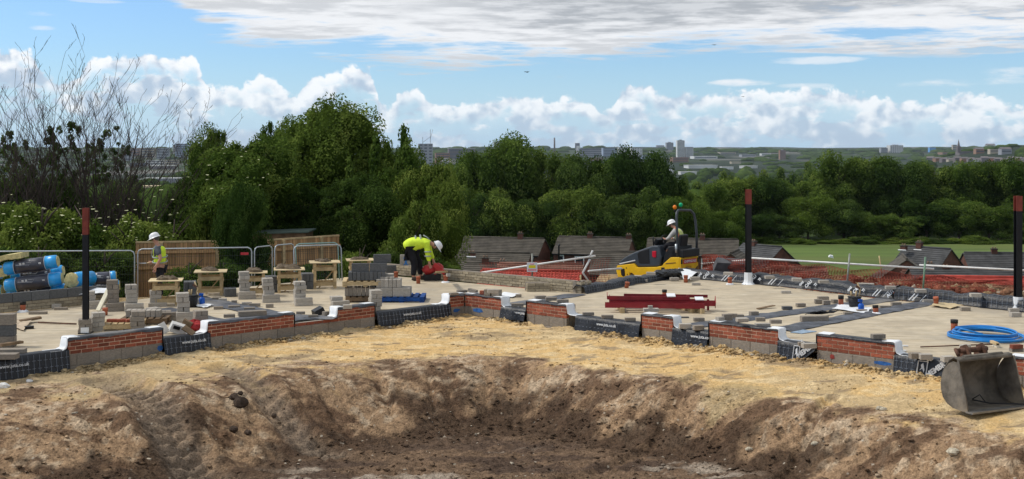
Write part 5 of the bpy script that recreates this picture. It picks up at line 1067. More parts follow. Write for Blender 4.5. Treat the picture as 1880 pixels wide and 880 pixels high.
for y in (-.04, -.96): MB().box((-.055, y, .68), (.02, .07, .14)).build('tail_light', M_blk, RO)
MB().box((-.056, -.50, .67), (.012, .74, .135)).build('name_plate', mat('red plate ground', (.50, .015, .03), .4, .05, 5, 0, rnd=0), RO)
q = obj('lettering', text_mesh('CHIPPINDALE', .112, weight=.003), RO); q.matrix_local = basis((0, -1, 0), (0, 0, 1), Vector((-.066, -.50, .632)))
q = obj('lettering', text_mesh('H7229', .12, m=mat('dark red letters', (.20, .03, .02), .5, .1, 5, 0)), RO); q.matrix_local = basis((0, -1, 0), (0, 0, 1), Vector((-.055, -.42, .44)))
MB().prism([(-.72, .36), (-.95, .50), (-.95, .34), (-.8, .30)], -.052, -.06, fn=lambda u, w, y: (y, u, w)).build('red_panel', M_rust, RO)
for x in (1.96, .12 + .28):
    d_ = MB(); d_.cyl((x, -.10, .30 if x > 1 else .30), (x, -.92, .30), .30, n=32); d_.build('drum', mat('drum steel', (.16, .14, .12), .4, .25, 5, .15, metal=.6), RO); MB().cyl((x, -.03, .30), (x, -.99, .30), .08, n=12).build('hub', M_yel, RO)
side([(515, 690), (530, 600), (555, 500), (600, 482), (648, 482), (652, 598), (600, 598), (530, 665)], -.04, -.96, 'console_side', M_blk, bevel=.03); side([(548, 530), (575, 500), (560, 545)], -.03, -.05, 'vent', M_rust)
side([(440, 470), (462, 470), (480, 560), (470, 600), (448, 560)], -.2, -.8, 'dash_support', M_dk)
MB().box((.1, -.5, .93), (.45, .92, .24)).build('seat_base', M_blk, RO, bevel=.02); MB().box((.42, -.50, 1.06), (.42, .46, .12)).build('seat', M_blk, RO, bevel=.03); MB().box((.20, -.50, 1.28), (.12, .42, .42), Matrix.Rotation(-.12, 3, 'Y')).build('seat_back', M_blk, RO, bevel=.04)
MB().cyl((1.02, -.5, .95), (.88, -.5, 1.30), .035).build('steering_column', M_blk, RO); MB().tube([(.86 + .05 * cos(a), -.5 + .19 * sin(a), 1.34 + .17 * cos(a) * .5) for a in [2 * pi * k / 20 for k in range(20)]], .016, 6, True).build('steering_wheel', M_blk, RO)
MB().box((1.05, -.5, 1.22), (.12, .56, .20), Matrix.Rotation(-.4, 3, 'Y')).build('dashboard', M_blk, RO, bevel=.02); MB().tube([(1.08, -.18, 1.0), (1.10, -.16, 1.32), (1.09, -.17, 1.40)], .02, 6).build('lever', M_blk, RO)
rp = [(.10, -.06, .80), (.13, -.06, 1.5), (.15, -.06, 2.02), (.18, -.12, 2.18), (.20, -.24, 2.26), (.10, -.76, 2.24), (.06, -.90, 2.12), (.03, -.95, 1.9), (.0, -.97, 1.5), (-.01, -.97, .80)]
MB().tube(rp, .042, 8).build('roll_bar', mat('roll bar paint', (.05, .058, .065), .4, .1, 5, .05, rnd=0), RO)
MB().cyl((.12, .0, .95), (.13, .0, 1.22), .035, n=10).build('exhaust', M_galv, RO)
M_amber = mat('amber lens', (.75, .20, .01), .2, .1, 5, 0, rnd=0); M_green = mat('green lens', (.0, .42, .16), .2, .1, 5, 0, rnd=0)
for y, z, m_ in ((-.02, 2.30, M_amber), (-.36, 2.36, M_green)):
    MB().cyl((.19, y, z - .1), (.19, y, z), .022, n=8).build('beacon_stem', M_blk, RO); mb = MB(); mb.ball((.19, y, z + .06), .062, 12, 8, (1, 1, 1.15)); mb.build('beacon', m_, RO)
# -- driver
DV = thing('person', 'driver in a white hard hat and pale vest sitting on the roller', 'person', RO.location + Vector((.75, -.66, 0)) * .10, RW)
y = -.5; body = [[('pe', (.40, y, 1.18), (.14, .13)), ('sp', (.42, y, 1.36), (.13, .12)), ('ch', (.50, y, 1.55), (.15, .125)), ('nk', (.60, y, 1.68), .056), ('nk2', (.645, y, 1.705), .054), ('hd', (.70, y, 1.755), (.085, .078)), ('hd2', (.715, y, 1.79), (.08, .078))],
        ['ch', ('s1', (.53, y + .17, 1.57), .062), ('e1', (.66, y + .26, 1.36), .044), ('w1', (.82, y + .17, 1.32), .028)], ['ch', ('s2', (.53, y - .17, 1.57), .062), ('e2', (.66, y - .26, 1.36), .044), ('w2', (.82, y - .17, 1.32), .028)],
        ['pe', ('h1', (.48, y + .1, 1.17), .09), ('k1', (.84, y + .14, 1.15), .058), ('a1', (.92, y + .13, .85), .045), ('t1', (1.05, y + .13, .80), .035)], ['pe', ('h2', (.48, y - .1, 1.17), .09), ('k2', (.84, y - .14, 1.15), .058), ('a2', (.92, y - .13, .85), .045), ('t2', (1.05, y - .13, .80), .035)]]
body += hand('w1', (.82, y + .17, 1.32), (1, -.2, .15), (0, 1, .2)) + hand('w2', (.82, y - .17, 1.32), (1, .2, .15), (0, -1, .2)); skin('body', body, M_skin, DV)
skin('trousers', [[('pe', (.40, y, 1.17), (.15, .15)), ('h1', (.50, y + .1, 1.17), .105), ('k1', (.84, y + .14, 1.15), .078), ('a1', (.92, y + .13, .88), .062)], ['pe', ('h2', (.50, y - .1, 1.17), .105), ('k2', (.84, y - .14, 1.15), .078), ('a2', (.92, y - .13, .88), .062)]], M_trs, DV)
skin('jumper', [[('pe', (.40, y, 1.22), (.155, .14)), ('sp', (.42, y, 1.36), (.145, .135)), ('ch', (.50, y, 1.55), (.165, .145)), ('nk', (.59, y, 1.66), .075)], ['ch', ('s1', (.53, y + .17, 1.57), .08), ('e1', (.66, y + .26, 1.36), .062), ('w1', (.80, y + .18, 1.325), .045)], ['ch', ('s2', (.53, y - .17, 1.57), .08), ('e2', (.66, y - .26, 1.36), .062), ('w2', (.80, y - .18, 1.325), .045)]], M_lgrey, DV)
skin('vest', [[('pe', (.39, y, 1.20), (.165, .16)), ('sp', (.41, y, 1.36), (.158, .15)), ('ch', (.48, y, 1.53), (.18, .165)), ('nk', (.56, y, 1.65), .095)]], mat('pale yellow vest', (.52, .58, .20), .8, .15, 9, .3, rnd=0), DV)
band('orange_band', [(.32, y + .12, 1.30), (.36, y + .14, 1.45), (.44, y + .13, 1.62), (.52, y + .10, 1.70)], .025, mat('orange band', (.60, .16, .07), .7, .1, 5, 0, rnd=0), DV)
head_bits(DV, (.71, y, 1.775), (.90, 0.2, -.40), (.42, 0.05, .90))

# ================================================================ RAILS, SIGN, NETTING
def rail(a, b, label, r=.028, stripes=None, m_=None):
    o = MB().tube([a, b], r, 7).build('barrier_rail', m_ or M_white2); return tag(o, label, 'rail', None)
rail(PD(862, 504, 35.5), PD(1093, 470, 34.2), 'long sloping white rail left of the roller carrying a sign'); rail(PD(1080, 498, 34.6), PD(1141, 493, 35.5), 'short white rail ending at the roller'); rail(PD(1288, 484.5, 37.2), PD(1372, 478, 35.6), 'white rail between the roller and the middle black post')
rail(PD(1379, 474, 34.6), PD(1715, 494, 32.6), 'long white rail right of the middle black post'); rail(PD(1688, 487, 32.9), PD(1950, 500, 31.0), 'white rail running behind the right black post')
M_scaff = mat('dull scaffold tube', (.26, .27, .24), .6, .2, 6, .1, metal=.2)
def rpost(px, yb, yt, D, label, m_=M_scaff, r=.026, top=None):
    a = PD(px, yb, D); b = PD(top or px, yt, D); return tag(MB().tube([a, b], r, 7).build('rail_post', m_), label, 'post')
rpost(977, 522, 466, 34.9, 'grey post holding the sign left of the roller'); rpost(1554, 534, 466, 33.4, 'grey tube post in front of the field', top=1560); rpost(1694, 542, 472, 32.6, 'green and grey tube post near the right houses', mat('green tube', (.16, .27, .18), .6, .2, 6, .1), top=1699); rpost(1619, 502, 470, 36, 'thin wooden stake in front of the field', M_wood, .02, 1614)
rpost(1066, 524, 505, 34.3, 'small pale stake left of the crooked post', M_wood); tag(MB().tube([PD(1080, 516, 34.3), PD(1070, 501, 34.3), PD(1083, 476, 34.3)], .03, 6).build('bent_post', M_white2), 'crooked pale post leaning behind the far corner', 'post'); rail(PD(1083, 472, 34.25), PD(1088, 460, 34.25), 'short white tube sticking up past the end of the sloping rail')
rpost(1117, 530, 505, 35.2, 'pale stake beside the roller drum', M_wood)
sg = thing('warning_sign', 'small white and yellow warning sign hanging on the sloping rail', 'sign', PD(977, 491, 34.75)); MB().box((0, 0, 0), (.30, .012, .27)).build('board', M_white, sg, bevel=.01); MB().box((0, -.009, .02), (.20, .004, .085)).build('yellow_panel', mat('sign yellow', (.80, .66, .03), .5, .05, 5, 0), sg); MB().box((0, -.009, -.075), (.24, .004, .05)).build('pink_panel', mat('sign pink', (.75, .28, .33), .5, .05, 5, 0), sg); MB().box((0, -.009, .095), (.12, .004, .03)).build('pink_panel', MATS['sign pink'], sg)
def netting(path, zt, zb, label, thin=False, m_=None):
    """orange barrier mesh of thin plastic strands between stakes"""
    pts = [Vector(p) for p in path]; mb = MB(); L = 0; rows = 15; cols = []
    for a, b in zip(pts, pts[1:]):
        d = b - a; n = int(d.length / .085)
        for i in range(n):
            q = a + d * i / n; s = L + d.length * i / n; cols.append((q, s))
        L += d.length
    def at(i, j):
        q, s = cols[i]; t_ = j / rows; top = zt(s) if callable(zt) else zt; z = top * (1 - t_) + zb * t_; return Vector((q.x + .05 * sin(s * 2.3 + j * .3), q.y + .12 * sin(s * 1.1) * t_ + .06 * sin(s * 5 + j) , z + .04 * sin(s * 3.7) * (1 - t_)))
    w = .0085 if not thin else .004
    for i in range(len(cols) - 1):
        for j in range(rows + 1):
            a, b = at(i, j), at(i + 1, j); mb.add([a + Vector((0, 0, w)), b + Vector((0, 0, w)), b - Vector((0, 0, w)), a - Vector((0, 0, w))], [(0, 1, 2, 3)])
            if j < rows: c = at(i, j + 1); mb.add([a - Vector((w, 0, 0)), a + Vector((w, 0, 0)), c + Vector((w, 0, 0)), c - Vector((w, 0, 0))], [(0, 1, 2, 3)])
    return tag(mb.build('barrier_netting', m_ or M_net), label, 'netting')
M_net = mat('red orange netting', (.25, .052, .032), .7, .25, 3, 0, rnd=0)
netting([PD(880, 503, 35.9), PD(980, 500, 35.4), PD(1128, 500, 34.9)], lambda s: .42 + .06 * min(s, 4), -.15, 'orange barrier netting hanging behind the sign', True)
netting([PD(1288, 500, 37.0), PD(1376, 500, 35.4), PD(1452, 500, 35.2)], .58, -.12, 'orange barrier netting right of the roller')
netting([PD(1452, 500, 35.2), PD(1560, 500, 34.6), PD(1700, 500, 33.6), PD(1830, 500, 32.2)], lambda s: .26 - .035 * s, -.45, 'slumped orange netting along the bank in front of the field')
netting([PD(1290, 500, 38.2), PD(1430, 500, 36.9), PD(1700, 500, 34.9), PD(1960, 500, 33.4)], lambda s: .50 - .045 * s, -.25, 'second run of orange netting behind the bank toward the right edge')
# ================================================================ FIELD
M_grass = mat('meadow grass', (.088, .135, .028), .95, .25, .07, 0, rnd=0, dirt=((.15, .16, .045), .7), stretch=(.35, 1.6, 1))
mb = MB(); vs = []; fs = []; nx_, ny_ = 40, 30
for j in range(ny_ + 1):
    for i in range(nx_ + 1): x = 14 + 190 * i / nx_; y = 100 + 108 * j / ny_; vs.append((x, y, gz(x, y) + .12))
for j in range(ny_):
    for i in range(nx_): a = j * (nx_ + 1) + i; fs.append((a, a + 1, a + nx_ + 2, a + nx_ + 1))
tag(mb.add(vs, fs, True).build('grass_field', M_grass), kind='structure')
tag(MB().box((0, 0, .1), (.7, .5, .3), Euler((.3, .2, 0)).to_matrix(), .6).build('plastic_sheet', M_white, None, PD(1526, 472, 170)), 'tiny white sheet lying out on the grass field', 'plastic sheet')
# ================================================================ HOUSES
M_hb = mat('house brick', (.115, .050, .036), .9, .25, 1.5, .1, rnd=.15); M_tile = mat('grey brown roof tile', (.080, .070, .056), .9, .28, 1.1, .3, rnd=.12, dirt=((.10, .085, .07), .4)); M_tile2 = mat('slate grey roof tile', (.068, .068, .068), .9, .25, 1.1, .3, rnd=.1)
M_rtile = mat('red roof tile', (.40, .060, .042), .8, .22, 1.5, .3, rnd=0); M_btile = mat('brown roof tile', (.19, .10, .072), .9, .25, 1.2, .3, rnd=0); M_upvc = mat('white window frame', (.70, .70, .69), .5, .05, 4, 0, rnd=0); M_glass = mat('window glass', (.02, .025, .03), .08, .2, 2, 0, rnd=.3, spec=.8); M_pot = mat('chimney pot', (.20, .13, .09), .8, .2, 5, .1)
def house(c, L, Wd, wall, rise, rz, label, tile=None, wins=(), chim=(), gablewin=False, hip=False, ribs=False, cat='house', name='house', dishes=0):
    """c = middle of the ridge; body hangs below it"""
    tile = tile or M_tile; c = Vector(c); o = thing(name, label, cat, (c.x, c.y, c.z - rise - wall), radians(rz)); h = wall
    MB().box((0, 0, h / 2 - 1.5), (L, Wd, h + 3)).build('wall', M_hb, o)
    if not hip:
        for s in (-1, 1): MB().prism([(-Wd / 2, h), (Wd / 2, h), (0, h + rise)], s * (L / 2 - .1), s * L / 2, fn=lambda u, w, y: (y, u, w)).build('gable', M_hb, o)
    ov = .35; sl = sqrt((Wd / 2) ** 2 + rise ** 2); an = atan2(rise, Wd / 2); n = int((sl + ov) / .33)
    r_ = MB()
    for s in (-1, 1):
        for k in range(n):
            t = (k + .5) * .33; yy = t * cos(an); zz = h + rise - t * sin(an); hl = (t / sl) * Wd * .5 if hip else 0
            ll = L + .3 if not hip else max(.4, L - Wd + 2 * hl)
            r_.box((random.uniform(-.01, .01), s * yy, zz + .05), (ll, .37, .06), Matrix.Rotation(-s * (an + .0) , 3, 'X') @ Matrix.Rotation(s * .13, 3, 'X'))
            if ribs:
                m_ = int(ll / .3)
                for i in range(m_): r_.box((-ll / 2 + (i + .5) * .3, s * yy, zz + .095), (.13, .34, .06), Matrix.Rotation(-s * an, 3, 'X') @ Matrix.Rotation(-s * .07, 3, 'X'), .6)
        if hip:
            for k in range(n):
                t = (k + .5) * .33; hl = (t / sl) * Wd * .5; r_.box((s * (L / 2 - Wd / 2 + hl), 0, h + rise - t * sin(an) + .05), (.36, max(.3, 2 * hl), .05), Matrix.Rotation(s * an, 3, 'Y'))
    rf = r_.build('roof_tiles', tile, o); rf['kind'] = 'stuff'
    MB().tube([(-(L - (Wd if hip else 0)) / 2, 0, h + rise + .09), ((L - (Wd if hip else 0)) / 2, 0, h + rise + .09)], .13, 6).build('ridge', tile, o)
    MB().box((0, -Wd / 2 - .33, h - .12), (L + .2, .10, .12)).build('gutter', M_blackp, o)
    for x, w, wh, z in wins:
        f = MB().box((x, -Wd / 2 - .03, h - z), (w, .08, wh)).build('window', M_upvc, o)
        for k in range(max(1, int(w / .7))): m_ = max(1, int(w / .7)); MB().box((x - w / 2 + (k + .5) * w / m_, -Wd / 2 - .075, h - z), (w / m_ - .26, .02, wh - .34)).build('pane', M_glass, f)
    for x, y, hh in chim:
        ch = MB().box((x, y, h + rise + .0), (.62, .5, hh * 1.5)).build('chimney', M_hb, o); MB().box((x, y, h + rise + hh * .75), (.72, .6, .1)).build('cap', M_tile, ch)
        for q in (-.18, .18): MB().cyl((x + q * .8, y, h + rise + hh * .75), (x + q * .8, y, h + rise + hh * .75 + .24), .09, .08, 8).build('chimney_pot', M_pot, ch)
        MB().box((x, y - .35, h + rise - .25), (.95, .1, .12), Matrix.Rotation(an, 3, 'X')).build('flashing', M_upvc, ch)
    return o
house(PD(925, 438, 152), 10.6, 5.8, 4.9, 1.75, -17, 'grey roofed brick house at the left of the row, dark gable on its right', wins=((2.9, .9, 1.5, 1.0), (4.3, .9, 1.5, 1.0), (-2, 1.6, 1.1, 1)), chim=((2.2, 0, .9),))
house(PD(1092, 437, 150), 9.2, 5.8, 4.9, 1.75, -16, 'grey roofed brick house with white windows just left of the roller', wins=((-3.6, .7, 1.3, .85), (-1.3, 1.2, 1.15, .9), (2.0, 2.3, 1.1, .95), (3.9, .8, 1.2, 1)), chim=((-.6, 0, .7), (4.3, 0, .6)))
house(PD(1272, 440, 152), 11.2, 5.8, 4.6, 1.75, -11, 'grey roofed house right behind the roller with three white windows', wins=((1.6, .9, 1.4, 1.0), (3.0, 1.0, 1.4, 1.0), (4.3, 1.0, 1.4, 1.0)), chim=((1.2, 0, .8),))
house(PD(895, 465, 124), 9.0, 6.5, 4.4, 2.0, -14, 'lower grey roofed house with a red chimney in front of the left house', wins=((1, 1, 1, 1),), chim=((-1.2, -1.6, .2),))
house(PD(1140, 464, 126), 6.0, 6.5, 4.4, 2.0, -8, 'lower grey roofed house half hidden by the roller nose', wins=((1, 1, 1, 1),))
house(PD(992, 486, 104), 7.2, 6, 4.0, 1.6, -6, 'low brown tiled roof behind the bright red one', tile=M_btile, wins=(), chim=())
house(PD(975, 499, 92), 7.6, 7, 4.0, 2.2, -10, 'bright red tiled roof seen over the far wall', tile=M_rtile, ribs=True)
house(PD(899, 484, 112), 4.4, 5, 3.6, 1.3, -4, 'small brick outhouse with a clay chimney left of the red roof', tile=M_tile, chim=((-.4, 0, .7), (1.2, 0, .3)))
house(PD(1399, 452, 134), 5.5, 8, 4.0, 2.7, -52, 'slate roofed house behind the middle black post with a lone chimney', tile=M_tile2, chim=((-1.2, 0, .6),))
house(PD(1349, 463, 128), 5.0, 5.2, 4.0, 1.9, 70, 'small brick gable facing the viewer left of the middle post', tile=M_tile)
house(PD(1462, 492, 118), 5.6, 5.5, 3.8, 1.2, -10, 'low red brick house below the slate roof, seen through the netting', tile=M_btile, wins=((-1.2, .8, .9, .8), (1.4, 1.0, .9, .8)))
house(PD(1703, 456, 132), 5.5, 7.6, 4.0, 2.9, -50, 'slate roofed house with two chimneys in front of the field', tile=M_tile2, chim=((-1.0, 0, .8), (-2.0, -1.5, .3)))
house(PD(1661, 473, 122), 6.0, 7.0, 4.0, 2.6, 76, 'dark red brick gable facing the viewer in front of the field', tile=M_tile)
house(PD(1775, 494, 104), 9.5, 6, 4.0, 1.3, -6, 'long low grey roof below the two chimneys', tile=M_tile2, chim=((-1.8, 0, .2),))
house(PD(1690, 500, 107), 3.2, 3.2, 3.8, .7, -8, 'small brick block with a stubby chimney at the foot of the brick gable', tile=M_hb, chim=((.8, 0, 1.0),))
house(PD(1862, 466, 136), 11.0, 8, 4.0, 2.4, -6, 'grey roofed house behind the right black post with one chimney', tile=M_tile2, chim=((-2.2, 0, .7),))
house(PD(1800, 511, 88), 8.2, 5, 3.6, .6, -8, 'red edged low roof just over the spoil bank on the right', tile=M_rtile)
for px, D, lab in ((1026, 140, 'dark street lamp column between the two left houses'),): tag(MB().tube([PD(px, 500, D), PD(px, 452, D), PD(px + 1, 449, D)], [.12, .09, .16], 8).build('street_lamp', M_blackp), lab, 'street lamp')
# ================================================================ TREES
def leaf_mat(name, a, b_, c):
    m = bpy.data.materials.new(name); m.use_nodes = True; t = m.node_tree; X.nt = t; t.nodes.remove(t.nodes['Principled BSDF']); o = t.nodes['Material Output']
    at = t.nodes.new('ShaderNodeAttribute'); at.attribute_name = 'tone'; v = X(at.outputs['Fac']); oi = t.nodes.new('ShaderNodeObjectInfo'); r = X(oi.outputs['Random'])
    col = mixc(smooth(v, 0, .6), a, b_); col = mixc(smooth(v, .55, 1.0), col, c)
    hs = t.nodes.new('ShaderNodeHueSaturation'); t.links.new(col, hs.inputs['Color']); k = r * .45 + .78; t.links.new(k.s, hs.inputs['Value']); k2 = r * -.025 + .513; t.links.new(k2.s, hs.inputs['Hue'])
    d = t.nodes.new('ShaderNodeBsdfDiffuse'); tr = t.nodes.new('ShaderNodeBsdfTranslucent'); mx = t.nodes.new('ShaderNodeMixShader'); mx.inputs[0].default_value = .3
    t.links.new(hs.outputs[0], d.inputs[0]); t.links.new(hs.outputs[0], tr.inputs[0]); t.links.new(d.outputs[0], mx.inputs[1]); t.links.new(tr.outputs[0], mx.inputs[2]); t.links.new(mx.outputs[0], o.inputs[0]); return m
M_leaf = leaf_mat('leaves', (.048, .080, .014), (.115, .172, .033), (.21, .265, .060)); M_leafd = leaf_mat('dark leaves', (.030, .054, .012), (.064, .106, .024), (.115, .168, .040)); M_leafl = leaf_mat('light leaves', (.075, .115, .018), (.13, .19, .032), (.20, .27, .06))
M_bark = mat('bark', (.075, .058, .045), .95, .3, 6, .5, rnd=.2); M_twig = mat('bare twigs', (.045, .034, .028), .95, .25, 6, .1, rnd=.2)
def crown_mesh(name, seed, lobes, n, size, m_, core=True, up=.0, flowers=0, asp=.55):
    """n leaf-sized quads spread in shells round the lobes [(cx,cy,cz,rx,ry,rz)] (unit crown: -.5...5 wide, 0..1 high)"""
    rg = np.random.default_rng(seed); lb = np.array(lobes, float); area = (lb[:, 3] * lb[:, 5]) ** 1.0; pk = rg.choice(len(lb), n, p=area / area.sum())
    d = rg.normal(size=(n, 3)); d[:, 2] += .25; d /= np.linalg.norm(d, axis=1)[:, None]
    r = .62 + .46 * rg.random(n) ** .55; clump = .86 + .28 * vnoise(d[:, 0] * 3.3 + pk * 7.1, d[:, 1] * 3.3 + d[:, 2] * 4.7, seed)
    p = lb[pk, :3] + d * lb[pk, 3:] * (r * clump)[:, None]
    q = ((p[:, None, :] - lb[None, :, :3]) / lb[None, :, 3:]); ins = (np.sum(q ** 2, -1) < .42).any(1); keep = ~ins & (p[:, 2] > .0); p = p[keep]; d = d[keep]; r = (r * clump)[keep]; pk = pk[keep]; n = len(p)
    nr = d * .9 + rg.normal(size=(n, 3)) * .75 + np.array([0, 0, .35]); nr /= np.linalg.norm(nr, axis=1)[:, None]
    a = np.cross(nr, rg.normal(size=(n, 3))); a[:, 2] += up; a /= np.linalg.norm(a, axis=1)[:, None]; b_ = np.cross(nr, a); s = (size * (.6 + .8 * rg.random(n)))[:, None]
    V = np.stack([p - a * s, p + b_ * s * asp, p + a * s, p - b_ * s * asp], 1).reshape(-1, 3); Fc = np.arange(4 * n).reshape(n, 4)
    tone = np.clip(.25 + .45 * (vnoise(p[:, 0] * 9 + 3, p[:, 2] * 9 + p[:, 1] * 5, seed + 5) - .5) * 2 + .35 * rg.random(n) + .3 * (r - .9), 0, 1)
    me_ = bpy.data.meshes.new(name)
    if core:
        cv = []; cf = []; N0 = len(V)
        for (cx, cy, cz, rx, ry, rz) in lobes:
            k0 = len(cv)
            for i in range(7):
                t_ = pi * i / 6
                for k in range(8): w = 2 * pi * k / 8; g = .66 * (.85 + .3 * rg.random()); cv.append((cx + rx * g * sin(t_) * cos(w), cy + ry * g * sin(t_) * sin(w), max(.02, cz + rz * g * cos(t_))))
            for i in range(6):
                for k in range(8): cf.append((k0 + i * 8 + k, k0 + (i + 1) * 8 + k, k0 + (i + 1) * 8 + (k + 1) % 8, k0 + i * 8 + (k + 1) % 8))
        V = np.concatenate([V, np.array(cv)]); Fc = np.concatenate([Fc, np.array(cf) + N0]); tone = np.concatenate([tone, np.zeros(len(cf))])  # core blobs take the lowest tone: shade inside the crown put into colour
    me_.vertices.add(len(V)); me_.vertices.foreach_set('co', V.astype(np.float32).ravel()); me_.loops.add(Fc.size); me_.loops.foreach_set('vertex_index', Fc.astype(np.int32).ravel()); me_.polygons.add(len(Fc))
    me_.polygons.foreach_set('loop_start', (np.arange(len(Fc)) * 4).astype(np.int32)); me_.polygons.foreach_set('loop_total', np.full(len(Fc), 4, np.int32)); me_.update(calc_edges=True)
    at = me_.attributes.new('tone', 'FLOAT', 'FACE'); at.data.foreach_set('value', tone.astype(np.float32)); me_.materials.append(m_); return me_
def lobes_broad(seed, k=16, spread=.36, top=.12, rmin=.13, rmax=.22):
    rg = random.Random(seed); L_ = [(0, 0, .45, .27, .27, .33)]
    for i in range(k):
        a = rg.random() * 6.28; z = rg.random() ** .8; rr = spread * sqrt(max(.05, 1 - ((z - .42) / .72) ** 4)) * rg.uniform(.55, 1.05); r = rg.uniform(rmin, rmax)
        L_.append((cos(a) * rr, sin(a) * rr, .14 + z * .74, r, r, r * rg.uniform(.8, 1.15)))
    return L_
def lobes_sprig(seed, k=30):
    L_ = lobes_broad(seed, 12); rg = random.Random(seed + 1)
    for i in range(k): a = rg.random() * 6.28; q = rg.uniform(.05, .42); r = rg.uniform(.035, .07); L_.append((cos(a) * q, sin(a) * q, .93 - q * q * 2.2 + rg.uniform(-.08, .07), r, r, r * rg.uniform(.8, 1.3)))
    return L_
def lobes_up(seed, k=60):
    rg = random.Random(seed); L_ = [(0, 0, .34, .36, .36, .34), (.18, .05, .5, .24, .24, .28), (-.18, 0, .52, .24, .24, .28), (0, -.15, .6, .2, .2, .25)]
    for i in range(k): a = rg.random() * 6.28; q = rg.uniform(.02, .44); r = rg.uniform(.028, .05); L_.append((cos(a) * q, sin(a) * q, .30 + rg.random() * (.66 - q * .4), r, r, r * rg.uniform(1.3, 2.6)))
    return L_
def lobes_bush(seed, k=14):
    rg = random.Random(seed); L_ = [(0, 0, .3, .33, .33, .35)]
    for i in range(k): a = rg.random() * 6.28; q = rg.uniform(.1, .36); r = rg.uniform(.12, .2); L_.append((cos(a) * q, sin(a) * q, .18 + rg.random() * .6 * (1 - q), r, r, r))
    return L_
CR = {}
def CM(kind, m_=None):
    m_ = m_ or M_leaf; key = (kind, m_.name); core = kind != 'i0'
    if key in CR: return CR[key]
    spec = {'b0': (1, lobes_broad(1), 16000, .0150), 'b1': (2, lobes_broad(2, 20, .38), 16000, .0150), 'b2': (3, lobes_broad(3, 13, .33, rmin=.15, rmax=.25), 15000, .0155), 'b3': (9, lobes_broad(9, 24, .40, rmin=.10, rmax=.18), 16000, .0150),
            's0': (4, lobes_sprig(4), 30000, .0105), 's1': (5, lobes_sprig(15, 40), 30000, .0105), 'u0': (6, lobes_up(6), 28000, .0115), 'i0': (12, [(.45 * sin(k * 2.4) * (k % 5) / 5, .3 * cos(k * 1.7), .1 + .8 * ((k * 7) % 13) / 13, .035, .035, .04) for k in range(40)], 1500, .024), 'h0': (7, lobes_bush(7), 14000, .016), 'h1': (8, lobes_bush(8, 18), 14000, .016), 'far': (11, lobes_broad(21, 14), 2600, .034)}[kind]
    if key[1] != M_leaf.name and ('b0', M_leaf.name) and kind in CR.get('shape', {}): pass
    CR[key] = crown_mesh('crown', *spec[:1], spec[1], spec[2], spec[3], m_, core); return CR[key]
trunk_cache = {}
def trunk_mesh(kind):
    if kind in trunk_cache: return trunk_cache[kind]
    rg = random.Random(kind); mb = MB(); mb.tube([(0, 0, -.1), (.01, .0, .15), (.0, .01, .5), (.02, 0, .8)], [.035, .028, .02, .008], 7)
    for k in range(6): a = k * 1.1 + rg.random(); z = .2 + .08 * k; mb.tube([(0, 0, z), (cos(a) * .12, sin(a) * .12, z + .14), (cos(a) * .26, sin(a) * .26, z + .24)], [.014, .010, .004], 5)
    trunk_cache[kind] = mb.mesh('trunk', M_bark); return trunk_cache[kind]
def tree(px, ytop, D, wpx, label, kind='b0', m_=None, name='broadleaf_tree', cat='tree', low=.22, group=None, deep=1.0, zg=None):
    x = (px - 940) / F * D; zb = (gz(x, D) if zg is None else zg) - .3; zt = H - (ytop - 275) / F * D; h = zt - zb; w = wpx / F * D; o = thing(name, label, cat, (x, D, zb), (px * .37 + D * 1.7) % 6.28, group)
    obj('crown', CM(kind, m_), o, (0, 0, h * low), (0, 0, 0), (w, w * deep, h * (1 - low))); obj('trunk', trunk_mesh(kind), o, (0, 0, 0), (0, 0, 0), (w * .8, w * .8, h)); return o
DK, LT = M_leafd, M_leafl
# near trees on the left
tree(610, 196, 50, 245, 'tallest leafy tree left of centre, crown standing against the clouds', 's0', low=.10); tree(735, 228, 47.5, 220, 'leafy tree with spiky upright shoots right of the tallest tree', 'u0', low=.04); tree(690, 258, 52, 190, 'rounded tree filling behind the spiky shoots', 's1', low=.1); tree(445, 262, 44, 250, 'rounded tree above the two timber fences', 's1', low=.16)
tree(400, 240, 62, 120, 'smaller tree behind, left of the rounded tree', 's1'); tree(500, 232, 64, 130, 'smaller tree between the rounded and the tallest tree', 's0'); tree(798, 305, 45, 160, 'leafy tree sloping down to the roofs right of the bending worker', 's1', low=.02, zg=-1.8); tree(755, 372, 42.5, 130, 'low leafy growth directly behind the bending worker', 's1', low=.0)
tree(660, 330, 44.5, 190, 'dark leafy mass between timber fence and bending worker', 's0', DK, low=.02); tree(560, 330, 46, 190, 'dark leafy mass above the right timber fence', 's1', DK, low=.05)
tree(448, 345, 37.2, 120, 'dark ivy covered tree stump standing between the timber fences', 's0', DK, low=.0, name='ivy_tree'); tree(345, 330, 46, 120, 'dark tree behind the left timber fence', 's1', DK, low=.0)
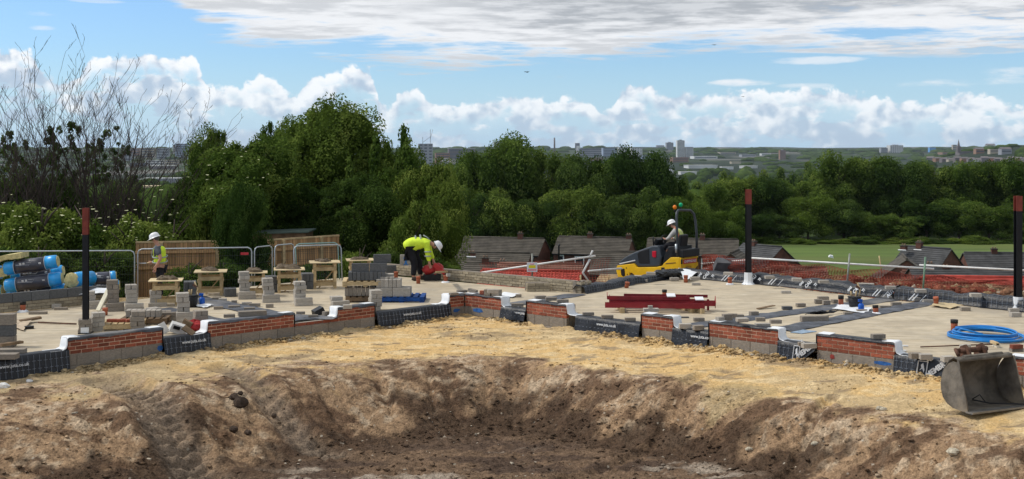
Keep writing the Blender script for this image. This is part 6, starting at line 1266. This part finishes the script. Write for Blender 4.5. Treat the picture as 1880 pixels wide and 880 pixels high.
for i, (px, yt, D, w, k, m_, lab) in enumerate([(-20, 318, 41, 220, 'h0', None, 'elder bush with white flowers at the left edge'), (75, 335, 39.5, 200, 'h1', None, 'elder bush with white flowers behind the insulation rolls'), (160, 345, 40.5, 180, 'h0', None, 'elder bush with white flowers behind the left black post'), (240, 362, 39.8, 170, 'h1', None, 'elder bush with white flowers left of the left worker'), (318, 368, 42, 170, 'h0', None, 'elder bush above the left timber fence'), (385, 300, 43, 120, 'h1', None, 'elder bush with white flowers at the foot of the rounded tree'), (285, 372, 50, 140, 'h1', None, 'bush beneath the distant warehouses'),
        (30, 270, 47, 180, 'h1', DK, 'dark thicket behind the leftmost bare trees'), (140, 262, 48, 200, 'h0', DK, 'dark thicket behind the middle bare trees'), (215, 300, 49, 120, 'h1', DK, 'dark thicket at the right of the bare trees')]):
    tree(px, yt, D, w, lab, k, m_, 'bush', 'bush', low=.0, deep=.8)
for i, (px, yt, D, w, k, m_, lab) in enumerate([(345, 455, 35.8, 130, 'h0', None, 'dark shrub behind the wire fence right of the left worker'), (410, 455, 35.8, 130, 'h1', DK, 'dark shrub behind the wire fence below the ivy tree'), (515, 458, 36.3, 90, 'h0', None, 'shrub in front of the right timber fence'), (590, 456, 36.3, 130, 'h1', DK, 'shrub behind the leaning fence panel'), (660, 428, 38, 110, 'h0', None, 'green shrub right of the right timber fence'), (715, 440, 38, 90, 'h1', DK, 'dark shrub behind the topmost dark block'), (785, 452, 38.5, 90, 'h0', DK, 'dark shrub behind the head of the bending worker'), (820, 470, 39, 70, 'h1', None, 'shrub reaching over the far wall right of the red bag'), (70, 420, 36.0, 160, 'h0', DK, 'dark shrub behind the roll pile'), (190, 430, 36.5, 150, 'h1', DK, 'dark shrub behind the wire fence left of the worker'), (-30, 420, 36.5, 150, 'h1', DK, 'dark shrub at the very left behind the rolls')]):
    tree(px, yt, D, w, lab, k, m_, 'shrub', 'shrub', low=.0)
# elder flowers: flat pale heads
fl_ = MB()
M_flower = mat('elder blossom', (.45, .46, .26), .9, .1, 10, 0, rnd=0)
for k in range(120):
    if k < 100: px = random.uniform(-20, 330); py = random.gauss(400, 22); D = random.uniform(35.5, 38.5)
    else: px = random.uniform(340, 520); py = random.uniform(270, 350); D = random.uniform(40.5, 42)
    c = PD(px, py, D); r = random.uniform(.025, .07); fl_.add([c + Vector((r * cos(a), r * .8 * sin(a), random.uniform(-.01, .01) + r * .10 * sin(a))) for a in [2 * pi * q / 6 for q in range(6)]], [tuple(range(6))])
tag(fl_.build('elder_flowers', M_flower), kind='stuff')
# middle wood beyond the roofs
MG = 'tall trees of the wood beyond the roofs'
for i, (px, yt, D, w, k, m_, lab) in enumerate([(840, 312, 170, 110, 'b0', None, 'leftmost tall tree of the wood beyond the roofs'), (890, 280, 178, 130, 'b1', None, 'second tall tree from the left in the wood beyond the roofs'), (948, 263, 180, 150, 'b2', None, 'highest tree of the wood, left of the far chimney'), (1012, 266, 182, 130, 'b3', None, 'tall tree of the wood just below the far chimney'), (1068, 290, 176, 120, 'b0', DK, 'dark tree of the wood below the long far building'), (1125, 290, 180, 120, 'b1', None, 'tall tree of the wood below the grey far block'), (1175, 286, 176, 120, 'b2', DK, 'dark tall tree of the wood below the pair of white blocks'), (1218, 306, 178, 95, 'b3', None, 'right end tree of the wood behind the roller'),
        (868, 345, 162, 110, 'b3', DK, 'lower dark tree above the leftmost grey roof'), (925, 355, 163, 120, 'b0', None, 'lower tree above the left house'), (985, 370, 164, 110, 'b1', DK, 'lower dark tree above the gable of the left house'), (1050, 355, 164, 120, 'b2', None, 'lower tree above the house with white windows'), (1110, 372, 163, 110, 'b3', DK, 'lower dark tree right of the street lamp'), (1165, 352, 165, 120, 'b0', DK, 'lower dark tree behind the roller hood'), (1215, 366, 164, 90, 'b1', None, 'lower tree just left of the driver')]):
    tree(px, yt, D, w, lab, k, m_, low=.10)
for i, (px, yt, D, w, k, m_, lab) in enumerate([(1262, 372, 172, 90, 'b2', LT, 'light green tree behind the roll bar'), (1300, 336, 205, 110, 'b0', None, 'tree with rounded top right of the roller beacons'), (1352, 330, 215, 110, 'b1', None, 'tree left of the middle black post top'), (1285, 390, 178, 80, 'b3', LT, 'pale green tree right of the driver'), (1335, 385, 176, 90, 'b0', LT, 'light green tree left of the middle black post'), (1245, 345, 200, 80, 'b3', None, 'tree above the roller beacons'), (1410, 334, 214, 100, 'b2', DK, 'dark tree right of the middle black post'), (1452, 326, 220, 110, 'b3', None, 'tree halfway between the middle post and the tall right wood'),
        (1540, 285, 226, 130, 'b0', None, 'leftmost of the tallest trees beyond the field'), (1598, 292, 228, 120, 'b1', None, 'second of the tallest trees beyond the field'), (1650, 302, 224, 110, 'b2', DK, 'dark tree in the wall of trees beyond the field'), (1706, 292, 230, 120, 'b3', None, 'tall tree beyond the field below the church hill'), (1762, 304, 226, 110, 'b0', None, 'tall tree beyond the field above the right brick gable'), (1815, 298, 228, 120, 'b1', None, 'tall tree beyond the field left of the right black post'), (1872, 302, 224, 110, 'b2', None, 'tall tree behind the right black post'), (1930, 300, 226, 120, 'b3', None, 'tall tree cut by the right edge'),
        (1385, 395, 208, 90, 'b1', DK, 'dark lower tree right behind the middle black post'), (1430, 390, 209, 90, 'b3', DK, 'dark lower tree at the left corner of the field'), (1484, 366, 210, 95, 'b2', LT, 'light green rounded tree at the left of the field edge'), (1550, 372, 211, 110, 'b0', DK, 'dark lower tree under the leftmost tallest tree'), (1598, 396, 209, 80, 'b1', None, 'rounded lower tree in front of the dark ones'), (1645, 392, 210, 100, 'b3', None, 'lower tree spreading over the field edge'), (1700, 370, 213, 110, 'b0', DK, 'dark lower tree above the two chimneys'), (1760, 372, 211, 100, 'b2', None, 'lower tree above the long low roof'), (1815, 380, 210, 100, 'b1', None, 'lower tree left of the right black post'), (1868, 405, 209, 60, 'b3', LT, 'yellowish small tree behind the right black post'), (1905, 390, 211, 90, 'b0', DK, 'dark lower tree cut by the right edge')]):
    tree(px, yt, D, w, lab, k, m_, low=.08)
hx = [(1400 + 36 * i, 428 + (i * 7) % 11, 206.5 - (i % 3) * .8, 62 + (i * 13) % 20) for i in range(15)]
for i, (px, yt, D, w) in enumerate(hx): tree(px, yt, D, w, 'bush in the hedge along the far edge of the field', 'h%d' % (i % 2), [None, DK, LT, None][i % 4] if i != 4 else LT, 'hedge_bush', 'bush', low=.0, group='hedge bushes along the far edge of the field')
# bare trees
def bare(px, ytop, D, label, seed, stems=4, spread=.28, rad=.045, lean=0):
    rg = random.Random(seed); x = (px - 940) / F * D; zb = gz(x, D) - .2; zt = H - (ytop - 275) / F * D; h = zt - zb; mb = MB(); tr = MB()
    def grow(p, d, l, r, dep, m_):
        pts = [p]; rs = [r]; n = 7 if dep == 0 else (5 if dep == 1 else 3); q = p.copy(); dd = d.copy()
        for k in range(n):
            dd = (dd + Vector((rg.gauss(0, .11), rg.gauss(0, .11), .05 + .035 * dep))).normalized(); q = q + dd * (l / n); pts.append(q.copy()); rs.append(max(.006, r * (1 - .70 * (k + 1) / n)))
            if dep < 4 and k >= (2 if dep == 0 else 0) and rg.random() < (.85 if dep == 0 else .72 if dep == 1 else .55):
                a = rg.random() * 6.28; s_ = Vector((cos(a), sin(a) * .6, 0)); grow(q, (dd * .72 + s_ * rg.uniform(.4, .7)).normalized(), l * rg.uniform(.30, .52), rs[-1] * .66, dep + 1, mb)
        m_.tube(pts, rs, 5 if dep == 0 else 3, cap=False, sm=False)
    for s_ in range(stems):
        a = rg.uniform(-1, 1); d = Vector((a * spread + lean, rg.uniform(-.15, .15), 1)).normalized(); grow(Vector((rg.uniform(-.4, .4), rg.uniform(-.4, .4), 0)), d, h * rg.uniform(.58, .74), rad * rg.uniform(.9, 1.3), 0, tr)
    o = thing('bare_tree', label, 'tree', (x, D, zb)); tr.build('trunk', M_twig, o); b_ = mb.build('branches', M_twig, o); b_['kind'] = 'stuff'
bare(18, 120, 45, 'leftmost leafless tree at the picture edge', 1, 4); bare(85, 105, 44, 'tallest leafless tree near the left edge', 2, 6, .22); bare(135, 120, 46, 'leafless tree between the two tallest bare ones', 3, 4, .3); bare(195, 88, 44.5, 'leafless tree with dark stems right of the tallest bare one', 4, 7, .22, .05); bare(240, 150, 45, 'leafless tree leaning to the right over the distant town', 5, 4, .38, .04, .22); bare(60, 200, 43, 'low tangle of bare stems at the left', 6, 14, .5, .03); bare(170, 200, 43.5, 'low tangle of bare stems below the dark stemmed tree', 7, 14, .5, .03); bare(245, 230, 43.5, 'low bare stems fanning toward the warehouses', 8, 10, .6, .028, .25)
for i, (px, yt, w, D, hh, lab) in enumerate([(105, 205, 120, 45.5, 1.3, 'ivy clumps high on the middle bare trees'), (165, 215, 110, 45.0, 1.2, 'ivy clumps on the stems right of the middle'), (215, 250, 90, 45.2, 1.0, 'ivy clumps on the dark stemmed bare tree'), (18, 225, 110, 46.0, 1.2, 'ivy clumps on the leftmost bare tree'), (62, 246, 120, 45.6, 1.1, 'ivy clumps left of the middle bare trees')]):
    a = PD(px, yt, D); w_ = w / F * D; tag(obj('ivy', CM('i0', DK), None, a - Vector((0, 0, w_ * hh)), (0, 0, i * 1.3), (w_, w_, w_ * hh)), lab, 'ivy')

VT = ['left of the brown roofed halls behind the roll bar', 'right of the roller beacons', 'below the pale angled warehouse', 'above the middle black post', 'right of the middle black post top', 'left of the tallest wood beyond the field', 'behind the small pale warehouse', 'under the brown tower block', 'under the wide pale warehouse', 'in the dip left of the tallest wood', 'beside the small white block under the cranes', 'below the half built block', 'in front of the left gap warehouses', 'at the right of the left gap', 'lowest in the left gap']
# nearer valley trees that can be told apart, in front of the far woods
for i, (px, yt, D, w) in enumerate([(1225, 318, 330, 60), (1268, 322, 340, 60), (1316, 316, 360, 56), (1365, 314, 380, 60), (1420, 318, 350, 60), (1490, 300, 400, 60), (1390, 300, 480, 50), (1440, 296, 500, 50), (1330, 302, 520, 44), (1480, 285, 620, 46), (820, 300, 420, 40), (800, 308, 400, 44), (250, 325, 420, 44), (345, 318, 380, 50), (290, 345, 330, 40)]):
    tree(px, yt + (13 if px > 1200 else 0), D, w, 'distant valley tree ' + VT[i], 'far', None, 'valley_tree', 'tree', low=.0, group='distant trees in the valley')
# ================================================================ FAR TOWN
M_far = {k: mat('far ' + k, v, .9, .12, .02, 0, rnd=.08) for k, v in dict(white=(.62, .62, .60), grey=(.30, .31, .33), dark=(.12, .125, .14), brown=(.28, .17, .12), buff=(.42, .37, .29), blue=(.12, .32, .60), slate=(.17, .15, .15), orange=(.42, .20, .13), bluegrey=(.30, .36, .46), tan=(.55, .44, .27)).items()}
M_band = mat('far windows', (.10, .11, .13), .4, .1, .05, 0)
BLK = []
def block(px, yb, yt, w, D, label, colr='grey', floors=0, cat='building', name='tower_block', roof=None, dep=.6, rz=8, bays=0):
    ys = np.linspace(350, 8800, 500); zz_ = ground_z((px - 940) / F * ys, ys); pyt = 275 + (H - zz_) / ys * F; ok = np.nonzero(pyt <= yb)[0]; D = float(ys[ok[0]]) if len(ok) else 8800.
    BLK.append(((px - 940) / F * D, D, w / F * D)); s = F / D; wd = w / s; zt = H - (yt - 275) / s; zb = H - (yb - 275) / s - 4; x = (px - 940) / s; h = zt - zb; o = thing(name, label, cat, (x, D, zb), radians(rz)); MB().box((0, 0, h / 2), (wd, wd * dep, h)).build('wall', M_far[colr], o)
    if floors:
        g = MB()
        for k in range(floors):
            z = 4 + (h - 4) * (k + .5) / floors
            if bays:
                for q in range(bays): g.box((-wd / 2 + wd * (q + .5) / bays, -wd * dep / 2, z), (wd / bays * .55, .6, (h - 8) / floors * .5))
            else: g.box((0, -wd * dep / 2, z), (wd * .9, .6, (h - 8) / floors * .45))
        tag(g.build('window_rows', M_band, o), kind='stuff')
    if roof == 'gable': MB().prism([(-wd * dep * .55, h), (wd * dep * .55, h), (0, h + wd * dep * .3)], -wd * .51, wd * .51, fn=lambda u, w_, y: (y, u, w_)).build('roof', M_far['slate'], o)
    elif roof == 'flat': MB().box((0, 0, h + .5), (wd * 1.03, wd * dep * 1.03, 1.2)).build('roof', M_far['white'], o)
    elif roof == 'plant': MB().box((0, 0, h + 1.5), (wd * .35, wd * dep * .5, 3.5)).build('plant_room', M_far['grey'], o)
    return o
for a in [(1249, 289, 258, 14, 3500, 'tallest white tower block on the skyline', 'white', 14, 'building', 'tower_block', 'plant'), (1229, 276, 262, 13, 4200, 'grey tower block left of the tallest white one', 'grey', 9, 'building', 'tower_block', 'plant'), (1265, 289, 270, 14, 3420, 'lower white block right of the tallest tower', 'white', 9),
          (915, 275, 261, 17, 4300, 'grey pair of towers above the left of the middle wood', 'grey', 8, 'building', 'tower_block', 'plant'), (1062, 285, 268, 6, 2900, 'thin white end of the long far building', 'white', 0), (1082, 287, 273, 46, 3000, 'long grey far building right of the chimney', 'grey', 4), (1118, 289, 272, 25, 2800, 'grey slab block left of the white pair', 'bluegrey', 6), (1144, 286, 271, 20, 2900, 'left of a pair of white blocks', 'white', 5, 'building', 'tower_block', None, .6, 8, 4), (1168, 288, 272, 20, 2850, 'right of a pair of white blocks', 'white', 6, 'building', 'tower_block', None, .6, 8, 4), (1060, 272, 263, 8, 4600, 'small dark tower above the long far building', 'dark', 0),
          (1436, 293, 276, 11, 2600, 'brown tower block standing alone over the valley', 'brown', 9, 'building', 'tower_block', 'plant'), (1643, 281, 267, 25, 3100, 'wide pale tower block left of the church hill', 'white', 8, 'building', 'tower_block', 'plant', .6, 8, 6), (1622, 281, 272, 13, 3300, 'low grey block left of the wide pale one', 'grey', 4), (1711, 279, 271, 12, 3000, 'blue clad block near the church hill', 'blue', 0, 'building', 'tower_block', 'flat'), (1752, 276, 266, 8, 2650, 'small buff tower beside the spire', 'buff', 3),
          (781, 303, 264, 26, 2300, 'half built concrete block under the cranes', 'grey', 7, 'building', 'tower_block', None, .6, 8, 3), (847, 293, 273, 48, 2700, 'long dark roofed hall right of the cranes', 'slate', 3, 'building', 'hall', 'flat', .5), (812, 300, 281, 26, 2500, 'brown fronted block right of the half built one', 'brown', 4), (818, 303, 291, 12, 2200, 'small white block below the brown fronted one', 'white', 4), (833, 303, 292, 12, 2250, 'small pale block next to the white one', 'buff', 3),
          (334, 291, 264, 22, 2400, 'blue grey slab block at the left gap between trees', 'bluegrey', 8), (322, 285, 266, 9, 2500, 'pale narrow block beside the blue grey slab', 'white', 5), (300, 292, 272, 22, 2300, 'grey flats at the left of the blue grey slab', 'grey', 4), (272, 290, 272, 26, 2450, 'buff flats in the left gap', 'buff', 4), (248, 288, 273, 18, 2350, 'brown flats beside the bare trees', 'brown', 3), (235, 296, 282, 16, 2000, 'grey terrace behind the bare twigs', 'grey', 2), (286, 303, 294, 34, 1800, 'long white terrace in the left gap', 'white', 2), (316, 303, 294, 24, 1750, 'pale terrace under the blue grey slab', 'buff', 2), (255, 306, 299, 28, 1700, 'dark works shed among the left gap trees', 'dark', 0), (300, 311, 305, 44, 1500, 'low slate roofed shed in the left gap', 'slate', 0, 'shed', 'warehouse', 'flat'),
          (300, 337, 328, 66, 620, 'grey roofed warehouse in the left gap', 'grey', 0, 'warehouse', 'warehouse', 'flat'), (256, 338, 330, 30, 640, 'dark roofed warehouse behind the bare twigs', 'slate', 0, 'warehouse', 'warehouse', 'flat'), (285, 351, 341, 84, 560, 'tan walled warehouse in the left gap', 'tan', 0, 'warehouse', 'warehouse'), (285, 369, 355, 100, 470, 'white walled warehouse nearest in the left gap', 'white', 0, 'warehouse', 'warehouse', 'flat'),
          (1286, 309, 304, 54, 1500, 'wide pale roofed warehouse in the valley', 'white', 0, 'warehouse', 'warehouse', 'flat'), (1262, 321, 316, 30, 1150, 'white roofed shed above the roller beacons', 'white', 0, 'warehouse', 'warehouse', 'flat'), (1228, 318, 312, 16, 1200, 'small white shed left of the beacons', 'white', 0, 'warehouse', 'warehouse', 'flat'), (1334, 311, 307, 22, 1400, 'small pale warehouse right of the wide one', 'white', 0, 'warehouse', 'warehouse', 'flat'), (1374, 309, 305, 30, 1450, 'pale angled warehouse in the valley', 'white', 0, 'warehouse', 'warehouse', 'flat', .5, 25), (1350, 301, 297, 18, 1700, 'low pale building behind the valley warehouses', 'buff', 0, 'warehouse', 'warehouse'),
          (1247, 298, 289, 30, 2100, 'red brown mill like block under the white towers', 'brown', 3, 'building', 'mill'), (1215, 298, 291, 24, 2200, 'dark brick block left of the mill', 'slate', 2, 'building', 'mill'), (1292, 292, 287, 44, 2600, 'long white low building right of the towers', 'white', 1, 'building', 'hall'), (1200, 285, 278, 14, 3000, 'small grey block above the middle wood', 'grey', 3), (1095, 297, 290, 22, 2200, 'brown block low behind the middle wood', 'brown', 2), (1190, 292, 286, 26, 2600, 'teal roofed low building left of the towers', 'bluegrey', 1, 'building', 'hall'), (1334, 284, 280, 30, 3200, 'pale houses on the far slope right of the towers', 'buff', 1, 'building', 'terrace'), (1372, 288, 284, 26, 3000, 'grey houses on the far slope', 'grey', 1, 'building', 'terrace'), (1405, 286, 282, 18, 3300, 'white houses on the far slope near the brown tower', 'white', 1, 'building', 'terrace'), (1212, 271, 267, 14, 4700, 'low pale block on the horizon left of the grey tower', 'grey', 0)]: block(*a)
for i in range(15):
    px = 1708 + i * 12.4; hue = ['slate', 'brown', 'slate', 'buff'][i % 4]
    if i == 7: lab, hue = 'white gabled house among the hillside rows on the right', 'white'
    elif i == 9: lab, hue = 'orange brick house among the hillside rows on the right', 'orange'
    else: lab = 'small brownish house in the row on the right hillside'
    o = block(px, 296 + (i % 3), 290 + (i * 5) % 4, 13, 1900 + (i % 4) * 60, lab, hue, 0, 'house', 'hillside_house', 'gable', .7, -20 + (i * 37) % 40)
    if i not in (7, 9): o['group'] = 'houses in the row on the right hillside'
for i, (px, yb, yt, w, c, lab) in enumerate([(1797, 282, 274, 16, 'brown', 'brown roofed house high on the right hill'), (1823, 281, 274, 16, 'buff', 'pale building high on the right hill'), (1818, 270, 267, 16, 'white', 'white roofed building on top of the right hill'), (1740, 284, 280, 30, 'brown', 'terrace under the church on the right hill'), (1845, 282, 274, 20, 'grey', 'grey building high on the right hill'), (1770, 283, 278, 26, 'slate', 'slate roofed terrace below the spire')]): block(px, yb, yt, w, 2500, lab, c, 1, 'building', 'hill_building', 'gable' if i % 2 == 0 else None)
sp_ = thing('church', 'church spire on the right hill', 'church', PD(1760, 278, 2600)); MB().box((0, 0, 4), (7, 7, 14)).build('tower', M_far['slate'], sp_); MB().tube([(0, 0, 10), (0, 0, 26)], [3.4, .15], 8, sm=False).build('spire', M_far['slate'], sp_)
chm = thing('factory_chimney', 'tall thin factory chimney on the skyline', 'chimney', PD(1018, 282, 3800)); MB().tube([(0, 0, -10), (0, 0, 50)], [3.2, 2.4], 10).build('stack', M_far['slate'], chm)
for i, (px, tip, j) in enumerate([(776, 252, 14), (790, 238, 5)]):
    c = thing('tower_crane', ['shorter', 'taller'][i] + ' tower crane above the half built block', 'crane', PD(px, 270, 2350)); hh = (270 - tip) / F * 2350; MB().box((0, 0, hh / 2), (.8, .8, hh)).build('mast', M_far['grey'], c); MB().tube([(0, 0, hh * .45), (j, 0, hh)], .45, 4).build('jib', M_far['grey'], c)
for i, (px, py, D) in enumerate([(968, 133, 120), (1312, 83, 160), (1365, 178, 200)]):
    o = thing('bird', ['dark bird high over the middle of the skyline', 'tiny bird under the grey cloud', 'tiny bird before the right clouds'][i], 'bird', PD(px, py, D)); MB().tube([(-.16, 0, 0), (0, 0, .03), (.2, 0, 0)], [.02, .06, .01], 6).build('body', M_blackp, o)
    for s_ in (-1, 1): MB().add([(-.06, 0, .02), (.08, 0, .02), (.05, s_ * .22, .1), (-.05, s_ * .42, .04), (-.1, s_ * .2, .09)], [(0, 1, 2, 3, 4)]).build('wing', M_blackp, o)
    o.rotation_euler.z = .9
# ================================================================ FAR WOODS
bm = bmesh.new(); bmesh.ops.create_icosphere(bm, subdivisions=2, radius=1); iv = np.array([v.co[:] for v in bm.verts]); ifc = np.array([[v.index for v in f.verts] for f in bm.faces]); bm.free()
rg = np.random.default_rng(5); Vs = []; Fs = []; To = []; nV = 0; N = 5200
yy = np.where(rg.random(N) < .5, 270 + 1500 * rg.random(N) ** 1.5, 1200 + 6000 * rg.random(N) ** 1.2); xx = yy * (rg.random(N) - .5) * 1.04
dens = fbm(xx, yy, 1 / 420, 3, 201); keep = (dens > .42) | (yy < 700) | (yy > 4800); xx, yy = xx[keep], yy[keep]
clear = ((xx / yy) < -.24) & ((xx / yy) > -.35) & (yy < 900) & (yy > 380)
xx, yy = xx[~clear], yy[~clear]
for bx, by, bw in BLK:
    dy_ = by - yy; c_ = (dy_ > -bw) & (dy_ < by * .13) & (np.abs(xx - bx * yy / by) < bw * .55 + 6); xx, yy = xx[~c_], yy[~c_]
zz = ground_z(xx, yy)
rr = np.interp(yy, [270, 1200, 3000, 7500], [4.5, 7, 13, 30]) * (.6 + .8 * rg.random(len(yy)))
for x, y, z, r in zip(xx, yy, zz, rr):
    v = iv * (1 + .22 * (rg.random((len(iv), 1)) - .5)) * np.array([r * (1 + .5 * rg.random()), r, r * (.75 + .3 * rg.random()) * (1 if y < 2500 else .45)]) + np.array([x, y, z + r * (.45 if y < 2500 else .1)])
    Vs.append(v); Fs.append(ifc + nV); nV += len(iv); To.append(np.clip(rg.random(len(ifc)) * .5 + .4 * rg.random(), 0, 1))
V = np.concatenate(Vs); Fc = np.concatenate(Fs); tone = np.concatenate(To); me = bpy.data.meshes.new('far_woodland')
me.vertices.add(len(V)); me.vertices.foreach_set('co', V.astype(np.float32).ravel()); me.loops.add(Fc.size); me.loops.foreach_set('vertex_index', Fc.astype(np.int32).ravel()); me.polygons.add(len(Fc)); me.polygons.foreach_set('loop_start', (np.arange(len(Fc)) * 3).astype(np.int32)); me.polygons.foreach_set('loop_total', np.full(len(Fc), 3, np.int32)); me.update(calc_edges=True)
at = me.attributes.new('tone', 'FLOAT', 'FACE'); at.data.foreach_set('value', tone.astype(np.float32)); me.materials.append(M_leafd); tag(obj('far_woodland', me), kind='stuff')
# ================================================================ HAZE
hz_ = MB().box((0, 5000, 40), (13000, 11500, 180)).build('haze', [], None); hm = bpy.data.materials.new('haze'); hm.use_nodes = True; t = hm.node_tree; t.nodes.clear(); oo = t.nodes.new('ShaderNodeOutputMaterial'); pv = t.nodes.new('ShaderNodeVolumePrincipled'); pv.inputs['Color'].default_value = (.75, .85, 1, 1); pv.inputs['Density'].default_value = 2.8e-5; pv.inputs['Anisotropy'].default_value = .2; t.links.new(pv.outputs[0], oo.inputs['Volume']); hz_.data.materials.append(hm); tag(hz_, kind='stuff')
